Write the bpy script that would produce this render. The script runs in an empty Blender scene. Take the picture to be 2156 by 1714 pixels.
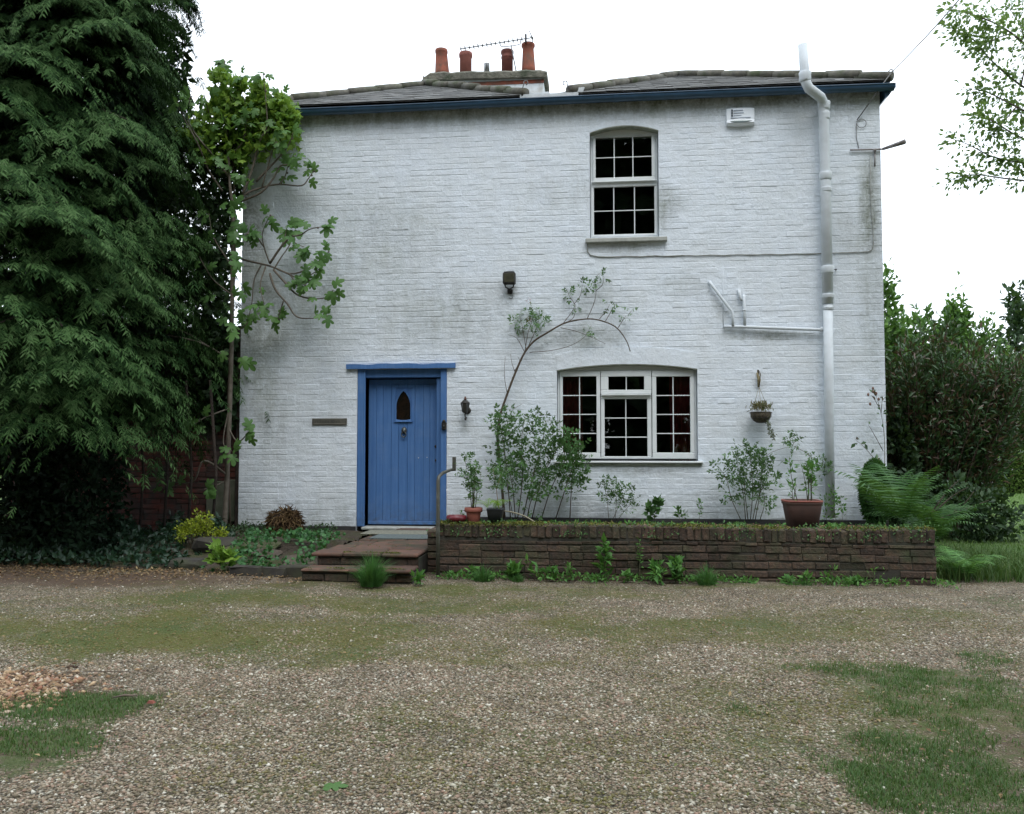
import bpy, math, random
import numpy as np
from math import sin, cos, pi, radians, sqrt, atan2
from mathutils import Matrix, Vector
RNG = np.random.default_rng(7)
random.seed(7)
SC = bpy.context.scene
COL = SC.collection

# ------------------------------------------------------------------ camera
F_PX, PSI, THETA = 1800.0, radians(6.06), radians(2.64)
CAM = np.array([1.201, -11.317, 1.34])
cam = bpy.data.cameras.new('camera'); cam.sensor_width = 36; cam.lens = 36 * F_PX / 2156
cam.clip_start = 0.05; cam.clip_end = 2000
co = bpy.data.objects.new('camera', cam); COL.objects.link(co)
co.location = CAM; co.rotation_euler = (pi / 2 + THETA, 0, PSI); SC.camera = co
AX = np.array([cos(PSI), sin(PSI), 0]); AF = np.array([-sin(PSI) * cos(THETA), cos(PSI) * cos(THETA), sin(THETA)]); AU = np.cross(AX, AF)
def ray(px, py): return AF + AX * (px - 1078) / F_PX + AU * (857 - py) / F_PX
def W(px, py, Y=0.0):
    d = ray(px, py); return CAM + d * (Y - CAM[1]) / d[1]
def G(px, py, z=0.0):
    d = ray(px, py); return CAM + d * (z - CAM[2]) / d[2]

# ------------------------------------------------------------------ world / light / exposure
SUN_EL, SUN_AZ = radians(58), radians(200)
wd = bpy.data.worlds.new('World'); SC.world = wd; wd.use_nodes = True
nt = wd.node_tree; nt.nodes.clear()
sky = nt.nodes.new('ShaderNodeTexSky'); sky.sky_type = 'NISHITA'; sky.sun_disc = False
sky.sun_elevation = SUN_EL; sky.sun_rotation = SUN_AZ
mx = nt.nodes.new('ShaderNodeMix'); mx.data_type = 'RGBA'; mx.inputs[0].default_value = 0.88
mx.inputs[7].default_value = (11.3, 12.2, 13.2, 1)          # the closed white cloud deck
nt.links.new(sky.outputs[0], mx.inputs[6])
bg = nt.nodes.new('ShaderNodeBackground'); bg.inputs[1].default_value = 0.1
nt.links.new(mx.outputs[2], bg.inputs[0])
wo = nt.nodes.new('ShaderNodeOutputWorld'); nt.links.new(bg.outputs[0], wo.inputs[0])
sl = bpy.data.lights.new('sun', 'SUN'); sl.energy = 0.9; sl.angle = radians(30); sl.color = (1, .97, .93)
so = bpy.data.objects.new('sun', sl); COL.objects.link(so)
so.rotation_euler = (pi / 2 - SUN_EL, 0, radians(20)); so.location = (0, -10, 30)
SC.view_settings.view_transform = 'Standard'; SC.view_settings.look = 'None'
SC.view_settings.exposure = 0.78; SC.view_settings.gamma = 1; SC.view_settings.use_curve_mapping = False
SC.render.engine = 'CYCLES'
SC.cycles.max_bounces = 6; SC.cycles.transparent_max_bounces = 12

# ------------------------------------------------------------------ materials
class NT:
    def __init__(s, name):
        s.m = bpy.data.materials.new(name); s.m.use_nodes = True; s.t = s.m.node_tree
        s.b = s.t.nodes['Principled BSDF']; s.out = s.t.nodes['Material Output']
    def n(s, t, **k):
        q = s.t.nodes.new('ShaderNode' + t)
        for a, v in k.items(): setattr(q, a, v)
        return q
    def l(s, a, b): s.t.links.new(a, b)
    def set(s, sock, v):
        if hasattr(v, 'is_output') or hasattr(v, 'links'): s.l(v, sock)
        else: sock.default_value = v
    def pos(s, scale=(1, 1, 1)):
        g = s.n('NewGeometry'); mp = s.n('Mapping'); mp.inputs['Scale'].default_value = scale
        s.l(g.outputs['Position'], mp.inputs[0]); return mp.outputs[0]
    def noise(s, scale, detail=4, rough=.6, vec=None, dim='3D'):
        q = s.n('TexNoise'); q.inputs['Scale'].default_value = scale; q.inputs['Detail'].default_value = detail
        q.inputs['Roughness'].default_value = rough
        s.l(vec if vec else s.pos(), q.inputs['Vector']); return q.outputs['Fac']
    def ramp(s, fac, stops, interp='LINEAR'):
        q = s.n('ValToRGB'); q.color_ramp.interpolation = interp; e = q.color_ramp.elements
        while len(e) < len(stops): e.new(0.5)
        for i, (p, c) in enumerate(stops):
            e[i].position = p; e[i].color = (c, c, c, 1) if not hasattr(c, '__len__') else (*c[:3], 1)
        s.set(q.inputs[0], fac); return q.outputs[0]
    def mix(s, fac, a, b, mode='MIX'):
        q = s.n('Mix', data_type='RGBA', blend_type=mode)
        s.set(q.inputs[0], fac)
        s.set(q.inputs[6], a if not isinstance(a, tuple) else (*a[:3], 1)); s.set(q.inputs[7], b if not isinstance(b, tuple) else (*b[:3], 1))
        return q.outputs[2]
    def math(s, op, a, b=0.0, clamp=False):
        q = s.n('Math', operation=op, use_clamp=clamp); s.set(q.inputs[0], a); s.set(q.inputs[1], b); return q.outputs[0]
    def bump(s, h, strength=.5, dist=.01, nrm=None):
        q = s.n('Bump'); q.inputs['Strength'].default_value = strength; q.inputs['Distance'].default_value = dist
        s.set(q.inputs['Height'], h)
        if nrm: s.l(nrm, q.inputs['Normal'])
        return q.outputs[0]
    def fin(s, col, rough=.7, nrm=None, metal=0, spec=.5):
        s.set(s.b.inputs['Base Color'], col if not isinstance(col, tuple) else (*col[:3], 1))
        s.set(s.b.inputs['Roughness'], rough); s.b.inputs['Metallic'].default_value = metal
        s.b.inputs['Specular IOR Level'].default_value = spec
        if nrm: s.l(nrm, s.b.inputs['Normal'])
        return s.m

def MAT(name, c1, c2=None, scale=8, lo=.35, hi=.65, rough=.7, bscale=60, bstr=.3, bdist=.004, rnd=0.0, metal=0, spec=.5, c3=None, scale3=2.0, spots=None):
    """base colour, broken up by a second colour, a third one at large scale, per-piece brightness and fine relief"""
    t = NT(name); col = (*c1, 1)
    if c2: col = t.mix(t.ramp(t.noise(scale), [(lo, 0), (hi, 1)]), c1, c2)
    if c3: col = t.mix(t.ramp(t.noise(scale3, 5), [(.45, 0), (.68, 1)]), col if not isinstance(col, tuple) else c1, c3)
    if spots: col = t.mix(t.math('MULTIPLY', t.ramp(t.noise(spots[0], 3, .7), [(spots[1], 0), (spots[1] + .05, 1)]), .8), col if not isinstance(col, tuple) else c1, spots[2])
    if rnd:
        g = t.n('NewGeometry'); oi = t.n('ObjectInfo')
        r = t.math('FRACT', t.math('ADD', g.outputs['Random Per Island'], oi.outputs['Random']))
        v = t.math('ADD', t.math('MULTIPLY', r, 2 * rnd), 1 - rnd)
        q = t.n('HueSaturation'); t.l(v, q.inputs['Value'])
        q.inputs['Hue'].default_value = .5
        t.set(q.inputs['Color'], col); col = q.outputs[0]
    nr = t.bump(t.noise(bscale, 6), bstr, bdist) if bstr else None
    return t.fin(col, rough, nr, metal, spec)

def LEAF(name, stops, rough=.5, transl=.3, spec=.4, tcol=None):
    """leaf: colour by leaf, a little light passing through"""
    t = NT(name); g = t.n('NewGeometry')
    big = t.noise(1.3, 2)
    fac = t.math('ADD', t.math('MULTIPLY', g.outputs['Random Per Island'], .7), t.math('MULTIPLY', big, .35))
    col = t.ramp(fac, stops)
    t.fin(col, rough, None, 0, spec)
    tr = t.n('BsdfTranslucent'); mxs = t.n('MixShader'); mxs.inputs[0].default_value = transl
    t.l(t.mix(.5, col, tcol or (.16, .26, .03), 'ADD') if False else t.mix(.35, col, tcol or (.16, .26, .03)), tr.inputs[0])
    t.l(t.b.outputs[0], mxs.inputs[1]); t.l(tr.outputs[0], mxs.inputs[2]); t.l(mxs.outputs[0], t.out.inputs[0])
    return t.m

# ------------------------------------------------------------------ mesh building
class MB:
    def __init__(s): s.v = []; s.f = []; s.smooth = []
    def add(s, V, Fc, smooth=False):
        o = len(s.v); s.v.extend([tuple(map(float, p)) for p in V]); s.f.extend([tuple(int(i) + o for i in f) for f in Fc])
        s.smooth.extend([smooth] * len(Fc)); return s
    def box(s, a, b):
        (x0, y0, z0), (x1, y1, z1) = a, b
        V = [(x0, y0, z0), (x1, y0, z0), (x1, y1, z0), (x0, y1, z0), (x0, y0, z1), (x1, y0, z1), (x1, y1, z1), (x0, y1, z1)]
        return s.add(V, [(0, 3, 2, 1), (4, 5, 6, 7), (0, 1, 5, 4), (1, 2, 6, 5), (2, 3, 7, 6), (3, 0, 4, 7)])
    def cham(s, a, b, c=.004):
        """box with chamfered edges on all sides"""
        a = np.array(a, float); b = np.array(b, float); c = min(c, .45 * min(b - a)); V = []; idx = {}
        for i in range(8):
            k = [(i >> j) & 1 for j in range(3)]
            for ax in range(3):
                p = [(b if k[j] else a)[j] + (0 if j == ax else (-c if k[j] else c)) for j in range(3)]
                idx[(i, ax)] = len(V); V.append(p)
        Fc = []
        cen = (a + b) / 2
        def face(ids):
            P = np.array([V[i] for i in ids]); nrm = np.zeros(3)
            for q in range(len(P)): nrm += np.cross(P[q], P[(q + 1) % len(P)])
            if np.dot(nrm, P.mean(0) - cen) < 0: ids = ids[::-1]
            Fc.append(tuple(ids))
        for ax in range(3):
            o1, o2 = [j for j in range(3) if j != ax]
            for sd in (0, 1):
                ids = []
                for (p, q) in ((0, 0), (1, 0), (1, 1), (0, 1)):
                    i = (sd << ax) | (p << o1) | (q << o2); ids.append(idx[(i, ax)])
                face(ids)
            for (p, q) in ((0, 0), (1, 0), (1, 1), (0, 1)):
                i0 = (p << o1) | (q << o2); i1 = i0 | (1 << ax)
                face([idx[(i0, o1)], idx[(i0, o2)], idx[(i1, o2)], idx[(i1, o1)]])
        for i in range(8): face([idx[(i, 0)], idx[(i, 1)], idx[(i, 2)]])
        return s.add(V, Fc)
    def tube(s, pts, r, n=8, cap=True, squash=1.0):
        pts = [np.array(p, float) for p in pts]; m = len(pts)
        if not hasattr(r, '__len__'): r = [r] * m
        V = []; up = None
        for i, p in enumerate(pts):
            t = pts[min(i + 1, m - 1)] - pts[max(i - 1, 0)]; t = t / (np.linalg.norm(t) + 1e-9)
            if up is None:
                up = np.array([0, 0, 1.]) if abs(t[2]) < .9 else np.array([0, 1., 0])
            a = np.cross(t, up); a /= np.linalg.norm(a) + 1e-9; u = np.cross(a, t); up = u
            for k in range(n):
                an = 2 * pi * k / n; V.append(p + r[i] * (a * cos(an) + u * sin(an) * squash))
        Fc = [(i * n + k, i * n + (k + 1) % n, (i + 1) * n + (k + 1) % n, (i + 1) * n + k) for i in range(m - 1) for k in range(n)]
        if cap: Fc += [tuple(range(n))[::-1], tuple((m - 1) * n + k for k in range(n))]
        return s.add(V, Fc, True)
    def lathe(s, c, prof, n=20):
        """profile of (radius, z) turned round the vertical through c"""
        V = [(c[0] + r * cos(2 * pi * k / n), c[1] + r * sin(2 * pi * k / n), c[2] + z) for r, z in prof for k in range(n)]
        Fc = [(i * n + k, i * n + (k + 1) % n, (i + 1) * n + (k + 1) % n, (i + 1) * n + k) for i in range(len(prof) - 1) for k in range(n)]
        Fc += [tuple(range(n))[::-1], tuple((len(prof) - 1) * n + k for k in range(n))]
        return s.add(V, Fc, True)
    def prism(s, poly, y0, y1):
        """outline in x,z (anticlockwise seen from -y) pulled from y0 to y1"""
        n = len(poly); V = [(x, y0, z) for x, z in poly] + [(x, y1, z) for x, z in poly]
        Fc = [tuple(range(n)), tuple(range(2 * n - 1, n - 1, -1))] + [(i, i + n, (i + 1) % n + n, (i + 1) % n) for i in range(n)]
        return s.add(V, Fc)
    def mesh(s, name):
        me = bpy.data.meshes.new(name); me.from_pydata(s.v, [], s.f)
        me.polygons.foreach_set('use_smooth', s.smooth); me.update(); return me

def np_mesh(name, V, Fc, smooth=False):
    me = bpy.data.meshes.new(name); V = np.asarray(V, np.float32); Fc = np.asarray(Fc, np.int32); k = Fc.shape[1]
    me.vertices.add(len(V)); me.vertices.foreach_set('co', V.ravel())
    me.loops.add(Fc.size); me.loops.foreach_set('vertex_index', Fc.ravel())
    me.polygons.add(len(Fc)); me.polygons.foreach_set('loop_start', np.arange(0, Fc.size, k, dtype=np.int32))
    me.polygons.foreach_set('loop_total', np.full(len(Fc), k, np.int32))
    if smooth: me.polygons.foreach_set('use_smooth', np.ones(len(Fc), bool))
    me.update(calc_edges=True); return me

def ob(name, me, mat=None, parent=None, label=None, kind=None):
    if isinstance(me, MB): me = me.mesh(name)
    o = bpy.data.objects.new(name, me); COL.objects.link(o)
    if mat and not me.materials: me.materials.append(mat)
    if parent:
        o.parent = parent
        if parent.type == 'EMPTY' and parent.parent is None: o.matrix_parent_inverse = Matrix.Translation(-Vector(parent.location))
    if label: o['label'] = label
    if kind: o['kind'] = kind
    return o
def thing(name, label, cat, loc=(0, 0, 0), group=None):
    o = bpy.data.objects.new(name, None); COL.objects.link(o); o.location = [float(c) for c in loc]; o.empty_display_size = .1
    o['label'] = label; o['category'] = cat
    if group: o['group'] = group
    return o
def tag(o, label, cat, group=None):
    o['label'] = label; o['category'] = cat
    if group: o['group'] = group
    return o
def bevel(o, w=.004, seg=2):
    m = o.modifiers.new('bevel', 'BEVEL'); m.width = w; m.segments = seg; m.limit_method = 'ANGLE'; return o
def curve_pts(pts, n=6):
    """smooth polyline (Catmull-Rom) through pts"""
    P = [np.array(p, float) for p in pts]; P = [2 * P[0] - P[1]] + P + [2 * P[-1] - P[-2]]; out = []
    for i in range(1, len(P) - 2):
        for k in range(n):
            t = k / n; a, b, c, d = P[i - 1], P[i], P[i + 1], P[i + 2]
            out.append(.5 * ((2 * b) + (-a + c) * t + (2 * a - 5 * b + 4 * c - d) * t * t + (-a + 3 * b - 3 * c + d) * t ** 3))
    out.append(P[-2]); return out

# leaf templates: unit length along +y, normal +z
def T_oval(w=.5, fold=.12):
    V = [(0, 0, 0), (-w / 2, .45, fold), (0, .4, 0), (w / 2, .45, fold), (0, 1, -.05)]
    return np.array(V), np.array([(0, 2, 1), (0, 3, 2), (1, 2, 4), (2, 3, 4)])
def T_join(parts):
    Vs, Fs, o = [], [], 0
    for V, Fc in parts: Vs.append(V); Fs.append(Fc + o); o += len(V)
    return np.concatenate(Vs), np.concatenate(Fs)
def T_place(T, at, ang, sc, tilt=0):
    V, Fc = T; V = V * sc; c, s_ = cos(ang), sin(ang)
    V = np.stack([V[:, 0] * c + V[:, 1] * s_, -V[:, 0] * s_ + V[:, 1] * c, V[:, 2] + tilt * V[:, 1]], 1) + np.array(at); return V, Fc
def T_rose():
    L = T_oval(.55)
    return T_join([T_place(L, (0, .6, 0), 0, .42), T_place(L, (0, .55, 0), 1.0, .36), T_place(L, (0, .55, 0), -1.0, .36), T_place(L, (0, .25, 0), 1.15, .3), T_place(L, (0, .25, 0), -1.15, .3)])
def T_fig():
    """five-lobed fig leaf with a shallow dish shape"""
    outl = [(0, .02), (-.10, -.06), (-.26, -.03), (-.38, .08), (-.40, .20), (-.28, .29), (-.20, .33), (-.36, .40), (-.50, .54), (-.47, .68), (-.33, .68), (-.17, .57), (-.21, .76), (-.14, .92), (0, 1.0)]
    pts = outl + [(-x, y) for x, y in outl[-2:0:-1]]
    c = (0, .34); V = [(c[0], c[1], .05)] + [(x, y, -.12 * (x * x + (y - .4) ** 2) * 1.5) for x, y in pts]
    n = len(pts); Fc = [(0, 1 + (i + 1) % n, 1 + i) for i in range(n)]
    return np.array(V), np.array(Fc)
def T_lobed3():
    outl = [(0, 0), (-.25, .0), (-.42, .25), (-.36, .55), (-.14, .55), (0, 1.0)]
    pts = outl + [(-x, y) for x, y in outl[-2:0:-1]]; n = len(pts)
    V = [(0, .4, .06)] + [(x, y, -.1 * abs(x)) for x, y in pts]
    return np.array(V), np.array([(0, 1 + (i + 1) % n, 1 + i) for i in range(n)])

def vnoise(x, y, s, seed=0, oct=3):
    """smooth value noise 0..1 on a grid of size s"""
    out = 0; amp = 1; tot = 0
    for o_ in range(oct):
        X, Y = x / s + seed * 7.3, y / s + seed * 3.1; i, j = np.floor(X).astype(int), np.floor(Y).astype(int); u, v = X - i, Y - j; u = u * u * (3 - 2 * u); v = v * v * (3 - 2 * v)
        h = lambda a, b: np.modf(np.abs(np.sin(a * 127.1 + b * 311.7 + seed * 74.7 + o_) * 43758.5453))[0]
        out = out + amp * (h(i, j) * (1 - u) * (1 - v) + h(i + 1, j) * u * (1 - v) + h(i, j + 1) * (1 - u) * v + h(i + 1, j + 1) * u * v); tot += amp; amp *= .55; s = s * .47
    return out / tot
def norm(a): return a / (np.linalg.norm(a, axis=-1, keepdims=True) + 1e-9)
def scatter(T, P, fwd, nrm, sc):
    """copies of template T at points P, leaf axis fwd, rough normal nrm, size sc -> one V,F pair"""
    V, Fc = T; P = np.asarray(P, float); n = len(P); fwd = norm(np.asarray(fwd, float)); nrm = np.asarray(nrm, float)
    x = norm(np.cross(fwd, nrm)); z = np.cross(x, fwd); sc = np.broadcast_to(np.asarray(sc, float), (n,))[:, None, None]
    Q = (V[None, :, 0, None] * x[:, None] + V[None, :, 1, None] * fwd[:, None] + V[None, :, 2, None] * z[:, None]) * sc + P[:, None]
    Fq = (Fc[None] + (np.arange(n) * len(V))[:, None, None]).reshape(-1, Fc.shape[1])
    return Q.reshape(-1, 3), Fq
def rdir(n, up=0.0, rng=RNG):
    d = norm(rng.normal(size=(n, 3))); d[:, 2] += up; return norm(d)
def leaves_on(paths, n, spread, t0=.2, rng=RNG, outward=None):
    """random points near a set of polylines and a direction away from them"""
    L = [np.array(p) for p in paths]; w = np.array([np.linalg.norm(np.diff(p, axis=0), axis=1).sum() for p in L]); w /= w.sum()
    P, D = [], []
    for i in rng.choice(len(L), n, p=w):
        p = L[i]; t = (t0 + (1 - t0) * rng.random() ** .8) * (len(p) - 1); k = min(int(t), len(p) - 2)
        q = p[k] + (p[k + 1] - p[k]) * (t - k); d = rng.normal(size=3); d /= np.linalg.norm(d)
        tan = p[k + 1] - p[k]; tan = tan / (np.linalg.norm(tan) + 1e-9)
        P.append(q + d * spread * rng.random()); D.append(d * .9 + tan * .5 + np.array([0, 0, .1]))
    return np.array(P), np.array(D)

def plant(name, label, cat, stems, n, leafT, size, leafmat, stemmat, r0=.006, spread=.05, t0=.2, loc=None, group=None, seed=1, upn=1.0, smooth=True, stemn=5):
    """a plant of stems (polylines) and leaves: thing > stem, foliage"""
    rng = np.random.default_rng(seed); base = stems[0][0] if loc is None else loc
    t = thing(name, label, cat, base, group); mb = MB(); paths = []
    for st in stems:
        p = curve_pts(st, 4) if smooth and len(st) > 2 else [np.array(q, float) for q in st]
        paths.append(p); rr = r0 * (1 if not isinstance(r0, tuple) else 1); mb.tube(p, list(np.linspace(rr, rr * .35, len(p))), stemn)
    ob('stem', mb, stemmat, t)
    if n:
        P, D = leaves_on(paths, n, spread, t0, rng); N = rng.normal(size=(n, 3)) * .7; N[:, 2] += upn
        V, Fc = scatter(leafT, P, D, N, size * (.6 + .8 * rng.random(n)))
        ob('foliage', np_mesh('foliage', V, Fc), leafmat, t)
    return t
# ------------------------------------------------------------------ the materials
def painted_brick():
    t = NT('white_masonry_paint')
    P = t.n('NewGeometry').outputs['Position']
    dens = None
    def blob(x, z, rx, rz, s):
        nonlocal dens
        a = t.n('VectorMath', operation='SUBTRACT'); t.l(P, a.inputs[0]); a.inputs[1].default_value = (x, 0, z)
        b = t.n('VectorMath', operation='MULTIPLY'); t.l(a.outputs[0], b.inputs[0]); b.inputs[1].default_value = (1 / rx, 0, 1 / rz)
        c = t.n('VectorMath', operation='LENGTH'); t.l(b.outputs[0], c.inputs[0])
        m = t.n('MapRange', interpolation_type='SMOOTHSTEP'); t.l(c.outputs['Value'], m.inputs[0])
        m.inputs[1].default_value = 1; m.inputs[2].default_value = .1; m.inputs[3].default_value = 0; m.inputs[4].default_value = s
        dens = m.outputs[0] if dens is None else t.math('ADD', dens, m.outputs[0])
    for px, py, rx, rz, s in STAINS_AND_SHADE:
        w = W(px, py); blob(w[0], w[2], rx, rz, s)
    sp = t.n('SeparateXYZ'); t.l(P, sp.inputs[0])
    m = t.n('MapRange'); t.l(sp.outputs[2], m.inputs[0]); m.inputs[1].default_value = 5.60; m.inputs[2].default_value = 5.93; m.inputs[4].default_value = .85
    m2 = t.n('MapRange'); t.l(sp.outputs[2], m2.inputs[0]); m2.inputs[1].default_value = .75; m2.inputs[2].default_value = .25; m2.inputs[4].default_value = .5
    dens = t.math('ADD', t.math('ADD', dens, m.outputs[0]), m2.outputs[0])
    streak = t.noise(1.0, 6, .65, t.pos((5, 5, .9))); spot = t.noise(5.5, 8, .75); fine = t.noise(28, 6, .7)
    nz = t.math('ADD', t.math('MULTIPLY', streak, .5), t.math('ADD', t.math('MULTIPLY', spot, .5), t.math('MULTIPLY', fine, .45)))
    nz = t.math('SUBTRACT', nz, .72)                              # about -0.3..0.3
    amt = t.math('ADD', t.math('MULTIPLY', dens, t.math('ADD', t.math('MULTIPLY', nz, 3.4), .74)), t.math('MULTIPLY', nz, .5))
    amt = t.math('ADD', amt, .07, True)
    g = t.n('NewGeometry'); oi = t.n('ObjectInfo')
    r = t.math('FRACT', t.math('ADD', g.outputs['Random Per Island'], oi.outputs['Random']))
    base = t.mix(r, (.73, .795, .87), (.76, .825, .90))
    base = t.mix(t.ramp(t.noise(2.2, 5), [(.35, 0), (.7, 1)]), base, (.73, .78, .825))
    dirt_and_shade = t.mix(t.ramp(t.noise(1.7, 3), [(.4, 0), (.62, 1)]), (.20, .225, .175), (.225, .24, .225))
    col = t.mix(amt, base, dirt_and_shade)
    chips = t.ramp(t.noise(46, 2), [(.73, 0), (.76, 1)])
    col = t.mix(t.math('MULTIPLY', chips, .5), col, (.2, .19, .17))
    nr = t.bump(t.noise(34, 8, .75), .9, .008); nr = t.bump(t.noise(8, 4), .6, .02, nr)
    return t.fin(col, .62, nr, 0, .35)
STAINS_AND_SHADE = [(520, 470, .5, 1.0, .95), (545, 690, .55, 1.6, .62), (650, 640, 1.0, .9, .38), (790, 500, 1.5, 1.0, .32), (930, 660, 1.5, .7, .36),
          (560, 900, .8, 1.2, .3), (1390, 440, .3, .5, .6), (1420, 420, .25, .25, .3), (1830, 420, .2, .9, .75), (1835, 620, .25, 1.6, .4), (1790, 500, .5, .5, .25),
          (1235, 712, .75, .25, .5), (1610, 708, .75, .1, .8), (1320, 520, .65, .13, .5), (1225, 600, .8, .3, .15), (1440, 600, .6, .25, .25),  # first entry paints the shade below the rose arch
          (1075, 615, .12, .15, .6), (1200, 400, 1.0, .5, .2), (700, 860, .5, .4, .15), (1530, 650, .3, .3, .25), (1350, 990, .9, .1, .4),
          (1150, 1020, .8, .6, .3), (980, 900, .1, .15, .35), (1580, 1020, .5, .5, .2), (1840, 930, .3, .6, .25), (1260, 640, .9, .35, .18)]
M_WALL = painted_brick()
M_FRAME = MAT('white_upvc', (.74, .77, .78), (.66, .7, .7), 3, rough=.35, bstr=0)
M_TRIM = MAT('white_painted_iron', (.62, .67, .71), (.53, .57, .59), 7, .4, .8, rough=.75, bscale=70, bstr=.25)
M_SILL = MAT('weathered_sill', (.30, .31, .28), (.42, .43, .4), 12, rough=.85, bstr=.5)
M_REVEAL = MAT('mossy_render', (.34, .37, .31), (.20, .22, .17), 9, rough=.9, bscale=50, bstr=.5)  # darker grey-green, with the shading of the arch undersides put in
M_TAR = MAT('black_bitumen', (.018, .019, .021), (.03, .03, .028), 14, rough=.75, bstr=.5)
def blue_paint():
    t = NT('cornflower_blue_paint'); g = t.n('NewGeometry'); sp = t.n('SeparateXYZ'); t.l(g.outputs['Position'], sp.inputs[0]); z = sp.outputs[2]
    streak = t.noise(1, 6, .7, t.pos((26, 26, 1.6))); blot = t.noise(4, 6, .7)
    col = t.mix(t.ramp(streak, [(.35, 0), (.7, 1)]), (.052, .142, .345), (.085, .195, .43)); col = t.mix(t.math('MULTIPLY', t.ramp(blot, [(.5, 0), (.75, 1)]), .55), col, (.12, .215, .40))
    m = t.n('MapRange'); t.l(z, m.inputs[0]); m.inputs[1].default_value = .62; m.inputs[2].default_value = .26; m.inputs[4].default_value = .75
    d = t.math('MULTIPLY', m.outputs[0], t.ramp(t.noise(11, 7, .75), [(.38, 0), (.62, 1)])); col = t.mix(d, col, (.07, .085, .10))
    sc = t.ramp(t.noise(1, 5, .8, t.pos((60, 60, 14))), [(.70, 0), (.74, 1)]); col = t.mix(t.math('MULTIPLY', sc, .6), col, (.22, .27, .33))
    return t.fin(col, .62, t.bump(streak, .25, .004), 0, .35)
M_BLUE = blue_paint()
M_DBLUE = MAT('dark_blue_gutter_paint', (.026, .066, .115), (.035, .085, .15), 5, rough=.32, bscale=30, bstr=.1)
M_BLACK = MAT('black_iron', (.012, .012, .012), (.03, .025, .02), 20, rough=.5, bstr=.2)
M_DARK = MAT('dark_interior', (.025, .022, .02), (.035, .03, .028), 3, rough=.9, bstr=0)
M_SLATE = MAT('grey_slate', (.105, .11, .112), (.16, .16, .15), 9, rough=.75, bscale=50, bstr=.4, rnd=.25)
M_HIP = MAT('mossy_hip_tile', (.10, .098, .085), (.16, .15, .12), 11, rough=.9, bscale=40, bstr=.8, rnd=.2, c3=(.06, .075, .035), scale3=5)
M_CAP = MAT('mossy_cement_cap', (.12, .115, .095), (.20, .19, .15), 7, rough=.95, bscale=18, bstr=1, bdist=.03, c3=(.055, .065, .04), scale3=6)
M_LEAD = MAT('pale_lead_flashing', (.62, .66, .68), (.42, .45, .46), 6, rough=.6, bstr=.3)
M_STACK = MAT('white_chimney_render', (.70, .74, .76), (.45, .45, .42), 5, .5, .75, rough=.8, bstr=.4)
M_TERRA = MAT('terracotta', (.30, .085, .045), (.22, .06, .035), 7, rough=.8, bscale=60, bstr=.2, rnd=.12, c3=(.10, .06, .04), scale3=4)
M_POT = MAT('flowerpot_clay', (.25, .075, .05), (.19, .06, .045), 9, rough=.7, bstr=.2)
M_STEEL = MAT('grey_metal', (.4, .42, .43), (.3, .3, .3), 8, rough=.35, bstr=.1, metal=.9)
M_WIRE = MAT('grey_wire', (.14, .14, .14), rough=.5, bstr=0)
M_REDB = MAT('old_red_brick', (.115, .035, .025), (.075, .03, .024), 12, rough=.9, bscale=45, bstr=.7, rnd=.35, c3=(.05, .045, .04), scale3=3)
M_REDM = MAT('dark_mortar', (.075, .068, .055), (.04, .04, .035), 15, rough=.95, bstr=.7)
M_RBR = MAT('weathered_brown_brick', (.085, .052, .034), (.040, .030, .023), 26, .35, .65, rough=.92, bscale=38, bstr=1, bdist=.014, rnd=.38, c3=(.040, .046, .022), scale3=3, spots=(34, .70, (.30, .30, .27)))
M_RBM = MAT('blackened_mortar', (.028, .026, .021), (.05, .045, .036), 20, rough=.97, bstr=.8, c3=(.03, .04, .02), scale3=4)
M_STONE = MAT('reddish_sandstone', (.125, .062, .042), (.075, .048, .036), 12, rough=.9, bscale=35, bstr=.9, rnd=.25, c3=(.04, .045, .025), scale3=3)
M_SOIL = MAT('dark_soil', (.035, .026, .018), (.06, .045, .03), 16, rough=.97, bscale=30, bstr=1, bdist=.02, c3=(.05, .06, .018), scale3=3)
M_MOSS = LEAF('yellow_green_moss', [(0, (.05, .06, .012)), (.5, (.10, .11, .02)), (1, (.16, .15, .03))], .9, .1)
M_BARK = MAT('grey_brown_bark', (.10, .08, .06), (.06, .05, .038), 14, rough=.9, bscale=30, bstr=.8, bdist=.01)
M_FIGB = MAT('fig_bark', (.14, .12, .095), (.09, .075, .055), 14, rough=.8, bscale=30, bstr=.4)
M_CBARK = MAT('conifer_bark', (.035, .024, .018), (.022, .016, .012), 9, rough=.95, bscale=14, bstr=1, bdist=.03)
M_STEM = MAT('green_stem', (.055, .07, .03), (.08, .06, .035), 12, rough=.7, bstr=0)
M_BSTEM = MAT('brown_stem', (.085, .06, .04), (.06, .045, .03), 12, rough=.8, bstr=.2)
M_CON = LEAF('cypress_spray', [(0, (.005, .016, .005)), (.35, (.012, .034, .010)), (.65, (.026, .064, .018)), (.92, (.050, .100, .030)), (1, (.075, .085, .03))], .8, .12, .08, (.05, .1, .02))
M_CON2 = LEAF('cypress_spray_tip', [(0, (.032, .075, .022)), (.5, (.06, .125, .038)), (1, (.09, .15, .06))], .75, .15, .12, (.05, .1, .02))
M_FIG = LEAF('fig_leaf', [(0, (.06, .145, .045)), (.5, (.09, .20, .06)), (1, (.15, .28, .06))], .5, .42)
M_VINE = LEAF('bright_vine_leaf', [(0, (.08, .18, .03)), (.5, (.14, .27, .04)), (1, (.26, .40, .06))], .5, .4, .35, (.3, .42, .04))
M_ROSE = LEAF('rose_leaf', [(0, (.045, .115, .035)), (.5, (.07, .165, .05)), (1, (.12, .23, .07))], .5, .3)
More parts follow.
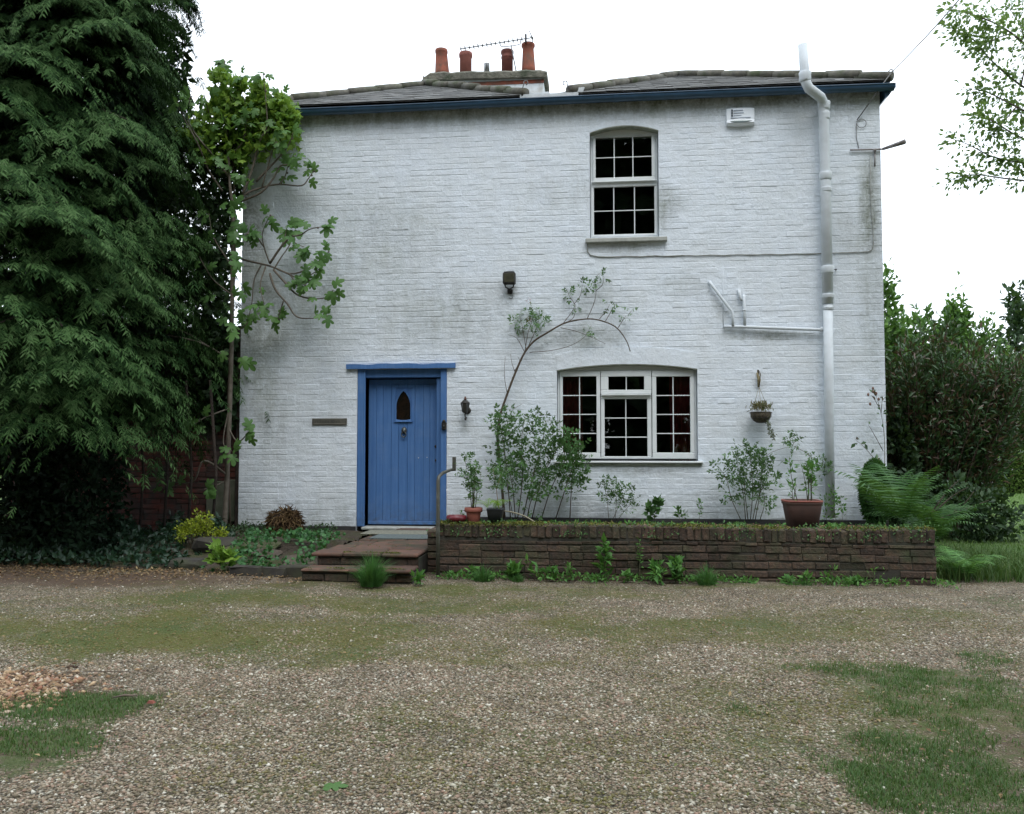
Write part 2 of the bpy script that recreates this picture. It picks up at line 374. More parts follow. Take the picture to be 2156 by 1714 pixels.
M_WEED = LEAF('weed_leaf', [(0, (.05, .15, .03)), (.5, (.08, .22, .045)), (1, (.14, .3, .06))], .55, .35)
M_GRASS = LEAF('grass_blade', [(0, (.03, .08, .018)), (.45, (.052, .12, .026)), (.8, (.09, .155, .038)), (.93, (.16, .15, .07)), (1, (.24, .2, .11))], .6, .3)
M_FERN = LEAF('fern_frond', [(0, (.018, .07, .014)), (.5, (.035, .115, .022)), (1, (.065, .17, .035))], .55, .35)
M_IVY = LEAF('ivy_leaf', [(0, (.008, .026, .014)), (.5, (.014, .042, .022)), (1, (.03, .07, .036))], .45, .15)
M_IVYB = LEAF('bright_ivy_leaf', [(0, (.02, .075, .024)), (.5, (.04, .13, .04)), (1, (.075, .21, .06))], .5, .25)
M_GOLD = LEAF('golden_shrub_leaf', [(0, (.11, .17, .015)), (.5, (.26, .34, .025)), (1, (.42, .46, .05))], .5, .3, .4, (.4, .42, .04))
M_TREE = LEAF('tree_leaf', [(0, (.035, .085, .02)), (.5, (.07, .165, .032)), (1, (.14, .26, .055))], .6, .3)
M_TREE2 = LEAF('yellow_tree_leaf', [(0, (.05, .10, .02)), (.5, (.085, .16, .03)), (1, (.16, .24, .05))], .6, .35)
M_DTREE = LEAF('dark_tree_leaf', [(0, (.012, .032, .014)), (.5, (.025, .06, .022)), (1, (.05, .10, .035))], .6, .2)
M_BROWN = LEAF('bronze_shrub_leaf', [(0, (.045, .022, .016)), (.3, (.11, .065, .04)), (.42, (.035, .075, .028)), (.75, (.06, .13, .048)), (.92, (.12, .21, .12)), (1, (.28, .38, .28))], .4, .15, .5)
M_DEAD = LEAF('dead_leaf', [(0, (.10, .05, .025)), (.5, (.2, .12, .06)), (1, (.36, .28, .14))], .8, .1)
M_LITE = LEAF('light_tree_leaf', [(0, (.07, .14, .03)), (.5, (.11, .2, .045)), (1, (.17, .28, .08))], .5, .5, .4, (.3, .42, .1))
M_VOID = LEAF('shaded_evergreen_leaf', [(0, (.004, .010, .005)), (.6, (.008, .020, .010)), (1, (.016, .036, .018))], .7, .05, .1)  # leaf colour with deep shade put in, close to black
M_RED = MAT('red_petals', (.45, .008, .012), (.3, .005, .01), 40, rough=.6, bstr=0)
M_CURT = MAT('dark_red_curtain', (.36, .05, .065), (.24, .035, .045), 6, rough=.9, bstr=.3)

def glass_mat():
    t = NT('window_glass'); fr = t.n('Fresnel'); fr.inputs[0].default_value = 1.55
    tr = t.n('BsdfTransparent'); tr.inputs[0].default_value = (.86, .9, .88, 1); gl = t.n('BsdfGlossy'); gl.inputs['Roughness'].default_value = .015
    t.l(t.bump(t.noise(2.5, 1), .02, .02), gl.inputs['Normal'])
    m = t.n('MixShader'); t.l(fr.outputs[0], m.inputs[0]); t.l(tr.outputs[0], m.inputs[1]); t.l(gl.outputs[0], m.inputs[2]); t.l(m.outputs[0], t.out.inputs[0])
    return t.m
M_GLASS = glass_mat()

# ------------------------------------------------------------------ ground
def gh(x, y):
    x = np.asarray(x, float); y = np.asarray(y, float)
    h = .018 * np.sin(x * .9 + 1) * np.cos(y * .8) + .012 * np.sin(x * 2.3 + y * 1.7) + .006 * np.sin(x * 5.1 - y * 4.3 + 2)
    return h * np.clip((-1.9 - y) / 1.2, .25, 1)
# patches on the drive: kind, image place, radii in metres, strength
PATCH = [('moss', 270, 1330, 2.3, .72, 1.25), ('moss', 620, 1265, 2.1, .5, 1.0), ('moss', 680, 1325, 1.4, .45, 1.1), ('moss', 1000, 1240, 2.0, .3, 1.0), ('moss', 1500, 1236, 1.8, .16, .7),
         ('moss', 1480, 1325, 1.6, .48, .95), ('moss', 1250, 1310, .9, .4, .4), ('moss', 1850, 1300, 1.3, .32, .7), ('moss', 2100, 1330, .8, .4, .5), ('moss', 640, 1405, .22, .12, .8),
         ('moss', 1050, 1560, 1.2, .5, .5), ('moss', 700, 1500, 1.2, .5, .3), ('moss', 1600, 1450, 1.6, .5, .4), ('moss', 1250, 1400, 1.5, .4, .35), ('moss', 300, 1580, .8, .3, .3), ('moss', 1500, 1620, .8, .3, .45), ('moss', 550, 1650, .5, .15, .4), ('moss', 1300, 1680, 1.2, .2, .5), ('moss', 450, 1380, .8, .3, .4), ('moss', 1250, 1480, .8, .3, .2),
         ('grass', 2060, 1600, .75, 1.3, .8), ('grass', 2120, 1500, .7, .9, .75), ('moss', 1950, 1500, 1.1, .9, .8), ('grass', 2080, 1640, .5, .7, 1.15), ('grass', 1900, 1560, .4, .3, .9), ('grass', 2050, 1440, .9, .38, .75), ('grass', 1860, 1650, .22, .3, 1.1), ('grass', 2140, 1390, .5, .4, .6),
         ('grass', 140, 1490, .34, .26, 1.5), ('grass', 25, 1575, .5, .28, 1.7), ('grass', 110, 1525, .3, .12, 1.0), ('grass', 2140, 1270, .5, .5, .7),
         ('grass', 5, 1390, .7, .2, .3), ('soil', 2150, 1570, .30, .5, 1.5), ('soil', 1960, 1500, .25, .15, .7), ('soil', 2080, 1590, .16, .25, .9), ('soil', 2156, 1430, .5, .25, .7), ('soil', 1990, 1210, .5, .4, .6),
         ('soil', 60, 1450, .65, .4, 1.2), ('soil', 150, 1218, 2.8, .5, 1.6), ('soil', 480, 1222, .9, .2, .8), ('soil', 60, 1650, .5, .2, .5), ('soil', 2150, 1150, .9, .8, .6)]
PW = [(k, *G(px, py)[:2], rx, ry, s) for k, px, py, rx, ry, s in PATCH]
def mask(kind, x, y):
    m = np.zeros_like(x)
    for k, cx, cy, rx, ry, s in PW:
        if k == kind:
            d = np.sqrt(((x - cx) / rx) ** 2 + ((y - cy) / ry) ** 2) + (vnoise(x, y, .45, 3, 4) - .5) * 1.7; m = np.maximum(m, s * np.clip((1.7 - d) * .75, 0, 1))
    if kind == 'grass':                                            # the lawn round the drive
        lawn = np.clip((x - 5.0 - .35 * np.sin(y * 1.3)) * 1.6, 0, 1.3) * np.clip((y + 2.5) * 1.5, 0, 1)
        far = np.clip((np.abs(x) - 9) * .5, 0, 1.3); back = np.clip((y - .3) * 2, 0, 1.3)
        m = np.maximum(m, np.maximum(lawn, np.maximum(far, back)))
    return m
def ground_mat():
    t = NT('gravel_drive'); A = {}
    for k in ('moss', 'grass', 'soil', 'lawn'): A[k] = t.n('Attribute', attribute_name=k).outputs['Fac']
    P = t.pos()
    v = t.n('TexVoronoi'); v.inputs['Scale'].default_value = 88; t.l(P, v.inputs['Vector'])
    sp = t.n('SeparateColor'); t.l(v.outputs['Color'], sp.inputs[0])
    stone = t.ramp(sp.outputs[0], [(0, (.09, .078, .046)), (.2, (.19, .152, .098)), (.42, (.268, .225, .155)), (.6, (.25, .17, .115)), (.78, (.33, .283, .212)), (.93, (.41, .38, .295)), (1, (.56, .53, .44))])
    edge = t.ramp(v.outputs['Distance'], [(.25, 1.1), (.7, .18)])
    col = t.mix(1, stone, edge, 'MULTIPLY')
    med = t.ramp(t.noise(3.2, 6, .7), [(.35, .76), (.65, 1.25)]); col = t.mix(1, col, med, 'MULTIPLY')
    n1 = t.noise(1.9, 8, .75); n2 = t.noise(16, 5, .75); n3 = t.noise(85, 3, .7)
    def m(kind, thr, w, film=0.0, k1=2.4, k2=1.8, k3=2.6):
        a = t.math('ADD', t.math('MULTIPLY', t.math('SUBTRACT', n1, .5), k1), t.math('ADD', t.math('MULTIPLY', t.math('SUBTRACT', n2, .5), k2), t.math('MULTIPLY', t.math('SUBTRACT', n3, .5), k3)))
        a = t.math('ADD', t.math('ADD', A[kind], film), a)
        q = t.n('MapRange', interpolation_type='SMOOTHSTEP'); t.l(a, q.inputs[0]); q.inputs[1].default_value = thr - w; q.inputs[2].default_value = thr + w; return q.outputs[0]
    soil = t.mix(n2, (.075, .045, .03), (.13, .085, .058)); soil = t.mix(t.ramp(t.noise(160, 3), [(.45, 0), (.7, 1)]), soil, (.045, .03, .022))
    moss = t.mix(t.noise(60, 4), (.068, .085, .012), (.14, .14, .024)); moss = t.mix(t.ramp(t.noise(1.4, 3), [(.4, 0), (.65, 1)]), moss, (.06, .10, .016))
    moss = t.mix(t.ramp(t.noise(180, 2), [(.4, 0), (.75, 1)]), moss, (.04, .042, .016))
    grass = t.mix(t.noise(90, 3), (.035, .055, .015), (.075, .10, .03)); grass = t.mix(t.ramp(t.noise(9, 5, .7), [(.48, 0), (.6, 1)]), grass, (.10, .075, .05)); grass = t.mix(A['lawn'], grass, t.mix(t.noise(40, 4), (.055, .13, .025), (.10, .18, .045)))
    col = t.mix(t.math('MULTIPLY', m('soil', .75, .45), .85), col, soil)
    col = t.mix(t.math('MULTIPLY', m('moss', .70, .55, .0), .9), col, moss)
    col = t.mix(t.math('MULTIPLY', m('grass', .78, .6), .88), col, grass)
    nr = t.bump(t.math('MULTIPLY', v.outputs['Distance'], -1), .8, .012); nr = t.bump(t.noise(30, 5), .5, .02, nr)
    return t.fin(col, .88, nr, 0, .25)
gx = np.concatenate([[-420, -200, -90, -45, -25, -16, -12], np.arange(-9.5, 9.5, .07), [10, 12, 16, 25, 45, 90, 200, 420]])
gy = np.concatenate([[-420, -200, -90, -45, -25, -16], np.arange(-12, 3.2, .07), [4, 6, 9, 14, 25, 45, 90, 200, 420]])
GX, GY = np.meshgrid(gx, gy); nx, ny = len(gx), len(gy)
GV = np.stack([GX, GY, gh(GX, GY)], -1).reshape(-1, 3)
ii = np.arange(nx * ny).reshape(ny, nx)
GF = np.stack([ii[:-1, :-1], ii[:-1, 1:], ii[1:, 1:], ii[1:, :-1]], -1).reshape(-1, 4)
gme = np_mesh('ground', GV, GF, True)
for k in ('moss', 'grass', 'soil'):
    a = gme.attributes.new(k, 'FLOAT', 'POINT'); a.data.foreach_set('value', mask(k, GV[:, 0], GV[:, 1]).astype(np.float32))
a = gme.attributes.new('lawn', 'FLOAT', 'POINT'); a.data.foreach_set('value', (np.clip((np.abs(GV[:, 0]) - 4.8) * 1.5, 0, 1) * np.clip((GV[:, 1] + 2.2) * 1.2, 0, 1)).astype(np.float32))
M_GROUND = ground_mat()
ob('ground', gme, M_GROUND, kind='structure')

# loose stones lying on the drive
def stones(name, n, cx, cy, sz, seed, mat, flat=.55, reject=None):
    rng = np.random.default_rng(seed); x, y = cx(rng, n), cy(rng, n)
    k = np.ones(n, bool) if reject is None else reject(x, y, rng); x, y = x[k], y[k]; n = len(x)
    base = np.array([[1, 0, 0], [0, 1, 0], [-1, 0, 0], [0, -1, 0], [0, 0, 1], [0, 0, -1]], float)
    Fc = np.array([[0, 1, 4], [1, 2, 4], [2, 3, 4], [3, 0, 4], [1, 0, 5], [2, 1, 5], [3, 2, 5], [0, 3, 5]])
    V = np.repeat(base[None], n, 0) * (.7 + .6 * rng.random((n, 6, 1)))
    V += rng.normal(size=V.shape) * .18
    s = sz * (.55 + rng.random(n) ** 2 * 1.1); V *= s[:, None, None]; V[:, :, 2] *= flat
    R = rng.random(n) * 2 * pi; c, sn = np.cos(R)[:, None], np.sin(R)[:, None]
    X = V[:, :, 0] * c - V[:, :, 1] * sn; Y = V[:, :, 0] * sn + V[:, :, 1] * c; Z = V[:, :, 2] + (rng.normal(size=(n, 1)) * .25) * X
    Q = np.stack([X + x[:, None], Y + y[:, None], Z + (gh(x, y) + s * .12)[:, None]], -1).reshape(-1, 3)
    me = np_mesh(name, Q, (Fc[None] + (np.arange(n) * 6)[:, None, None]).reshape(-1, 3), True)
    a = me.attributes.new('moss', 'FLOAT', 'POINT'); mo = mask('moss', x, y) + 1.3 * (vnoise(x, y, .35, 2, 4) - .5) - .10; so_ = mask('soil', x, y)
    a.data.foreach_set('value', np.repeat(np.clip(mo + rng.normal(size=n) * .25, 0, 1.2), 6).astype(np.float32))
    a = me.attributes.new('soil', 'FLOAT', 'POINT'); a.data.foreach_set('value', np.repeat(so_, 6).astype(np.float32))
    return ob(name, me, mat, kind='stuff')
def stone_mat(name, stops):
    t = NT(name); g = t.n('NewGeometry'); col = t.ramp(g.outputs['Random Per Island'], stops)
    col = t.mix(1, col, t.ramp(t.noise(3.2, 6, .7), [(.35, .80), (.65, 1.25)]), 'MULTIPLY')
    mo = t.n('Attribute', attribute_name='moss').outputs['Fac']
    if name == 'flint_gravel': col = t.mix(t.ramp(mo, [(.25, 0), (.85, .85)]), col, t.mix(t.noise(40, 3), (.085, .09, .018), (.15, .13, .035)))
    return t.fin(col, .8, t.bump(t.noise(200, 3), .3, .002), 0, .3)
M_STONES = stone_mat('flint_gravel', [(0, (.085, .073, .046)), (.2, (.18, .145, .098)), (.42, (.265, .222, .16)), (.6, (.25, .163, .118)), (.78, (.33, .282, .218)), (.93, (.40, .375, .30)), (1, (.60, .57, .49))])
M_TAN = stone_mat('tan_pebbles', [(0, (.05, .032, .02)), (.25, (.15, .09, .05)), (.5, (.30, .20, .11)), (.7, (.40, .29, .18)), (.85, (.22, .09, .05)), (1, (.55, .48, .37))])
def in_view(x, y, m=.4):
    d = np.stack([x - CAM[0], y - CAM[1]], -1); dep = d @ AF[:2] / cos(THETA); lat = d @ AX[:2]
    return (np.abs(lat) < dep * .61 + m)
def rej(x, y, rng):
    g = mask('grass', x, y) * 1.0 + mask('moss', x, y) * .75 + mask('soil', x, y) * .7
    d = np.hypot(x - CAM[0], y - CAM[1])
    return in_view(x, y) & (rng.random(len(x)) > (mask('grass', x, y) * 1.1 + mask('soil', x, y) * .5 + mask('moss', x, y) * .45 - .25 + 1.2 * (vnoise(x, y, .4, 4) - .5))) & (rng.random(len(x)) < np.clip(1.6 - (d - 2.5) * .22, .12, 1))
stones('gravel', 250000, lambda r, n: r.uniform(-5, 7, n), lambda r, n: -2.9 - 6.2 * r.random(n) ** .8, .0080, 3, M_STONES, .6, rej)
pc = G(60, 1450)
stones('pebble_heap', 3000, lambda r, n: pc[0] - .22 + r.normal(size=n) * .21, lambda r, n: pc[1] - .06 + r.normal(size=n) * .20, .015, 5, M_TAN, .6)

def blades(name, P, h, w, mat, rng, lean=.5):
    """grass blades: each one bent, two segments"""
    n = len(P); a = rng.random(n) * 2 * pi; dx, dy = np.cos(a), np.sin(a); H = h * (.5 + rng.random(n)); L = lean * H * rng.random(n)
    wx, wy = -dy * w, dx * w
    b = np.array(P); V = np.zeros((n, 5, 3))
    V[:, 0] = b + np.stack([wx, wy, 0 * wx], 1); V[:, 1] = b - np.stack([wx, wy, 0 * wx], 1)
    m = b + np.stack([dx * L * .35, dy * L * .35, H * .6], 1); V[:, 2] = m - np.stack([wx, wy, 0 * wx], 1) * .8; V[:, 3] = m + np.stack([wx, wy, 0 * wx], 1) * .8
    V[:, 4] = b + np.stack([dx * L, dy * L, H], 1)
    Fc = np.array([[0, 1, 2], [0, 2, 3], [3, 2, 4]])
    return np_mesh(name, V.reshape(-1, 3), (Fc[None] + (np.arange(n) * 5)[:, None, None]).reshape(-1, 3))
rg = np.random.default_rng(11)
x = np.concatenate([rg.uniform(-9, 11, 160000), rg.uniform(1.4, 4.6, 260000), rg.uniform(-4.2, .2, 130000)]); y = np.concatenate([rg.uniform(-9.2, 4, 160000), -8.8 + 4.4 * rg.random(260000) ** 1.3, rg.uniform(-7.8, -4.8, 130000)])
k = in_view(x, y, .2); x, y = x[k], y[k]
from_cam = np.hypot(x - CAM[0], y - CAM[1])
gm_ = mask('grass', x, y); clump = .5 + .5 * np.sin(x * 7 + 3 * np.sin(y * 5)) * np.sin(y * 8 + 2 * np.sin(x * 6))
k = (rg.random(len(x)) < np.clip(gm_ * 1.5 + .15 - 1.8 * vnoise(x, y, .2, 9, 4), 0, 1)) & ~((y > -2.65) & (x > -3.2) & (x < 4.5)) & ~((x < -2.8) & (y > -2.3)) & ((y < 0) | (x > 5))
x, y = x[k], y[k]
ob('grass', blades('grass', np.stack([x, y, gh(x, y) - .003], 1), .021, .0019, M_GRASS, rg, 1.3), M_GRASS, kind='stuff')
# taller rough grass on the lawn edge by the wall end
n = 9000; x = rg.normal(5.0, .55, n); y = rg.normal(-1.5, .55, n); k = (x > 4.5) & (y > -2.45); x, y = x[k], y[k]
ob('rough_grass', blades('rough_grass', np.stack([x, y, 0 * x], 1), .17, .004, M_GRASS, rg, 1.3), M_GRASS, kind='stuff')
n = 60000; x = rg.uniform(4.9, 17, n); y = rg.uniform(-1.5, 22, n); k = in_view(x, y, .5); x, y = x[k], y[k]
ob('lawn_grass', blades('lawn_grass', np.stack([x, y, 0 * x], 1), .04, .006, M_GRASS, rg, .8), LEAF('lawn_blade', [(0, (.08, .17, .035)), (.5, (.12, .23, .05)), (1, (.2, .30, .08))], .6, .3), kind='stuff')
# tiny weeds and moss tufts in the drive
n = 30000; x = rg.uniform(-6, 7, n); y = rg.uniform(-9, -2.7, n); mm = mask('moss', x, y)
k = in_view(x, y, .2) & (rg.random(n) < np.clip(mm * .55 - .1, .012, 1)); x, y = x[k], y[k]
P = np.stack([x, y, gh(x, y) + .004], 1); D = rg.normal(size=P.shape); D[:, 2] = np.abs(D[:, 2]) * .4; N = rg.normal(size=P.shape) * .3; N[:, 2] += 1
V, Fc = scatter(T_oval(.55), P, D, N, .011 + .012 * rg.random(len(P)))
ob('moss_and_weeds', np_mesh('moss_and_weeds', V, Fc), LEAF('moss_tuft', [(0, (.06, .075, .018)), (.5, (.10, .12, .028)), (.85, (.14, .17, .04)), (1, (.22, .19, .08))], .7, .2), kind='stuff')
# ------------------------------------------------------------------ bricks
def brick_mesh(w, h, d, seed, hj=.0015, inset=(.004, .005), front=.0025):
    """one brick face standing proud of its joint: three rings and a slightly uneven front (9 quads)"""
    r = np.random.default_rng(seed); x, z = w / 2, h / 2
    def ring(y, ix, iz, j): return [(sx * (x - ix) + r.normal() * j, y + (r.normal() * front if j and y < 0 else 0), sz * (z - iz) + r.normal() * j) for sx, sz in ((-1, -1), (1, -1), (1, 1), (-1, 1))]
    V = ring(.012, 0, 0, 0) + ring(-d * .45, .001, .001, hj) + ring(-d, inset[0], inset[1], hj)
    Fc = [(i, (i + 1) % 4, 4 + (i + 1) % 4, 4 + i) for i in range(4)] + [(4 + i, 4 + (i + 1) % 4, 8 + (i + 1) % 4, 8 + i) for i in range(4)] + [(8, 9, 10, 11)]
    return V, Fc
def courses(x0, x1, z0, z1, ch=.0745, gap=.010, vg=.006, holes=(), seed=1, bond='flemish', wob=.003):
    """list of (xc, zc, w, h) of the bricks of a wall, cut round the holes"""
    r = np.random.default_rng(seed); out = []; z = z0; c = 0
    while z < z1 - .02:
        h = min(ch, z1 - z) - gap; x = x0; k = c % 2
        if c % 2: x = x0 - .055 if bond == 'flemish' else x0 - .11
        while x < x1:
            w = (.224 if k % 2 == 0 else .109) if bond == 'flemish' else (.224 if c % 4 else .109)
            if bond == 'mixed': w = .224 if r.random() < .72 else .109
            w *= 1 + r.normal() * .02; a, b = max(x, x0), min(x + w, x1); k += 1; x += w + vg * (.7 + .6 * r.random())
            if b - a < .03: continue
            pc_ = [(a, b)]; za, zb = z, z + h
            for hx0, hx1, hz0, hz1 in holes:
                if zb > hz0 + .01 and za < hz1 - .01:
                    if hz1 - za > 0 and zb - hz1 > .02 and za > hz0: 
                        if any(q[1] > hx0 and q[0] < hx1 for q in pc_): za = hz1 + .002; continue
                    if hz0 - za > .02 and zb > hz0 and zb < hz1:
                        if any(q[1] > hx0 and q[0] < hx1 for q in pc_): zb = hz0 - .002; continue
                    n = []
                    for q0, q1 in pc_:
                        if q1 <= hx0 or q0 >= hx1: n.append((q0, q1))
                        else:
                            if q0 < hx0: n.append((q0, hx0))
                            if q1 > hx1: n.append((hx1, q1))
                    pc_ = n
            for q0, q1 in pc_:
                if q1 - q0 > .025 and zb - za > .015:
                    zz = wob * sin(q0 * 1.7 + c * .9) + wob * .22 * r.normal()
                    out.append(((q0 + q1) / 2, (za + zb) / 2 + zz, q1 - q0, zb - za))
        z += ch; c += 1
    return out
def lay(bricks, y, d, mat, parent, name='brick', limit=300, seed=1, hj=.0018, stuffname='brickwork', dj=.0015, tw=.008, **kw):
    """the nearest `limit` bricks as objects sharing meshes, the rest as one mesh"""
    r = np.random.default_rng(seed)
    bricks = sorted(bricks, key=lambda b: (b[0] - CAM[0]) ** 2 + (y - CAM[1]) ** 2 + (b[1] - CAM[2]) ** 2)
    var = {}
    for i, (xc, zc, w, h) in enumerate(bricks[:limit]):
        key = ('s' if w > .17 else 'h', i % 5)
        if key not in var:
            m = MB(); V, Fc = brick_mesh(.224 if key[0] == 's' else .109, .064, d, i + 17, hj, **kw); m.add(V, Fc); var[key] = m.mesh(name)
        o = ob(name, var[key], mat, parent)
        o.location = (xc, y + r.normal() * dj, zc); o.scale = (w / (.224 if key[0] == 's' else .109), 1, h / .064)
        o.rotation_euler = (r.normal() * tw, r.normal() * tw * .7, r.normal() * tw * .5)
    if len(bricks) > limit:
        mb = MB()
        for i, (xc, zc, w, h) in enumerate(bricks[limit:]):
            V, Fc = brick_mesh(w, h, d * (1 + .15 * r.normal()), i + 1000, hj, **kw); a = r.normal() * tw * .7; b_ = r.normal() * dj; tl = r.normal() * tw
            mb.add([(xc + v[0], y + v[1] + b_ + tl * v[2], zc + v[2] + a * v[0]) for v in V], Fc)
        ob(stuffname, mb, mat, parent, kind='stuff')
def slab(mb, x0, x1, z0, z1, y0, y1, holes):
    xs = sorted({x0, x1, *[v for h in holes for v in h[:2] if x0 < v < x1]}); zs = sorted({z0, z1, *[v for h in holes for v in h[2:] if z0 < v < z1]})
    for a, b in zip(xs, xs[1:]):
        run = None
        for c, d in zip(zs, zs[1:]):
            mx_, mz = (a + b) / 2, (c + d) / 2; hole = any(h[0] < mx_ < h[1] and h[2] < mz < h[3] for h in holes)
            if hole:
                if run is not None: mb.box((a, y0, run), (b, y1, c)); run = None
            elif run is None: run = c
        if run is not None: mb.box((a, y0, run), (b, y1, z1))
def arch_strip(mb, x0, x1, zlo, zhi, y0, y1, n=28):
    xs = np.linspace(x0, x1, n + 1); V = []
    for x_ in xs:
        a, b = zlo(x_), zhi(x_); V += [(x_, y0, a), (x_, y0, b), (x_, y1, a), (x_, y1, b)]
    Fc = []
    for i in range(n):
        p, q = 4 * i, 4 * i + 4; Fc += [(p, q, q + 1, p + 1), (p, p + 2, q + 2, q), (p + 1, q + 1, q + 3, p + 3), (p + 2, p + 3, q + 3, q + 2)]
    Fc += [(0, 1, 3, 2), (4 * n, 4 * n + 2, 4 * n + 3, 4 * n + 1)]
    return mb.add(V, Fc)

# ------------------------------------------------------------------ the house
HX0, HX1 = -3.775, 4.785
house = thing('cottage', 'two-storey white-painted brick cottage with a blue plank door and low slate roofs', 'house', ((HX0 + HX1) / 2, 0, 0))
WTOP = 5.965
DOOR = (-2.115, -.880, 0, 2.388); LW = (.598, 2.432, 1.150, 2.432); UW = (1.045, 1.955, 4.095, 5.615)
holes = [DOOR, LW, UW]
mb = MB(); slab(mb, HX0, HX1, .02, WTOP, -.0021, .30, holes)
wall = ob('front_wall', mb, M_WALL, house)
lint = (-2.26, -.765, 2.38, 2.46)
def band_lo(x0, x1, z0, rise): return lambda x: z0 + rise * (1 - ((2 * x - x0 - x1) / (x1 - x0)) ** 2)
# bricks of the front: down to the tarred plinth, cut round the openings, the lintel and the window arches
bh = holes + [lint, (.60, 2.43, 2.40, 2.56)]
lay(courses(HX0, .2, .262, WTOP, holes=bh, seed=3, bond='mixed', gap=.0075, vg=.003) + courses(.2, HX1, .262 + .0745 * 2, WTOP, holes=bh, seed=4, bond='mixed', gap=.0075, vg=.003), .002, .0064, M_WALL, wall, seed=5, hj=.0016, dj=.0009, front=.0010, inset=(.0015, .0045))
m = MB(); lo = band_lo(.598, 2.432, 2.352, .072); arch_strip(m, .598, 2.432, lo, lambda x: 2.55 + .10 * (1 - ((x - 1.515) / .95) ** 2), -.014, .10)
ob('window_arch', m, M_WALL, wall)
m = MB(); lo2 = band_lo(1.045, 1.955, 5.535, .082); arch_strip(m, 1.045, 1.955, lo2, lambda x: max(lo2(x) + .03, 5.66), -.009, .14)
ob('window_arch', m, M_WALL, wall)
m = MB(); arch_strip(m, .60, 2.43, lambda x: lo(x) - .012, lambda x: lo(x) - .001, -.010, .09); ob('arch_soffit', m, M_REVEAL, wall)  # underside shading painted as a darker strip
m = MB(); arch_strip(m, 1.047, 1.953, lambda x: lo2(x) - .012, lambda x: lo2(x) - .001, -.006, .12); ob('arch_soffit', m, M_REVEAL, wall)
m = MB(); m.cham((HX0 - .01, -.012, .0), (DOOR[0] - .005, .004, .262), .004); m.cham((DOOR[1] + .005, -.014, 0), (HX1 + .005, .004, .405), .004)
ob('tarred_plinth', m, M_TAR, wall)
# the other walls, floors, inside partition: a real dark interior behind the glass
m = MB(); m.box((HX1 - .28, .302, 0), (HX1 - .002, 7.0, WTOP)); m.box((HX0 + .002, .302, 0), (HX0 + .28, 7.0, WTOP)); m.box((HX0 + .282, 6.75, 0), (HX1 - .282, 7.0, WTOP))
ob('side_wall', m, M_REDB, house)
m = MB(); m.box((HX0 + .283, .303, 2.85), (HX1 - .283, 6.74, 3.05)); m.box((HX0 + .283, .303, 5.85), (HX1 - .283, 6.74, 5.95)); m.box((HX0 + .283, .303, .1), (HX1 - .283, 6.74, .25)); m.box((HX0 + .283, 3.6, .26), (HX1 - .283, 3.7, 2.84)); m.box((HX0 + .283, 3.6, 3.06), (HX1 - .283, 3.7, 5.84))
ob('interior_partition', m, M_DARK, house)

def wbox(mb, a, b, c=.003): mb.cham(a, b, c)
def window_frame_ring(mb, x0, x1, z0, z1, w, y0, y1, wb=None, wt=None):
    """picture-frame of four members, butted"""
    wb = wb or w; wt = wt or w
    mb.cham((x0, y0, z0), (x1, y1, z0 + wb), .005); mb.cham((x0, y0, z1 - wt), (x1, y1, z1), .005)
    mb.cham((x0, y0 + .0005, z0 + wb), (x0 + w, y1, z1 - wt), .005); mb.cham((x1 - w, y0 + .0005, z0 + wb), (x1, y1, z1 - wt), .005)
def glazed(parent, x0, x1, z0, z1, cols, rows, y):
    """panes and glazing bars filling a rectangle"""
    bw = .013
    px_ = np.linspace(x0, x1, cols + 1); pz = np.linspace(z0, z1, rows + 1)
    for i in range(cols):
        for j in range(rows):
            g = MB(); g.box((px_[i] + .001, y + .008, pz[j] + .001), (px_[i + 1] - .001, y + .012, pz[j + 1] - .001)); ob('pane', g, M_GLASS, parent)
    for i in range(1, cols):
        g = MB(); g.cham((px_[i] - bw / 2, y - .002, z0), (px_[i] + bw / 2, y + .007, z1), .003); ob('glazing_bar', g, M_FRAME, parent)
    for j in range(1, rows):
        g = MB(); g.cham((x0, y - .001, pz[j] - bw / 2), (x1, y + .0065, pz[j] + bw / 2), .003); ob('glazing_bar', g, M_FRAME, parent)
# --- ground-floor window: fixed frame, two side casements, top vent and fixed light in the middle
YF = .085
def fx(px, py): w = W(px, py, YF); return w[0], w[2]
lwin = MB(); window_frame_ring(lwin, .604, 2.426, 1.172, 2.345, .028, YF, YF + .06)
lwin.cham((.604, YF - .002, 2.346), (2.426, YF + .06, 2.352), .001)
lowin = ob('window', lwin, M_FRAME, house, 'wide three-part casement window beside the door')
# white head board under the arch
m = MB(); arch_strip(m, .606, 2.424, lambda x: 2.353, lambda x: lo(x) - .014, YF + .004, YF + .05); ob('head_board', m, M_FRAME, lowin)
def casement(x0, x1, z0, z1, gx0, gx1, gz0, gz1, cols, rows, y=YF - .022, parent=None):
    m = MB(); m.cham((x0, y, z0), (x1, y + .05, gz0), .006); m.cham((x0, y, gz1), (x1, y + .05, z1), .006)
    m.cham((x0, y + .0005, gz0), (gx0, y + .05, gz1), .006); m.cham((gx1, y + .0005, gz0), (x1, y + .05, gz1), .006)
    o = ob('casement', m, M_FRAME, parent); glazed(parent, gx0, gx1, gz0, gz1, cols, rows, y + .016); return o
def R(px0, py0, px1, py1, Y=YF):
    a = W(px0, (py0 + py1) / 2, Y); b = W(px1, (py0 + py1) / 2, Y); t = W((px0 + px1) / 2, py0, Y); u = W((px0 + px1) / 2, py1, Y)
    return a[0], b[0], u[2], t[2]
gl, gc, gt, gr = R(1185, 793, 1256, 953), R(1273, 840, 1363, 961), R(1281, 793, 1356, 821), R(1382, 793, 1453, 953)
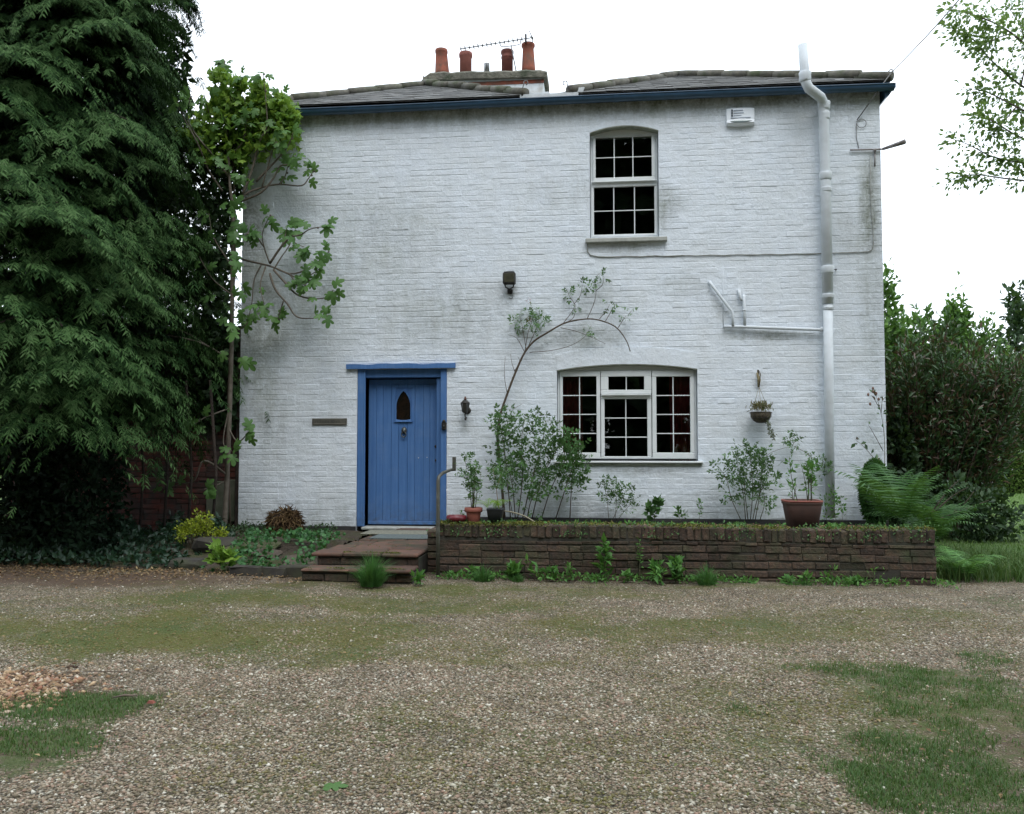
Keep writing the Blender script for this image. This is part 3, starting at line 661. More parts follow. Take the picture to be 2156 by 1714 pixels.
xa = (gl[1] + gc[0]) / 2; xb = (gc[1] + gr[0]) / 2
casement(.634, xa - .004, 1.176, 2.343, *gl, 2, 4, parent=lowin)
casement(xb + .004, 2.396, 1.176, 2.343, *gr, 2, 4, parent=lowin)
casement(xa + .004, xb - .004, gt[2] - .055, 2.343, *gt, 2, 1, y=YF - .024, parent=lowin)
casement(xa + .004, xb - .004, 1.176, gt[2] - .062, *gc, 2, 3, y=YF - .006, parent=lowin)
m = MB(); m.cham((xa + .01, YF - .05, gt[2] - .075), (xb - .01, YF - .008, gt[2] - .060), .003); ob('drip_strip', m, M_FRAME, lowin)
m = MB(); m.cham((.565, -.055, 1.122), (2.49, .084, 1.150), .006); ob('sill', m, M_FRAME, lowin)
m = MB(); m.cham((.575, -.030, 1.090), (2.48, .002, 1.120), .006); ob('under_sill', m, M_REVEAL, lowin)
# --- upstairs window: two sashes
YU = .12
umb = MB(); window_frame_ring(umb, 1.052, 1.948, 4.135, 5.540, .045, YU, YU + .06)
upwin = ob('window', umb, M_FRAME, house, 'tall narrow two-part window upstairs')
m = MB(); m.cham((1.052, YU + .002, 5.541), (1.948, YU + .05, 5.61), .004); ob('head_board', m, M_FRAME, upwin)
gu, gd = R(1254, 289, 1372, 374, YU), R(1249, 393, 1380, 493, YU)
casement(1.085, 1.915, gu[2] - .05, 5.505, *gu, 3, 2, y=YU - .024, parent=upwin)
casement(1.060, 1.940, 4.150, gu[2] - .056, *gd, 3, 2, y=YU - .006, parent=upwin)
m = MB(); m.cham((1.065, YU - .045, gu[2] - .066), (1.935, YU - .01, gu[2] - .052), .003); ob('drip_strip', m, M_FRAME, upwin)
m = MB(); m.cham((.985, -.075, 4.035), (2.055, .118, 4.093), .008); ob('sill', m, M_SILL, upwin)

# --- the door
YD = .20
door_x0, door_x1 = W(775, 950, .17)[0], W(921, 950, .17)[0]
jl0, jr1 = DOOR[0] + .003, DOOR[1] - .003
m = MB(); m.cham((jl0, -.004, .26), (jl0 + .10, .20, 2.386), .006); m.cham((jl0 + .10, .05, .26), (door_x0 - .006, .2, 2.27), .006); m.cham((jl0 + .088, -.008, .26), (jl0 + .108, -.001, 2.386), .003)
frame = ob('door_frame', m, M_BLUE, house)
m = MB(); m.cham((jr1 - .085, -.004, .26), (jr1, .20, 2.386), .006); m.cham((door_x1 + .006, .06, .26), (jr1 - .085, .2, 2.27), .006); ob('door_post', m, M_BLUE, frame)
m = MB(); m.cham((jl0 + .1, .03, 2.275), (jr1 - .085, .2, 2.386), .005); ob('head_rail', m, M_BLUE, frame)
mb = MB(); n = 24; xs = np.linspace(-2.262, -.762, n + 1); V = []
for x_ in xs:
    j = .006 * sin(x_ * 7) + .004 * sin(x_ * 17); V += [(x_, -.05, 2.392 + j * .3), (x_, -.05, 2.455 + j), (x_, .03, 2.392 + j * .3), (x_, .03, 2.462 + j)]
mb.add(V, sum([[(4 * i, 4 * i + 4, 4 * i + 5, 4 * i + 1), (4 * i, 4 * i + 2, 4 * i + 6, 4 * i + 4), (4 * i + 1, 4 * i + 5, 4 * i + 7, 4 * i + 3)] for i in range(n)], []) + [(0, 1, 3, 2), (4 * n, 4 * n + 2, 4 * n + 3, 4 * n + 1)])
ob('door_lintel', mb, M_BLUE, house)
m = MB(); m.cham((jl0 + .08, -.06, .222), (jr1 - .02, .2, .258), .008); ob('door_sill', m, M_SILL, house)
m = MB(); m.box((door_x0 + .004, YD - .022, .275), (door_x1 - .004, YD + .02, 2.262)); door = ob('door', m, M_BLUE, house, 'blue plank door with a small pointed window')
ztr = W(850, 809, YD)[2]; zbr = .33
joints = [W(p, 950, YD)[0] for p in (775, 793.7, 807.5, 825, 840.5, 859, 874.5, 892.5, 906, 921)]; joints[0] = door_x0 + .004; joints[-1] = door_x1 - .004
lx0, lx1 = W(834.5, 870, YD)[0], W(867, 870, YD)[0]; lz0, lz1 = W(850, 886, YD)[2], W(850, 819, YD)[2]; lxc = (lx0 + lx1) / 2
def lancet(x0, x1, z0, z1, n=8, bow=.012):
    """pointed arch outline, anticlockwise from bottom left"""
    xc = (x0 + x1) / 2; zs = z0 + (z1 - z0) * .45; pts = [(x0 + (x1 - x0) * k / n, z0 - bow * sin(pi * k / n)) for k in range(n + 1)]
    pts += [(xc + (x1 - xc) * cos(pi / 2 * k / n) ** .75 if k < n else xc, zs + (z1 - zs) * (k / n)) for k in range(1, n + 1)]
    pts += [(2 * xc - x, z) for x, z in pts[-2:n:-1]]
    return pts
for i, (a, b) in enumerate(zip(joints, joints[1:])):
    proud = .004 if i % 2 else .0; m = MB(); top = ztr - .01 * (i % 2)
    y0 = YD - .032 - proud
    if a < lx1 - .004 and b > lx0 + .004:                       # plank cut round the little window
        m.cham((a + .0015, y0, zbr), (b - .0015, YD - .0225, lz0 - .012), .003); m.cham((a + .0015, y0, lz1 + .012), (b - .0015, YD - .0225, top), .003)
        if a < lx0 - .01: m.cham((a + .0015, y0, lz0 - .012), (lx0, YD - .0225, lz1 + .012), .003)
        if b > lx1 + .01: m.cham((lx1, y0, lz0 - .012), (b - .0015, YD - .0225, lz1 + .012), .003)
    else: m.cham((a + .0015, y0, zbr), (b - .0015, YD - .0225, top), .003)
    ob('plank', m, M_BLUE, door)
m = MB(); m.cham((door_x0 + .006, YD - .034, ztr + .001), (door_x1 - .006, YD - .0225, 2.26), .004); ob('top_rail', m, M_BLUE, door)
m = MB(); m.cham((door_x0 + .006, YD - .045, .278), (door_x1 - .006, YD - .0225, zbr - .002), .006); ob('bottom_rail', m, M_BLUE, door)
lo_, li_ = lancet(lx0 - .006, lx1 + .006, lz0, lz1), lancet(lx0 + .009, lx1 - .009, lz0 + .02, lz1 - .03)
k_ = len(lo_); V = [(x, YD - .050, z) for x, z in lo_] + [(x, YD - .046, z) for x, z in li_] + [(x, YD - .022, z) for x, z in lo_] + [(x, YD - .022, z) for x, z in li_]
Fc = []
for i in range(k_):
    j = (i + 1) % k_; Fc += [(i, j, k_ + j, k_ + i), (i, 2 * k_ + i, 2 * k_ + j, j), (k_ + i, k_ + j, 3 * k_ + j, 3 * k_ + i)]
m = MB(); m.add(V, Fc); m.cham((lx0 - .02, YD - .056, lz0 - .022), (lx1 + .02, YD - .03, lz0 - .004), .006); ob('window_surround', m, M_BLUE, door)
m = MB(); m.prism(lancet(lx0 + .002, lx1 - .002, lz0 + .014, lz1 - .02), YD - .030, YD - .0225); 
M_DGL = MAT('dark_door_glass', (.008, .007, .006), (.02, .012, .008), 12, rough=.08, bstr=0); ob('pane', m, M_DGL, door)
# lion-head knocker with its ring
kc = W(850.6, 906, YD - .05); m = MB()
m.lathe((0, 0, 0), [(.0, -.001), (.033, 0), (.036, .006), (.028, .016), (.018, .024), (.0, .03)], 14)
V = [(v[0], -v[2], v[1] * 1.25) for v in m.v]; Fc = m.f; m = MB(); m.add([(v[0] + kc[0], v[1] + YD - .033, v[2] + kc[2]) for v in V], Fc, True)
for a in np.linspace(0, 2 * pi, 13)[:-1]: m.tube([(kc[0] + .026 * cos(a), YD - .045, kc[2] + .033 * sin(a)), (kc[0] + .040 * cos(a), YD - .038, kc[2] + .048 * sin(a))], [.009, .004], 5)
m.tube([(kc[0], YD - .06, kc[2] - .005), (kc[0], YD - .075, kc[2] - .02)], [.014, .010], 8)
M_BRASS = MAT('tarnished_iron', (.05, .055, .055), (.14, .15, .14), 60, rough=.45, metal=.6, bstr=.3); kn = ob('knocker', m, M_BRASS, door)
m = MB(); m.tube([(kc[0] + .034 * sin(a), YD - .062, kc[2] - .058 - .034 * cos(a)) for a in np.linspace(0, 2 * pi, 21)], .007, 6, False); m.lathe((kc[0], YD - .06, kc[2] - .105), [(.0, 0), (.012, .004), (.012, .014), (0, .018)], 8); ob('knocker_ring', m, M_BRASS, kn)
for py, r_ in ((940, .022), (969, .017)):
    c = W(917.5, py, YD - .04); m = MB(); m.tube([(c[0] + .004, YD - .032, c[2]), (c[0] + .004, YD - .045, c[2]), (c[0] + .004, YD - .05, c[2])], [r_, r_, r_ * .6], 14); ob('lock', m, M_BLACK, door)
for px, py in ((881, 964), (899, 963)):
    c = W(px, py, YD - .04); m = MB(); m.tube([(c[0], YD - .03, c[2]), (c[0], YD - .040, c[2])], .006, 8); ob('screw_hole', m, M_FRAME, door)

# --- eaves
m = MB(); m.cham((HX0 - .06, -.032, 5.935), (HX1 + .05, .0, 6.03), .004); m.box((HX0 - .06, -.0, 5.966), (HX1 + .05, .30, 6.0)); ob('fascia', m, M_TAR, house)
gz = 5.955; gy = -.125; prof = []
for k in range(11): a = pi + pi * k / 10; prof.append((gy + .062 * cos(a), gz + .065 * sin(a)))
m = MB(); xs = [-4.0, -2.2, -.4, 1.4, 3.2, HX1 + .14]
for a, b in zip(xs, xs[1:]):
    V = []; rr = [(.0), (.004)]
    for x_ in (a + .002, b - .002):
        for (py, pz) in prof + [(p[0] * .97 + gy * .03, p[1] + .005) for p in prof[::-1]]: V.append((x_, py, pz + .008 * sin(x_ * .8)))
    n = len(prof) * 2; m.add(V, [(i, i + n, (i + 1) % n + n, (i + 1) % n) for i in range(n)], True)
    m.add([(a - .035, gy + (py - gy) * 1.1, gz + (pz - gz) * 1.1 + .008 * sin(a * .8)) for py, pz in prof] + [(a + .035, gy + (py - gy) * 1.1, gz + (pz - gz) * 1.1 + .008 * sin(a * .8)) for py, pz in prof], [(i, i + 11, i + 12, i + 1) for i in range(10)], True)
m.tube([(x_, gy - .064, gz + .006 + .008 * sin(x_ * .8)) for x_ in np.linspace(-4.0, HX1 + .14, 24)], .008, 6)
m.tube([(x_, gy + .06, gz + .006) for x_ in np.linspace(-4.0, HX1 + .14, 6)], .006, 6)
m.prism([(HX1 + .13, gz - .05), (HX1 + .145, gz - .05), (HX1 + .145, gz + .01), (HX1 + .13, gz + .01)], gy - .06, gy + .06)
gut = ob('gutter', m, M_DBLUE, house)
m = MB(); m.box((HX0 - .05, gy - .05, gz - .01), (HX1 + .12, gy + .05, gz - .004)); ob('gutter_bed', m, M_TAR, gut)
# gutter round the right-hand corner
m = MB(); m.prism([(HX1 + .04, 5.80), (HX1 + .09, 5.84), (HX1 + .13, 5.90), (HX1 + .16, 5.96), (HX1 + .03, 5.96)], -.10, 1.2); ob('eaves_return', m, M_DBLUE, house)

# --- roofs
AL = (-1.645, 2.1, 7.26); AR = (2.389, 2.1, 7.23)
m = MB()
for xa, xb, (ax_, ay, az) in ((-3.93, .20, AL), (.78, 4.90, AR)):
    m.add([(xa, -.125, 6.023), (xb, -.125, 6.023), (ax_, ay, az - .072), (ax_, 6.9, az - .072), (xa, 6.9, 6.023), (xb, 6.9, 6.023)], [(0, 1, 2), (0, 2, 3, 4), (1, 5, 3, 2)])
roof = ob('roof', m, M_SLATE, house)
def hip_roof(xa, xb, apex, back=6.9, name='slope'):
    ax_, ay, az = apex; y0 = -.125; z0 = 6.035; zr = az - .06; tanp = (zr - z0) / (ay - y0); pitch = math.atan(tanp)
    e = .165; L = sqrt((ay - y0) ** 2 + (zr - z0) ** 2); rows = int(L / e); r = np.random.default_rng(int(abs(xa * 100)))
    me = MB(); me.cham((-.5, 0, -.007), (.5, .19, 0), .002); me = me.mesh('slate')
    for i in range(rows + 1):
        t0_ = i * e / L; tm = min((i + .35) * e / L, 1); a = xa + (ax_ - xa) * tm; b = xb + (ax_ - xb) * tm; w = .225
        x_ = a - (i % 2) * w / 2
        while x_ < b:
            p, q = max(x_, a), min(x_ + w, b)
            if q - p > .03:
                o = ob('slate', me, M_SLATE, roof); s_ = i * e
                o.location = ((p + q) / 2, y0 + s_ * cos(pitch), z0 + s_ * sin(pitch) + .012 + r.normal() * .0015); o.scale = (q - p - .004, 1, 1)
                o.rotation_euler = (pitch - .045 + r.normal() * .006, r.normal() * .004, r.normal() * .008)
            x_ += w
    for (p0, p1) in (((xa, y0, z0), (ax_, ay, zr)), ((xb, y0, z0), (ax_, ay, zr)), ((ax_, ay, zr), (ax_, back, zr))):
        p0, p1 = np.array(p0), np.array(p1); d = p1 - p0; D = np.linalg.norm(d); n = max(int(D / .43), 1); r2 = np.random.default_rng(int(p0[0] * 10) + 50)
        for i in range(n):
            a, b = p0 + d * (i / n) + [0, 0, .035], p0 + d * ((i + 1.12) / n) + [0, 0, .028]; j = r2.normal(size=3) * .008
            m = MB(); m.tube([a + j, a + (b - a) * .5 + j + [0, 0, .006], b + j], [.064, .060, .056], 12, True, .95); ob('hip_tile', m, M_HIP, roof)
hip_roof(-3.93, .20, AL); hip_roof(.78, 4.90, AR)
m = MB(); m.add([(.12, -.13, 6.045), (.90, -.13, 6.045), (.85, 7, 6.10), (.1, 7, 6.10), (.12, -.13, 6.0), (.9, -.13, 6.0)], [(0, 1, 2, 3), (4, 5, 1, 0)])
m.prism([(.14, 6.05), (.52, 6.05), (.50, 6.10), (.30, 6.085), (.18, 6.12), (.08, 6.13)], -.06, -.03)
m.prism([(.55, 6.05), (.95, 6.055), (.98, 6.14), (.82, 6.13), (.70, 6.085), (.56, 6.07)], -.06, -.03); ob('lead_valley', m, M_LEAD, house)
def hook(p, s=1, sc=1.0):
    """the curled iron that stops the lowest hip tile"""
    p = np.array(p); pts = [p, p + [s * .012, 0, .05 * sc], p + [s * .02, 0, .08 * sc]] + [p + np.array([s * (.045 - .028 * cos(a)), 0, .09 * sc + .028 * sin(a)]) for a in np.linspace(0, 4.6, 9)]
    m = MB(); m.tube(pts, .007, 6); ob('hip_iron', m, M_WIRE, house)
a = W(1100, 186, -.13); hook((a[0], -.14, a[2] - .02)); a = W(1197, 186, -.13); hook((a[0], -.14, a[2] - .02), -1); a = W(1868, 163, -.13); hook((a[0], -.14, a[2] - .02))

# --- chimney
YC = 4.6
c0, c1 = W(905, 170, YC), W(1145, 170, YC); zt = c0[2] + .0
st = MB(); st.cham((c0[0] + .05, YC, 6.0), (c1[0] - .01, YC + .62, W(1000, 165, YC)[2]), .01); stack = ob('chimney_stack', st, M_STACK, house)
m = MB(); n = 18; xs = np.linspace(W(893, 165, YC)[0], W(1152, 165, YC)[0], n + 1); r = np.random.default_rng(3); V = []
for i, x_ in enumerate(xs):
    px_ = 893 + 259 * i / n; zl = W(px_, 172 - 7 * i / n - (7 if i == 0 else 0), YC)[2]; zh = W(px_, 155 - 7 * (i / n) + (10 if i == 0 else 0) + (6 if i == n else 0) + r.normal() * .8, YC)[2]; o_ = r.normal() * .012
    V += [(x_, YC - .09 + o_, zl), (x_, YC - .10 + o_, zh - .05), (x_, YC - .04 + o_, zh), (x_, YC + .68, zh + .02), (x_, YC + .72, zl)]
m.add(V, sum([[(5 * i + k, 5 * i + 5 + k, 5 * i + 5 + (k + 1) % 5, 5 * i + (k + 1) % 5) for k in range(5)] for i in range(n)], []) + [(0, 1, 2, 3, 4), tuple(5 * n + k for k in range(5))[::-1]])
cap = ob('chimney_cap', m, M_CAP, stack)
m = MB(); a0, a1 = W(985, 171, YC), W(1145, 165, YC); m.box((a0[0], YC - .012, a0[2] - .10), (a1[0], YC - .001, a1[2] - .02)); ob('brick_oversail', m, M_TERRA, stack)
def pot(px0, px1, ptop, pbot, prof, mat, tilt=0.0, name='chimney_pot', par=None):
    yc = YC + .3; a, b = W(px0, pbot, yc), W(px1, pbot, yc); r0 = (b[0] - a[0]) / 2; H = W((px0 + px1) / 2, ptop, yc)[2] - a[2] + .12
    m = MB(); m.lathe((0, 0, 0), [(r0 * p, H * q) for p, q in prof], 22); m.v = [(x + tilt * z, y, z) for x, y, z in m.v]; m.v = [(x + (a[0] + b[0]) / 2, y + yc, z + a[2] - .12) for x, y, z in m.v]
    return ob(name, m, mat, par or stack)
tap = [(1, 0), (.96, .2), (.86, .55), (.78, .86), (.84, .88), (.86, .93), (.84, .98), (.80, 1), (.68, 1), (.66, .8)]
M_T2 = MAT('pink_clay', (.36, .13, .10), (.28, .10, .08), 9, rough=.8, bscale=60, bstr=.2); M_T3 = MAT('dark_clay', (.19, .055, .038), (.13, .04, .03), 9, rough=.75, bstr=.2)
pot(916, 947, 105, 152, tap, M_TERRA, -.04)
pot(968, 993, 112, 150, [(1, 0), (1, .8), (1.12, .83), (1.14, .92), (1.08, 1), (.92, 1), (.9, .8)], M_T2)
pot(1056, 1080, 107, 145, [(1, 0), (1, .66), (1.08, .68), (1.08, .73), (1.0, .76), (1.02, .84), (1.14, .88), (1.14, .96), (1.05, 1), (.9, 1), (.88, .8)], M_T3)
pot(1098, 1128, 93, 146, tap[:4] + [(.90, .9), (.96, .93), (.95, .98), (.9, 1), (.78, 1), (.76, .8)], M_TERRA, -.015)
pot(1019, 1031, 134, 149, [(1, 0), (1, .98), (1, 1), (.9, 1), (.9, .7)], M_STEEL, name='metal_flue')

# --- soil pipe
def PW_(px, py, Y): w = W(px, py, Y); return (w[0], Y, w[2])
pp = [PW_(1690, 94, -.36), PW_(1694, 150, -.36), PW_(1697, 174, -.36), PW_(1703, 186, -.34), PW_(1716, 196, -.28), PW_(1728, 205, -.20), PW_(1733, 216, -.15), PW_(1734, 232, -.12), PW_(1738, 380, -.115), PW_(1743, 640, -.115)]
m = MB(); m.tube(pp, [.058, .058, .06, .062, .062, .062, .062, .064, .066, .068], 20); pipe = ob('soil_pipe', m, M_TRIM, house, 'thick white soil pipe rising past the gutter')
m = MB(); m.tube([PW_(1743, 639, -.115), PW_(1745, 800, -.115), PW_(1748, 1090, -.115)], .058, 20); ob('lower_pipe', m, M_TRIM, pipe)
def collar(px, py, Y, r, h, flare=1.14):
    a = np.array(PW_(px, py, Y)); m = MB(); m.tube([a + [0, 0, h / 2], a + [0, 0, h / 2 - .006], a + [0, 0, h * .15], a - [0, 0, h * .3], a - [0, 0, h / 2]], [r * flare, r * flare * 1.05, r * flare, r * flare, r * 1.02], 20); ob('pipe_collar', m, M_TRIM, pipe)
collar(1695, 163, -.36, .060, .13, 1.22); collar(1735, 224, -.118, .064, .11, 1.2); collar(1735.5, 245, -.116, .064, .1, 1.07); collar(1738, 372, -.115, .066, .10, 1.18); collar(1739, 400, -.115, .066, .06, 1.07); collar(1742, 569, -.115, .067, .10, 1.18); collar(1743, 624, -.115, .068, .055, 1.1); collar(1744, 650, -.115, .064, .035, 1.06)
a = np.array(PW_(1742, 569, -.11)); m = MB(); m.tube([a + [.05, .0, 0], a + [.12, .02, .015], a + [.13, .1, .015]], .007, 6); ob('pipe_clip', m, M_BLACK, pipe)
m = MB(); m.tube([PW_(1742, 693, -.09), PW_(1725, 694, -.07), PW_(1640, 691, -.06), PW_(1560, 688, -.05), PW_(1524, 688, -.04)], [.024, .021, .021, .021, .019], 10); m.tube([PW_(1727, 693, -.07), PW_(1733, 694, -.075)], .033, 10); ob('waste_pipe', m, M_TRIM, pipe)
m = MB(); m.tube([PW_(1493, 592, -.02), PW_(1500, 602, -.05), PW_(1541, 656, -.055), PW_(1543, 665, -.055), PW_(1543, 687, -.055)], .018, 10); ob('waste_pipe', m, M_TRIM, pipe)
m = MB(); m.tube([PW_(1555, 610, -.01), PW_(1557, 618, -.04), PW_(1560, 630, -.045), PW_(1561, 632, -.03)], .019, 10); m.tube([PW_(1566, 622, -.01), PW_(1566.5, 626, -.045), PW_(1567.5, 655, -.05), PW_(1568, 686, -.05)], .021, 10); m.tube([PW_(1567, 652, -.05), PW_(1567, 655, -.05)], .026, 10); ob('waste_pipe', m, M_TRIM, pipe)
# ------------------------------------------------------------------ things fixed to the house
m = MB(); m.tube([W(1522, 560, -.006), W(1522, 640, -.008), W(1523, 690, -.008)], .005, 5); tag(ob('cable', m, M_TRIM), 'thin white-painted cable running straight down to the left end of the waste pipe', 'cable')
pts = [W(1237, 513, -.012), W(1237, 530, -.014), W(1243, 537, -.014), W(1260, 540.5, -.014)] + [W(1260 + 470 * k / 16, 540.5 - 6.5 * k / 16 + (.9 if k % 2 else -.4), -.014) for k in range(1, 17)] + [W(1780, 532, -.014), W(1828, 530, -.014), W(1836, 526, -.014), W(1839, 516, -.014), W(1838, 480, -.014), W(1833, 420, -.014), W(1833, 330, -.014)]
m = MB(); m.tube(pts, .0065, 6); tag(ob('cable', m, MAT('grimy_cable', (.36, .38, .36), (.2, .2, .18), 14, rough=.7, bstr=0)), 'long cable sagging across the wall from the upstairs sill to the right-hand corner', 'cable')
# alarm box
a = W(1528, 230); b = W(1588, 264); t = thing('alarm_box', 'white burglar alarm box high on the wall under the gutter', 'alarm box', (a[0], 0, b[2]))
x0, x1, z0, z1 = a[0], b[0], b[2], a[2]; zm = z0 + (z1 - z0) * .3; m = MB()
prof = [(0, z1), (-.045, z1 - .006), (-.055, z1 - .03), (-.062, zm), (-.075, z0 + .03), (-.055, z0 + .002), (0, z0)]; V = []
xs = [x0, x0 + .008, x0 + .03] + list(np.linspace(x0 + .06, x1 - .06, 7)) + [x1 - .03, x1 - .008, x1]
for i, x_ in enumerate(xs):
    u = (x_ - x0) / (x1 - x0) * 2 - 1; k = 1 if 0 < i < len(xs) - 1 else .8; bow = 1 - u * u
    V += [(x_, y * k * (.75 + .25 * bow), z - (.018 * bow if z < zm - .001 else 0) - (.0 if z < z1 - .01 else .01 * (abs(u) ** 6))) for y, z in prof]
n = len(prof); m.add(V, sum([[(i * n + k, i * n + k + 1, (i + 1) * n + k + 1, (i + 1) * n + k) for k in range(n - 1)] for i in range(len(xs) - 1)], []) + [tuple(range(n))[::-1], tuple((len(xs) - 1) * n + k for k in range(n))], False)
ob('casing', m, MAT('alarm_white_plastic', (.78, .83, .88), rough=.35, bstr=0), t)
m = MB(); V = []
for i in range(11):
    x_ = x0 + .035 + (x1 - x0 - .07) * i / 10; u = i / 5 - 1; h = .022 * (1 - u * u); V += [(x_, -.078, z0 + .035 - h * .9), (x_, -.083, z0 + .035), (x_, -.077, z0 + .035 + h)]
m.add(V, sum([[(3 * i + k, 3 * i + 3 + k, 3 * i + 4 + k, 3 * i + 1 + k) for k in range(2)] for i in range(10)], [])); ob('strobe_lens', m, MAT('grey_lens', (.22, .28, .29), rough=.2, bstr=0), t)
M_PRINT = MAT('dark_print', (.05, .07, .1), rough=.6, bstr=0); M_PRINT2 = MAT('grey_print', (.38, .43, .52), rough=.6, bstr=0)
for k in range(3):
    m = MB(); zz = z1 - .045 - .034 * k; m.box((x0 + .062, -.0645, zz - .013), (x0 + .082, -.056, zz + .013)); ob('printed_mark', m, M_PRINT, t)
    m = MB(); m.box((x0 + .092, -.0640, zz - .005), (x0 + .092 + (.12, .13, .10)[k], -.056, zz + .006)); ob('printed_line', m, M_PRINT2, t)
m = MB(); m.box((x0 + .055, -.0655, z1 - .148), (x1 - .055, -.056, z1 - .140)); ob('printed_line', m, M_PRINT2, t)
# floodlight
c = W(1072.5, 586, -.1); t = thing('security_floodlight', 'small dark security floodlight on the wall above the rose', 'floodlight', (c[0], 0, c[2]))
m = MB(); m.cham((c[0] - .085, -.15, c[2] - .085), (c[0] + .085, -.07, c[2] + .075), .014); ob('housing', m, M_BLACK, t)
m = MB(); m.cham((c[0] - .068, -.156, c[2] - .06), (c[0] + .068, -.151, c[2] + .058), .004); ob('front_glass', m, MAT('dirty_glass', (.07, .068, .045), (.04, .04, .03), 20, rough=.25, bstr=0), t)
for k in range(5):
    m = MB(); zz = c[2] + .074 + .004; m.cham((c[0] - .07, -.145 + k * .015, c[2] + .075), (c[0] + .07, -.139 + k * .015, c[2] + .083), .001); ob('cooling_fin', m, M_BLACK, t)
m = MB(); m.tube([(c[0] - .06, -.11, c[2] - .085), (c[0] - .05, -.10, c[2] - .12), (c[0], -.07, c[2] - .14), (c[0] + .05, -.10, c[2] - .12), (c[0] + .06, -.11, c[2] - .085)], .010, 8); m.tube([(c[0], -.07, c[2] - .14), (c[0], 0, c[2] - .16)], .018, 10); m.cham((c[0] - .035, -.03, c[2] - .19), (c[0] + .035, .0, c[2] - .13), .006); ob('bracket', m, M_BLACK, t)
m = MB(); m.tube([(c[0] + .005, -.012, c[2] - .19)] + [(c[0] + .01 - .03 * cos(a), -.012, c[2] - .225 + .032 * sin(a)) for a in np.linspace(1.2, 5.8, 10)], .004, 5); ob('wire', m, M_WIRE, t)
# lantern by the door
c = W(979.5, 858, -.12); t = thing('wall_lantern', 'black carriage lantern on the wall just right of the blue door', 'wall lamp', (c[0], 0, c[2] - .15))
m = MB(); m.lathe((c[0], -.12, c[2]), [(.018, -.075), (.03, -.07), (.036, -.06), (.040, -.055)], 6); ob('lamp_base', m, M_BLACK, t)
m = MB(); m.lathe((c[0], -.12, c[2]), [(.036, -.055), (.056, .055)], 6); m.smooth = [False] * len(m.f); ob('lamp_glass', m, MAT('smoked_glass', (.03, .032, .03), rough=.15, bstr=0), t)
for k in range(6):
    a = 2 * pi * k / 6; m = MB(); m.tube([(c[0] + .037 * cos(a), -.12 + .037 * sin(a), c[2] - .055), (c[0] + .058 * cos(a), -.12 + .058 * sin(a), c[2] + .055)], .004, 5); ob('glazing_rib', m, M_BLACK, t)
m = MB(); m.lathe((c[0], -.12, c[2]), [(.062, .055), (.066, .060), (.050, .075), (.025, .098), (.010, .105)], 6); ob('lamp_cap', m, M_BLACK, t)
m = MB(); m.lathe((c[0], -.12, c[2] + .10), [(.010, 0), (.022, .010), (.024, .016), (.010, .024), (.014, .030), (.008, .042), (0, .05)], 10); ob('finial', m, MAT('rusty_iron', (.14, .05, .03), (.08, .03, .02), 30, rough=.8, bstr=.3), t)
m = MB(); m.tube(curve_pts([(c[0], -.12, c[2] - .07), (c[0], -.12, c[2] - .12), (c[0], -.08, c[2] - .16), (c[0], -.02, c[2] - .13)], 5), .010, 8); m.lathe((c[0], -.12, c[2] - .165), [(0, 0), (.012, .01), (.008, .04)], 8); ob('arm', m, M_BLACK, t)
m = MB(); m.tube([(c[0] + .01, .0, c[2] - .035), (c[0] + .01, -.012, c[2] - .035), (c[0] + .01, -.02, c[2] - .035)], [.05, .05, .035], 16); ob('back_plate', m, M_BLACK, t)
# name board
a, b = W(657, 881, -.02), W(730, 895, -.02); t = thing('name_board', 'weathered wooden house name board left of the door', 'sign', ((a[0] + b[0]) / 2, 0, b[2]))
M_WOOD = MAT('weathered_board', (.075, .075, .062), (.11, .105, .085), 18, rough=.85, bscale=60, bstr=.5)
m = MB(); m.cham((a[0], -.022, b[2]), (b[0], 0, a[2]), .004); ob('board', m, M_WOOD, t)
m = MB(); m.cham((a[0] + .03, -.026, b[2] + .012), (b[0] - .03, -.021, b[2] + .019), .002); m.cham((a[0] + .03, -.026, a[2] - .016), (b[0] - .03, -.021, a[2] - .010), .002); ob('carved_border', m, MAT('worn_wood_edge', (.17, .165, .135), rough=.9, bstr=0), t)
M_CARV = MAT('carved_lettering_shadow', (.025, .027, .022), rough=.9, bstr=0)  # one dark colour for the lettering strokes
r = np.random.default_rng(4); xx = a[0] + .05                     # the lettering is worn beyond reading: short carved strokes
for k in range(16):
    if k in (9,): xx += .022; continue
    m = MB(); z_ = b[2] + .030; h = .030
    if k % 3 == 0: m.box((xx, -.0245, z_), (xx + .005, -.021, z_ + h)); m.box((xx + .006, -.0245, z_ + h * (.1 if k % 2 else .8)), (xx + .014, -.021, z_ + h * (.1 if k % 2 else .8) + .004))
    elif k % 3 == 1: m.box((xx, -.0245, z_), (xx + .004, -.021, z_ + h)); m.box((xx + .010, -.0245, z_), (xx + .014, -.021, z_ + h))
    else: m.box((xx + .004, -.0245, z_), (xx + .009, -.021, z_ + h))
    ob('carved_letter', m, M_CARV, t); xx += .0225
for p in (a[0] + .018, b[0] - .018): m = MB(); m.tube([(p, -.021, (a[2] + b[2]) / 2), (p, -.026, (a[2] + b[2]) / 2)], .007, 8); ob('screw', m, M_BLACK, t)
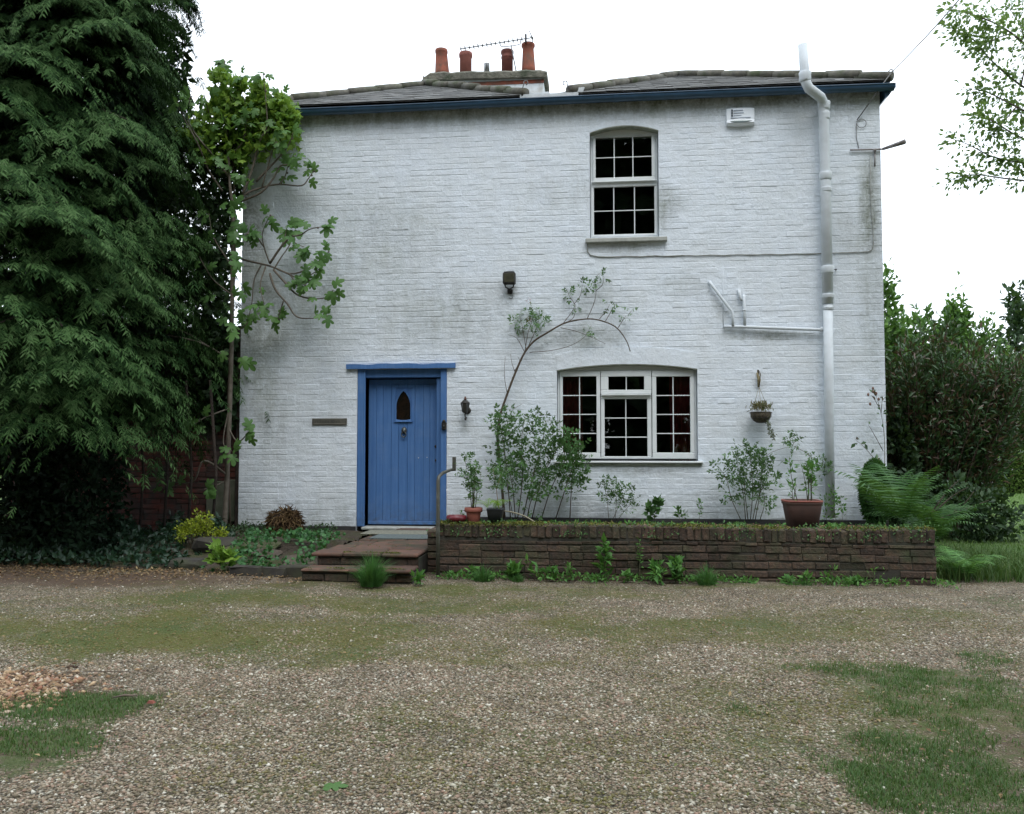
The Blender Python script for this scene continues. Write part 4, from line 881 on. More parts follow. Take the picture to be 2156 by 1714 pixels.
# doorbell on the post
c = W(935, 896, -.01); t = thing('door_bell', 'black bell box on the right-hand post of the blue door frame', 'door bell', (c[0], 0, c[2]))
m = MB(); m.cham((c[0] - .03, -.045, c[2] - .06), (c[0] + .035, -.004, c[2] + .05), .012); ob('bell_box', m, M_BLACK, t)
m = MB(); m.lathe((c[0] + .002, -.025, c[2] + .05), [(.028, 0), (.02, .015), (.008, .028), (0, .03)], 10); ob('bell_dome', m, M_BLACK, t)
m = MB(); m.tube([(c[0] + .002, -.045, c[2] - .01), (c[0] + .002, -.053, c[2] - .01)], .010, 10); ob('push_button', m, M_BRASS, t)
# arm at the corner, wires
a = W(1790, 316, -.03); b = W(1858, 314, -.03); m = MB(); m.tube([a, b], .011, 6); a2 = np.array([4.80, -.03, b[2]]); b2 = W(1906, 298, -.25); d = b2 - a2
m.tube([a2, a2 + d * .5, b2], [.018, .026, .034], 4); m.tube([W(1842, 316, -.0), W(1842, 316, -.05)], .02, 8); m.tube([W(1842, 316, -.012), W(1842, 350, -.012)], .009, 6); tag(ob('wire_bracket', m, MAT('old_bracket_paint', (.33, .31, .31), (.22, .2, .2), 14, rough=.8)), 'thin metal arm sticking out past the top right corner of the wall', 'bracket')
hk = W(1877, 152, -.2); wl = W(1805, 252, -.02)
m = MB(); m.tube([wl, wl + (hk - wl) * .5 - [0, 0, .0], hk], .007, 6); lp = W(1814, 260, -.02)
m.tube([wl] + [(lp[0] + .058 * cos(a), -.02, lp[2] + .058 * sin(a)) for a in np.linspace(2.4, -3.2, 18)], .004, 5, False); m.tube([W(1803, 255, -.012), W(1803, 290, -.012), W(1808, 312, -.012)], .004, 5)
tag(ob('wall_wire', m, M_WIRE), 'dark wire from the eaves corner to a loop on the wall', 'cable')
far_ = hk + (W(1990, 0, -4.0) - hk) * 3.0; pts = [hk + (far_ - hk) * k / 12 - np.array([0, 0, .5 * sin(pi * k / 12) * .3]) for k in range(13)]
m = MB(); m.tube(pts, .0055, 5); tag(ob('overhead_line', m, M_WIRE), 'thin overhead line running up into the sky from the right-hand eaves', 'cable')
# hanging basket
c = W(1602, 872, -.16); ht = W(1597, 785, -.03); t = thing('hanging_basket', 'dried-out wire hanging basket on the wall beneath an iron hook', 'hanging basket', (c[0], -.16, c[2]))
M_BASK = MAT('dry_moss_liner', (.055, .045, .03), (.13, .11, .07), 30, rough=.95, bscale=60, bstr=1, bdist=.02)
m = MB(); m.lathe((c[0], -.16, c[2]), [(0, -.11), (.05, -.105), (.095, -.075), (.125, -.03), (.133, .02), (.12, .03), (.0, .02)], 18); ob('liner', m, M_BASK, t)
m = MB()
for k in range(10): a = 2 * pi * k / 10; m.tube([(c[0] + q * 1.03 * cos(a), -.16 + q * 1.03 * sin(a), c[2] + z) for q, z in ((.0, -.113), (.05, -.109), (.095, -.079), (.127, -.03), (.136, .022))], .0022, 4)
for q, z in ((.136, .022), (.115, -.05)): m.tube([(c[0] + q * cos(a), -.16 + q * sin(a), c[2] + z) for a in np.linspace(0, 2 * pi, 21)], .003, 4, False)
ob('wire_frame', m, M_BLACK, t)
top = np.array([c[0] - .015, -.15, W(1598, 815, -.15)[2]]); m = MB()
for k in range(3): a = 2 * pi * k / 3 + .4; m.tube([(c[0] + .13 * cos(a), -.16 + .13 * sin(a), c[2] + .02), top], .0028, 4)
ob('chain', m, MAT('dull_chain', (.28, .26, .2), rough=.6, bstr=0, metal=.5), t)
m = MB(); m.tube(curve_pts([(ht[0], 0, ht[2]), (ht[0], -.06, ht[2] + .02), (ht[0], -.15, ht[2] - .02), (ht[0] - .005, -.16, ht[2] - .07), tuple(top)], 5), .006, 6); m.box((ht[0] - .012, -.006, ht[2] - .12), (ht[0] + .012, 0, ht[2] + .04)); ob('hook', m, M_BASK, t)
r = np.random.default_rng(8); n = 220; P = np.stack([c[0] + r.normal(size=n) * .06, -.16 + r.normal(size=n) * .05, c[2] + .03 + r.random(n) * .1], 1); D = r.normal(size=(n, 3)) * .5; D[:, 2] += 1
V, Fc = scatter(T_oval(.12), P, D, r.normal(size=(n, 3)), .07); ob('dead_growth', np_mesh('dead_growth', V, Fc), LEAF('straw', [(0, (.12, .1, .05)), (.6, (.22, .19, .09)), (1, (.12, .2, .06))], .8, .2), t, kind='stuff')
n = 160; k = r.random(n); P = np.stack([c[0] + .05 + .10 * k + r.normal(size=n) * .015, -.2 + r.normal(size=n) * .02, c[2] - .02 - .30 * k], 1); D = r.normal(size=(n, 3)); D[:, 2] -= 1; V, Fc = scatter(T_oval(.4), P, D, r.normal(size=(n, 3)), .035); ob('trailing_stem', np_mesh('trailing_stem', V, Fc), LEAF('dusty_leaf', [(0, (.06, .08, .04)), (1, (.17, .2, .11))], .8, .2), t, kind='stuff')
a, b = W(1594, 785, -.02), W(1597, 815, -.02); m = MB(); m.tube([a, (a + b) / 2 + [.01, -.04, 0], b], [.01, .022, .014], 6); ob('dried_flowers', m, MAT('dry_stalks', (.32, .28, .16), (.2, .16, .08), 30, rough=.9, bstr=.8), t)
# tv aerial
t = thing('tv_aerial', 'long thin television aerial above the chimney pots', 'aerial', W(1088, 150, 4.75)); Y = 4.75
b0, b1 = W(970, 103, Y), W(1122, 79, Y); m = MB(); m.tube([b0, b1], .010, 6); ob('boom', m, M_WIRE, t)
for k in range(15):
    p = b0 + (b1 - b0) * (k / 16.5); m = MB(); m.tube([p + [0, -.1, -.005], p + [0, .1, .005]], .008, 5); m.tube([p - [0, 0, .02], p + [0, 0, .02]], .012, 6); ob('element', m, M_WIRE, t)
p = W(1107, 81, Y); m = MB(); m.cham((p[0] - .018, Y - .03, p[2] - .085), (p[0] + .018, Y + .03, p[2] + .085), .01); ob('dipole_box', m, M_BLACK, t)
p = W(1121, 80, Y); m = MB(); m.tube([p + [-.05, -.1, .09], p, p + [0, .0, -.10]], .009, 5); m.tube([p + [-.05, .1, .09], p], .009, 5); m.cham(tuple(p - .02), tuple(p + .02), .004); ob('reflector', m, M_WIRE, t)
m = MB(); m.tube([W(1087, 152, Y), W(1076, 95, Y)], .011, 6); m.tube(curve_pts([W(1053, 92, Y), W(1056, 98, Y), W(1075, 97, Y), W(1094, 93, Y), W(1096, 85, Y)], 4), .009, 6); ob('mast', m, M_WIRE, t)
# curtains
for (px0, px1, s_, lab) in ((1184, 1226, 1, 'dark red curtain inside the left end of the ground-floor window'), (1412, 1454, -1, 'dark red curtain inside the right end of the ground-floor window')):
    x0, x1 = W(px0, 870, .25)[0] - .02, W(px1, 870, .25)[0]; m = MB(); nx_ = 40; V = []
    for i in range(nx_ + 1):
        for z, k in ((1.15, 0), (1.5, .5), (2.0, .2), (2.42, 0)):
            u = i / nx_; xx = (x0 + (x1 - x0) * u) if s_ > 0 else (x1 - (x1 - x0) * u); V.append((xx + .02 * k * sin(z * 5), .20 + .018 * sin(u * 34) + .006 * sin(u * 70 + z), z))
    m.add(V, [(4 * i + k, 4 * i + 4 + k, 4 * i + 5 + k, 4 * i + 1 + k) for i in range(nx_) for k in range(3)], True); o = ob('curtain', m, M_CURT); sm = o.modifiers.new('thick', 'SOLIDIFY'); sm.thickness = .004; tag(o, lab, 'curtain', 'curtains in the ground-floor window')

# ------------------------------------------------------------------ low brick wall, terrace, steps
YR = -2.60; RX0, RX1 = -.50, 4.40
rw = thing('retaining_wall', 'low dark brick wall holding up the planted terrace in front of the cottage', 'wall', ((RX0 + RX1) / 2, YR, 0))
top_z = lambda x: .533 + .012 * sin(x * 1.3 + .5) + (.03 if x < 0 else 0) * max(0, -x)
m = MB(); m.box((RX0 + .01, YR + .002, -.1), (RX1 - .01, YR + .21, .505)); m.box((RX1 - .2, YR + .212, -.1), (RX1 - .012, -.25, .30)); m.box((RX0 + .012, YR + .212, -.1), (RX0 + .1, -.1, .30)); core = ob('mortar_core', m, M_RBM, rw)
bl = courses(RX0, RX1, -.02, .395, ch=.0755, gap=.010, vg=.0045, seed=9, bond='mixed', wob=.008)
lay(bl, YR, .012, M_RBR, rw, seed=21, limit=300, hj=.0030, dj=.005, inset=(.006, .008), front=.0022, tw=.012)
r = np.random.default_rng(12); x = RX0; me = []
for k in range(5):
    q = MB(); q.cham((-.0345, 0, 0), (.0345, .215, .125), .010); rr = np.random.default_rng(k); q.v = [tuple(np.array(v) + rr.normal(size=3) * .004) for v in q.v]; me.append(q.mesh('coping_brick'))
i = 0
while x < RX1 - .03:
    w = .074 + r.normal() * .003; o = ob('coping_brick', me[i % 5], M_RBR, rw); o.location = (x + w / 2, YR - .010 + r.normal() * .006, top_z(x) - .128 + r.normal() * .004); o.rotation_euler = (r.normal() * .02, r.normal() * .03, r.normal() * .02); x += w; i += 1
# end return courses (right-hand end face)
for c_ in range(6):
    for k in range(8):
        o = ob('brick', bpy.data.meshes.get('end_brick') or (lambda q: (q.add(*brick_mesh(.224, .064, .012, 5, .004)), setattr(q, 'z', 0), q.mesh('end_brick'))[-1])(MB()), M_RBR, rw)
        o.location = (RX1 - .008, YR + .14 + k * .235 + (.11 if c_ % 2 else 0), .01 + c_ * .0755); o.rotation_euler = (0, 0, pi / 2)
# low stub at the left end, by the steps
m = MB(); m.box((-.66, YR + .30, -.1), (-.512, YR + 1.9, .40)); st_ = ob('wall_stub', m, M_RBM, rw)
for c_ in range(6):
    m = MB(); w = .14; m.add([(v[0] + -.586, v[1] + YR + .295, v[2] + .03 + c_ * .0755) for v in brick_mesh(w, .064, .012, c_, .004)[0]], brick_mesh(w, .064, .012, c_, .004)[1]); ob('brick', m, M_RBR, st_)
for k in range(6): m = MB(); m.cham((-.665, YR + .29 + k * .26, .392), (-.508, YR + .54 + k * .26, .452), .012); ob('coping_brick', m, M_RBR, st_)
# moss along the wall top
r = np.random.default_rng(31); n = 9000; x = r.uniform(RX0, RX1, n); dens = .5 + .5 * np.sin(x * 2.1 + 1) * np.sin(x * 5.3); k = r.random(n) < np.where(x < .6, .8, .05 + .6 * dens ** 2); x = x[k]; n = len(x)
y = YR + .10 + r.normal(size=n) * .07 + np.where(r.random(n) < .25, -.06, 0); z = np.array([top_z(v) for v in x]) + np.where(y < YR, -.02 * r.random(n), .0) + r.random(n) * .012
V, Fc = scatter(T_oval(.8), np.stack([x, np.maximum(y, YR - .02), z], 1), rdir(n, .6, r), rdir(n, 1, r), .014 + .012 * r.random(n)); ob('wall_moss', np_mesh('wall_moss', V, Fc), M_MOSS, kind='stuff')
# terrace soil
nx_, ny_ = 110, 50; V = []
for j in range(ny_ + 1):
    for i in range(nx_ + 1):
        x = RX0 + .02 + (RX1 - RX0 - .04) * i / nx_; y = YR + .19 + (-.014 - YR - .19) * j / ny_; u = j / ny_
        V.append((x, y, .50 - .17 * u + .012 * sin(x * 5 + y * 4) + .008 * sin(x * 17 + 2) * sin(y * 13) + .01 * RNG.normal() * .5))
ii_ = np.arange((nx_ + 1) * (ny_ + 1)).reshape(ny_ + 1, nx_ + 1); ob('terrace_soil', np_mesh('terrace_soil', V, np.stack([ii_[:-1, :-1], ii_[:-1, 1:], ii_[1:, 1:], ii_[1:, :-1]], -1).reshape(-1, 4), True), M_SOIL, kind='structure')
# steps
SX0, SX1 = -1.79, -.665
steps = thing('door_steps', 'reddish stone steps and landing up to the blue door', 'steps', ((SX0 + SX1) / 2, -2.8, 0))
m = MB(); m.box((SX0 + .06, -2.70, -.1), (SX1, .0, .205)); m.box((SX0 - .0, -2.99, -.1), (SX1, -2.701, .09)); ob('step_core', m, M_RBM, steps)
def slabs(xs, y0, y1, z0, z1, name='tread', seed=1, mat=None, bul=.02):
    r = np.random.default_rng(seed)
    for a, b in zip(xs, xs[1:]):
        m = MB(); j = r.normal(size=6) * .008; V = []; nn = 5
        m.cham((a + .004, y0 + j[0], z0), (b - .004, y1, z1 + j[1] * .5), .012); o = ob(name, m, mat or M_STONE, steps)
slabs([SX0, -1.45, -1.05, SX1], -2.745, -2.38, .212, .252, seed=2)
slabs([SX0 - .01, -1.3, SX1], -3.045, -2.701, .094, .132, seed=3)
for j_, (ya, yb) in enumerate(((-2.376, -1.98), (-1.976, -1.55), (-1.546, -1.1), (-1.096, -.6), (-.596, -.02))):
    slabs([SX0 + .05 * (j_ + 1), -1.5 + .1 * (j_ % 2), -1.08 - .12 * (j_ % 2), SX1], ya, yb, .208, .248, seed=4 + j_, name='landing_slab')
r = np.random.default_rng(5)
for (x0, x1, y, z) in ((SX0 + .07, SX1 - .01, -2.70, .168), (SX0 + .01, SX1 - .01, -2.995, .045)):
    for (xc, zc, w, h) in courses(x0, x1, z - .036, z + .037, ch=.075, gap=.008, vg=.01, seed=int(z * 1000), bond='mixed'):
        m = MB(); V, Fc = brick_mesh(w, h, .010, int(xc * 100) + 500, .003); m.add([(v[0] + xc, v[1] + y, v[2] + zc) for v in V], Fc); ob('brick', m, M_RBR, steps)
# mats
a0, a1 = G(768, 1122, .252), G(904, 1122, .252); m = MB(); V = []
m.cham((a0[0], -.95, .252), (a1[0] + .02, -.50, .268), .006); tag(ob('door_mat', m, MAT('worn_beige_mat', (.24, .24, .19), (.15, .15, .12), 40, rough=.95, bscale=160, bstr=1)), 'worn beige door mat lying against the blue door sill', 'door mat')
a0 = G(776, 1135, .252); m = MB(); m.cham((a0[0], -1.42, .252), (a0[0] + .80, -.98, .266), .005); tag(ob('door_mat', m, MAT('blue_grey_mat', (.12, .15, .15), (.09, .11, .11), 40, rough=.95, bscale=160, bstr=1)), 'blue-grey door mat in front of the beige one', 'door mat')
# moss and small weeds on the steps
r = np.random.default_rng(35); n = 1500; k_ = r.random(n); x = r.uniform(SX0, SX1, n); y = np.where(k_ < .45, -2.73 + .05 * r.random(n), np.where(k_ < .8, -3.03 + .05 * r.random(n), r.uniform(-2.7, -.2, n))); z = np.where(k_ < .45, .254, np.where(k_ < .8, .134, .252)); kk = vnoise(x, y, .25, 6) > .52
V, Fc = scatter(T_oval(.8), np.stack([x, y, z], 1)[kk], rdir(int(kk.sum()), .4, r), rdir(int(kk.sum()), 1, r), .014); ob('step_moss', np_mesh('step_moss', V, Fc), M_MOSS, kind='stuff')
# handrail
p0, p1 = W(922, 1215, -2.72), W(922.5, 1012, -2.72); q0, q1 = W(956, 989, -1.5), W(957, 962, -1.5); m = MB()
m.tube([p0, (p0 + p1) / 2, p1, p1 + [.004, .02, .04], p1 + [.03, .10, .075], q0 - [.03, .06, .0], q0], [.020, .020, .019, .018, .017, .017, .018], 8); hr = thing('handrail', 'bent iron handrail standing beside the door steps', 'handrail', (p0[0], -2.72, 0)); M_RAIL = MAT('worn_rail_paint', (.055, .055, .042), (.14, .15, .13), 12, .5, .75, rough=.45, bstr=.2)
ob('rail_post', m, M_RAIL, hr); m = MB(); m.cham((q0[0] - .018, -1.52, q0[2] - .015), (q0[0] + .022, -1.48, q1[2]), .004); ob('rail_end', m, M_RAIL, hr)
# pots
def potty(name, label, px, py, z, Y, prof, mat, n=24, cat='flowerpot', square=None, soil=.02, group=None):
    w = W(px, py, Y); c = (w[0], Y, z); t = thing(name, label, cat, c, group); m = MB()
    if square:
        bx, tx, dy, H = square; V = []
        for (hx, hy, zz) in ((bx, dy * .85, 0), (tx * .94, dy * .96, H * .80), (tx * .95, dy * .97, H * .84), (tx, dy, H * .86), (tx, dy, H * .97), (tx * .97, dy * .96, H), (tx * .88, dy * .86, H), (tx * .87, dy * .84, H * .9)):
            for k in range(24):
                a = 2 * pi * (k + .5) / 24; e = .35; ca, sa = cos(a), sin(a); V.append((c[0] + hx * np.sign(ca) * abs(ca) ** e, c[1] + hy * np.sign(sa) * abs(sa) ** e, z + zz))
        m.add(V, [(i * 24 + k, i * 24 + (k + 1) % 24, (i + 1) * 24 + (k + 1) % 24, (i + 1) * 24 + k) for i in range(7) for k in range(24)] + [tuple(range(24))[::-1], tuple(7 * 24 + k for k in range(24))], True)
    else: m.lathe(c, prof, n)
    ob('pot', m, mat, t); return t, c
t, c_ = potty('flowerpot', 'terracotta-red flowerpot with a leafy sucker plant, on the wall top', 997, 1095, .545, YR + .16, [(.058, 0), (.064, .01), (.078, .105), (.078, .11), (.092, .112), (.096, .125), (.096, .155), (.088, .158), (.082, .15), (.0, .14)], M_POT)
m = MB(); m.lathe((c_[0], c_[1], c_[2] + .138), [(.08, 0), (.05, .008), (0, .01)], 16); ob('potting_soil', m, M_SOIL, t); POT1 = c_
t, c_ = potty('flowerpot', 'square-looking black plastic flowerpot beside the terracotta one', 1043, 1095, .545, YR + .15, None, MAT('black_plastic', (.012, .014, .018), rough=.4, bstr=0), square=(.068, .088, .085, .155)); m = MB(); m.lathe((c_[0], c_[1], c_[2] + .13), [(.075, 0), (.05, .01), (0, .012)], 16); ob('potting_soil', m, M_SOIL, t); POT2 = c_
t, c_ = potty('plant_bowl', 'shallow glossy dark red plant bowl at the left end of the wall top', 961, 1100, .548, YR + .13, [(.06, 0), (.085, .008), (.104, .035), (.108, .05), (.102, .068), (.092, .076), (.084, .07), (.08, .055), (0, .05)], MAT('dark_red_glaze', (.17, .02, .03), (.10, .015, .02), 12, rough=.35, bstr=.1), cat='plant pot'); POT0 = c_
t, c_ = potty('planter_box', 'big brown square clay planter on the terrace by the soil pipe', 1689, 1100, .515, -2.15, None, MAT('brown_clay', (.085, .045, .035), (.06, .035, .03), 8, rough=.8, bstr=.3, c3=(.10, .07, .05)), square=(.142, .19, .16, .27), cat='planter'); m = MB(); m.box((c_[0] - .15, c_[1] - .12, c_[2] + .235), (c_[0] + .15, c_[1] + .12, c_[2] + .25)); ob('potting_soil', m, M_SOIL, t)
m = MB(); m.tube([(c_[0] + .183 * np.sign(cos(a)) * abs(cos(a)) ** .35, c_[1] + .154 * np.sign(sin(a)) * abs(sin(a)) ** .35, c_[2] + .262) for a in np.linspace(0, 2 * pi, 49)], .012, 6, False); ob('rim', m, M_POT, t); POT3 = c_
# rootball / stump by the wall, and small black pots behind the bowl
c = W(600, 1110, -.45); cz = .22; t = thing('root_ball', 'upturned brown root ball of a dead plant leaning on the white wall', 'root ball', (c[0], -.45, cz))
V = []; n1, n2 = 22, 12; r = np.random.default_rng(2)
for j in range(n2 + 1):
    for i in range(n1):
        th, ph = 2 * pi * i / n1, pi * j / n2; q = 1 + .12 * sin(3 * th + 2 * ph) + r.normal() * .06; V.append((c[0] + .19 * q * cos(th) * sin(ph) ** .7, -.45 + .16 * q * sin(th) * sin(ph) ** .7, cz + .10 + .17 * q * cos(ph)))
m = MB(); m.add(V, [(j * n1 + i, (j + 1) * n1 + i, (j + 1) * n1 + (i + 1) % n1, j * n1 + (i + 1) % n1) for j in range(n2) for i in range(n1)], True); ob('soil_lump', m, MAT('root_soil', (.03, .02, .015), (.055, .035, .022), 20, rough=1, bscale=30, bstr=1, bdist=.04), t)
n = 1500; d = rdir(n, .5, r); P = np.array([c[0], -.45, cz + .11]) + d * [.2, .17, .17]; D = d * .4 + r.normal(size=(n, 3)) * .5 - [0, 0, .7]; V, Fc = scatter(T_oval(.12), P, D, d, .09 * (.5 + r.random(n))); ob('root_fringe', np_mesh('root_fringe', V, Fc), LEAF('root_fibre', [(0, (.05, .03, .015)), (.5, (.11, .065, .03)), (1, (.2, .14, .06))], .9, 0), t)
m = MB(); m.tube([(c[0] + .04, -.45, cz + .25), (c[0] + .06, -.46, cz + .33), (c[0] + .0, -.46, cz + .36)], [.03, .018, .005], 6); m.tube([(c[0] + .06, -.46, cz + .30), (c[0] + .11, -.46, cz + .36)], [.014, .004], 6); ob('cut_stem', m, M_BSTEM, t)
# rockery left of the steps: slabs, edging, soil
V = []; nx_, ny_ = 60, 36
for j in range(ny_ + 1):
    for i in range(nx_ + 1):
        x = -4.6 + 2.78 * i / nx_; y = -2.62 + 2.6 * j / ny_; u = j / ny_; e = min(1, i / 10); V.append((x, y, (-.02 + .24 * min(1, u * 2.2) ** .8) * e - .02 + .02 * sin(x * 9) * sin(y * 8) + .008 * RNG.normal()))
ii_ = np.arange((nx_ + 1) * (ny_ + 1)).reshape(ny_ + 1, nx_ + 1); ob('bank_soil', np_mesh('bank_soil', V, np.stack([ii_[:-1, :-1], ii_[:-1, 1:], ii_[1:, 1:], ii_[1:, :-1]], -1).reshape(-1, 4), True), M_SOIL, kind='structure')
def rock(label, px, py, z, size, mat, rot=0, tilt=(0, 0), name='stone_slab', cat='stone slab', seed=1, bev=.02, group=None):
    c = G(px, py, z); r = np.random.default_rng(seed); m = MB(); s = np.array(size) / 2; m.cham(tuple(-s), tuple(s), bev); m.v = [tuple(np.array(v) + r.normal(size=3) * min(size) * .10) for v in m.v]
    o = ob(name, m, mat); o.location = (c[0], c[1], z); o.rotation_euler = (tilt[0], tilt[1], rot); tag(o, label, cat, group); return o
M_ROCK = MAT('brown_stone', (.10, .075, .055), (.065, .055, .045), 8, rough=.9, bscale=30, bstr=.8, c3=(.05, .06, .03)); M_DROCK = MAT('dark_mossy_stone', (.03, .027, .024), (.05, .045, .035), 8, rough=.95, bscale=30, bstr=1, c3=(.04, .05, .02))
rock('broken brown paving slab lying tilted beside the steps', 632, 1182, .10, (.36, .34, .05), M_ROCK, .25, (.28, -.08), seed=3)
rock('long flat mossy slab on the bank left of the steps', 530, 1150, .19, (.62, .3, .06), MAT('mossy_slab', (.09, .085, .05), (.065, .08, .03), 6, rough=.95, bstr=.8), .05, (.1, 0), seed=4)
rock('small purple-brown slab among the ivy on the bank', 560, 1165, .14, (.32, .22, .05), M_ROCK, -.3, (.2, .1), seed=5)
for i, (px, lab) in enumerate(((520, 'dark kerb stone at the foot of the bank, farthest from the steps'), (572, 'dark kerb stone at the foot of the bank, middle one of three'), (622, 'dark kerb stone at the foot of the bank, nearest the steps'))):
    rock(lab, px, 1205, .05, (.33, .10, .12), M_DROCK, .02 * i, (0, 0), 'kerb_stone', 'kerb stone', 20 + i, .012, 'kerb stones edging the bank')
rock('dark rounded log end under the golden shrub', 455, 1148, .20, (.50, .24, .20), M_DROCK, .1, (0, .1), 'log', 'log', 9, .07)
rock('low dark stone at the edge of the drive below the golden shrub', 395, 1190, .04, (.42, .25, .14), M_DROCK, -.1, (0, .05), 'boulder', 'stone', 11, .05)

# ------------------------------------------------------------------ red brick wall on the left
gw = thing('red_brick_wall', 'old dark red brick wall joining the left side of the white cottage', 'wall', (-6.5, .12, 0))
GX0, GX1 = W(16, 950, .12)[0], HX0 - .07; m = MB(); m.box((GX0, .126, -.1), (GX1, .36, 3.02)); gc_ = ob('mortar_core', m, M_REDM, gw)
lay(courses(GX0, GX1, .02, 3.02, seed=15, bond='mixed', holes=[(-4.28, -3.85, .30, .86)]), .12, .009, M_REDB, gw, seed=16, hj=.003, dj=.004)
m = MB(); m.cham((-4.28, .08, .32), (-3.95, .12, .86), .012); m.cham((-3.945, .075, .30), (-3.86, .119, .88), .01); ob('rendered_patch', m, MAT('old_render', (.17, .17, .13), (.10, .11, .08), 6, rough=.9, bstr=.6, c3=(.06, .08, .04)), gw)
m = MB(); m.cham((GX1 + .002, .03, 0), (HX0 - .012, .36, 3.02), .01); ob('dark_quoin', m, MAT('dark_stained_edge', (.02, .017, .014), (.05, .035, .028), 12, rough=.95, bstr=.5), gw)  # dark strip filling the corner between red wall and cottage
# fallen branch bits and leaf on the drive
M_TWIG = MAT('grey_twig', (.12, .09, .065), (.08, .06, .045), 20, rough=.9)
for px, py, L, lab, rr in ((262, 1467, .11, 'short piece of grey bark lying on the gravel near the pebbles', .013), (220, 1416, .45, 'long thin straight twig on the gravel at the left', .006)):
    g = G(px, py, .012); m = MB(); m.tube([g + [-L / 2, -.02, 0], g + [0, 0, .008], g + [L / 2, .03, 0]], [rr * .5, rr, rr * .6], 7, True, .5); tag(ob('twig', m, M_TWIG), lab, 'twig')
g = G(318, 1480, .008); m = MB(); m.add(np.array([(-.018, -.012, 0), (.018, -.012, 0), (.02, .01, .0), (-.018, .012, 0), (-.012, -.008, .013), (.012, -.008, .012), (.012, .006, .012), (-.012, .007, .012)]) + g, [(0, 1, 5, 4), (1, 2, 6, 5), (2, 3, 7, 6), (3, 0, 4, 7), (4, 5, 6, 7)]); tag(ob('brick_chip', m, M_POT), 'small orange-red brick chip lying on the gravel', 'brick chip')
V0, F0 = T_fig(); g = G(683, 1655, .015); V, Fc = scatter((V0 * [.7, 1, 1], F0), [g], [(.9, .1, .05)], [(0, -.2, 1)], .095); tag(ob('fallen_leaf', np_mesh('fallen_leaf', V, Fc), M_FIG), 'single green leaf fallen on the gravel near the bottom of the picture', 'leaf')
# ------------------------------------------------------------------ plants by the house
def Wp(px, py, Y): w = W(px, py, Y); return (w[0], Y, w[2])
LR = T_rose(); LO = T_oval(.5); LN = T_oval(.3); L3 = T_lobed3()
def stems_px(lst, Y): return [[Wp(px, py, (y[0] if y else Y)) for (px, py, *y) in st] for st in lst]
# climbing rose: thorny main stem arching over the window, bare twigs, a leafy tuft with red flowers
main = [(1062, 1090), (1055, 1000), (1048, 930), (1052, 880), (1068, 830), (1085, 785), (1105, 742), (1125, 718), (1150, 702), (1185, 682), (1215, 674), (1250, 672), (1285, 682), (1305, 697), (1320, 720), (1327, 740)]
twigs = [[(1105, 742), (1088, 712), (1070, 705)], [(1105, 742), (1112, 700), (1122, 670), (1118, 645)], [(1112, 730), (1130, 690), (1135, 668)], [(1108, 736), (1100, 690), (1094, 665)], [(1185, 682), (1205, 655), (1209, 640), (1198, 622), (1195, 610)], [(1209, 640), (1222, 622), (1226, 600)],
         [(1192, 679), (1208, 668), (1212, 640)], [(1236, 672), (1250, 640), (1255, 612), (1248, 596)], [(1255, 612), (1268, 600), (1272, 582)], [(1255, 612), (1253, 590), (1262, 575)], [(1262, 672), (1278, 652), (1284, 640)], [(1275, 676), (1290, 650), (1298, 638)], [(1300, 692), (1318, 665)], [(1322, 664), (1330, 654)],
         [(1115, 742), (1160, 738), (1200, 728), (1230, 710), (1245, 685)], [(1180, 690), (1215, 698), (1250, 712), (1275, 724)], [(1085, 785), (1078, 765), (1075, 745)], [(1083, 782), (1094, 762), (1090, 750)], [(1068, 830), (1062, 790), (1064, 750)], [(1080, 1085), (1066, 1010), (1062, 930), (1075, 870), (1100, 850)]]
st = [curve_pts(p, 4) for p in stems_px([main] + twigs, -.12)]; r = np.random.default_rng(3)
t = thing('climbing_rose', 'climbing rose with a bare arching stem and two red flowers above the ground-floor window', 'climbing rose', st[0][0]); m = MB()
m.tube(st[0], list(np.linspace(.019, .006, len(st[0]))), 7); ob('main_stem', m, M_BSTEM, t); m = MB()
for p in st[1:]: m.tube(p, list(np.linspace(.005, .0022, len(p))), 5)
ob('twig', m, M_BSTEM, t)
P, D = leaves_on([st[2], st[3], st[4]], 95, .10, .35, r); P2, D2 = leaves_on(st[5:16], 70, .04, .75, r); P = np.concatenate([P, P2]); D = np.concatenate([D, D2]); D[:, 2] -= .5
V, Fc = scatter(LR, P, D, rdir(len(P), .5, r) - [0, .6, 0], .11 * (.6 + .6 * r.random(len(P)))); ob('foliage', np_mesh('foliage', V, Fc), M_ROSE, t)
for px, py in ((1094.5, 634), (1114, 673)):
    if py == 634: px = 1113
    c = np.array(Wp(px, py, -.30)); m = MB(); rr = np.random.default_rng(px if isinstance(px, int) else 5)
    for k in range(12):
        a = 2.4 * k; q = .006 + .0022 * k; Vp, Fp = scatter((T_oval(.9)[0], T_oval(.9)[1]), [c + [q * cos(a), 0, q * sin(a)]], [(cos(a + 1), -.5, sin(a + 1))], [(cos(a), -.3, sin(a))], .028); m.add(Vp, Fp)
    ob('flower', m, M_RED, t)
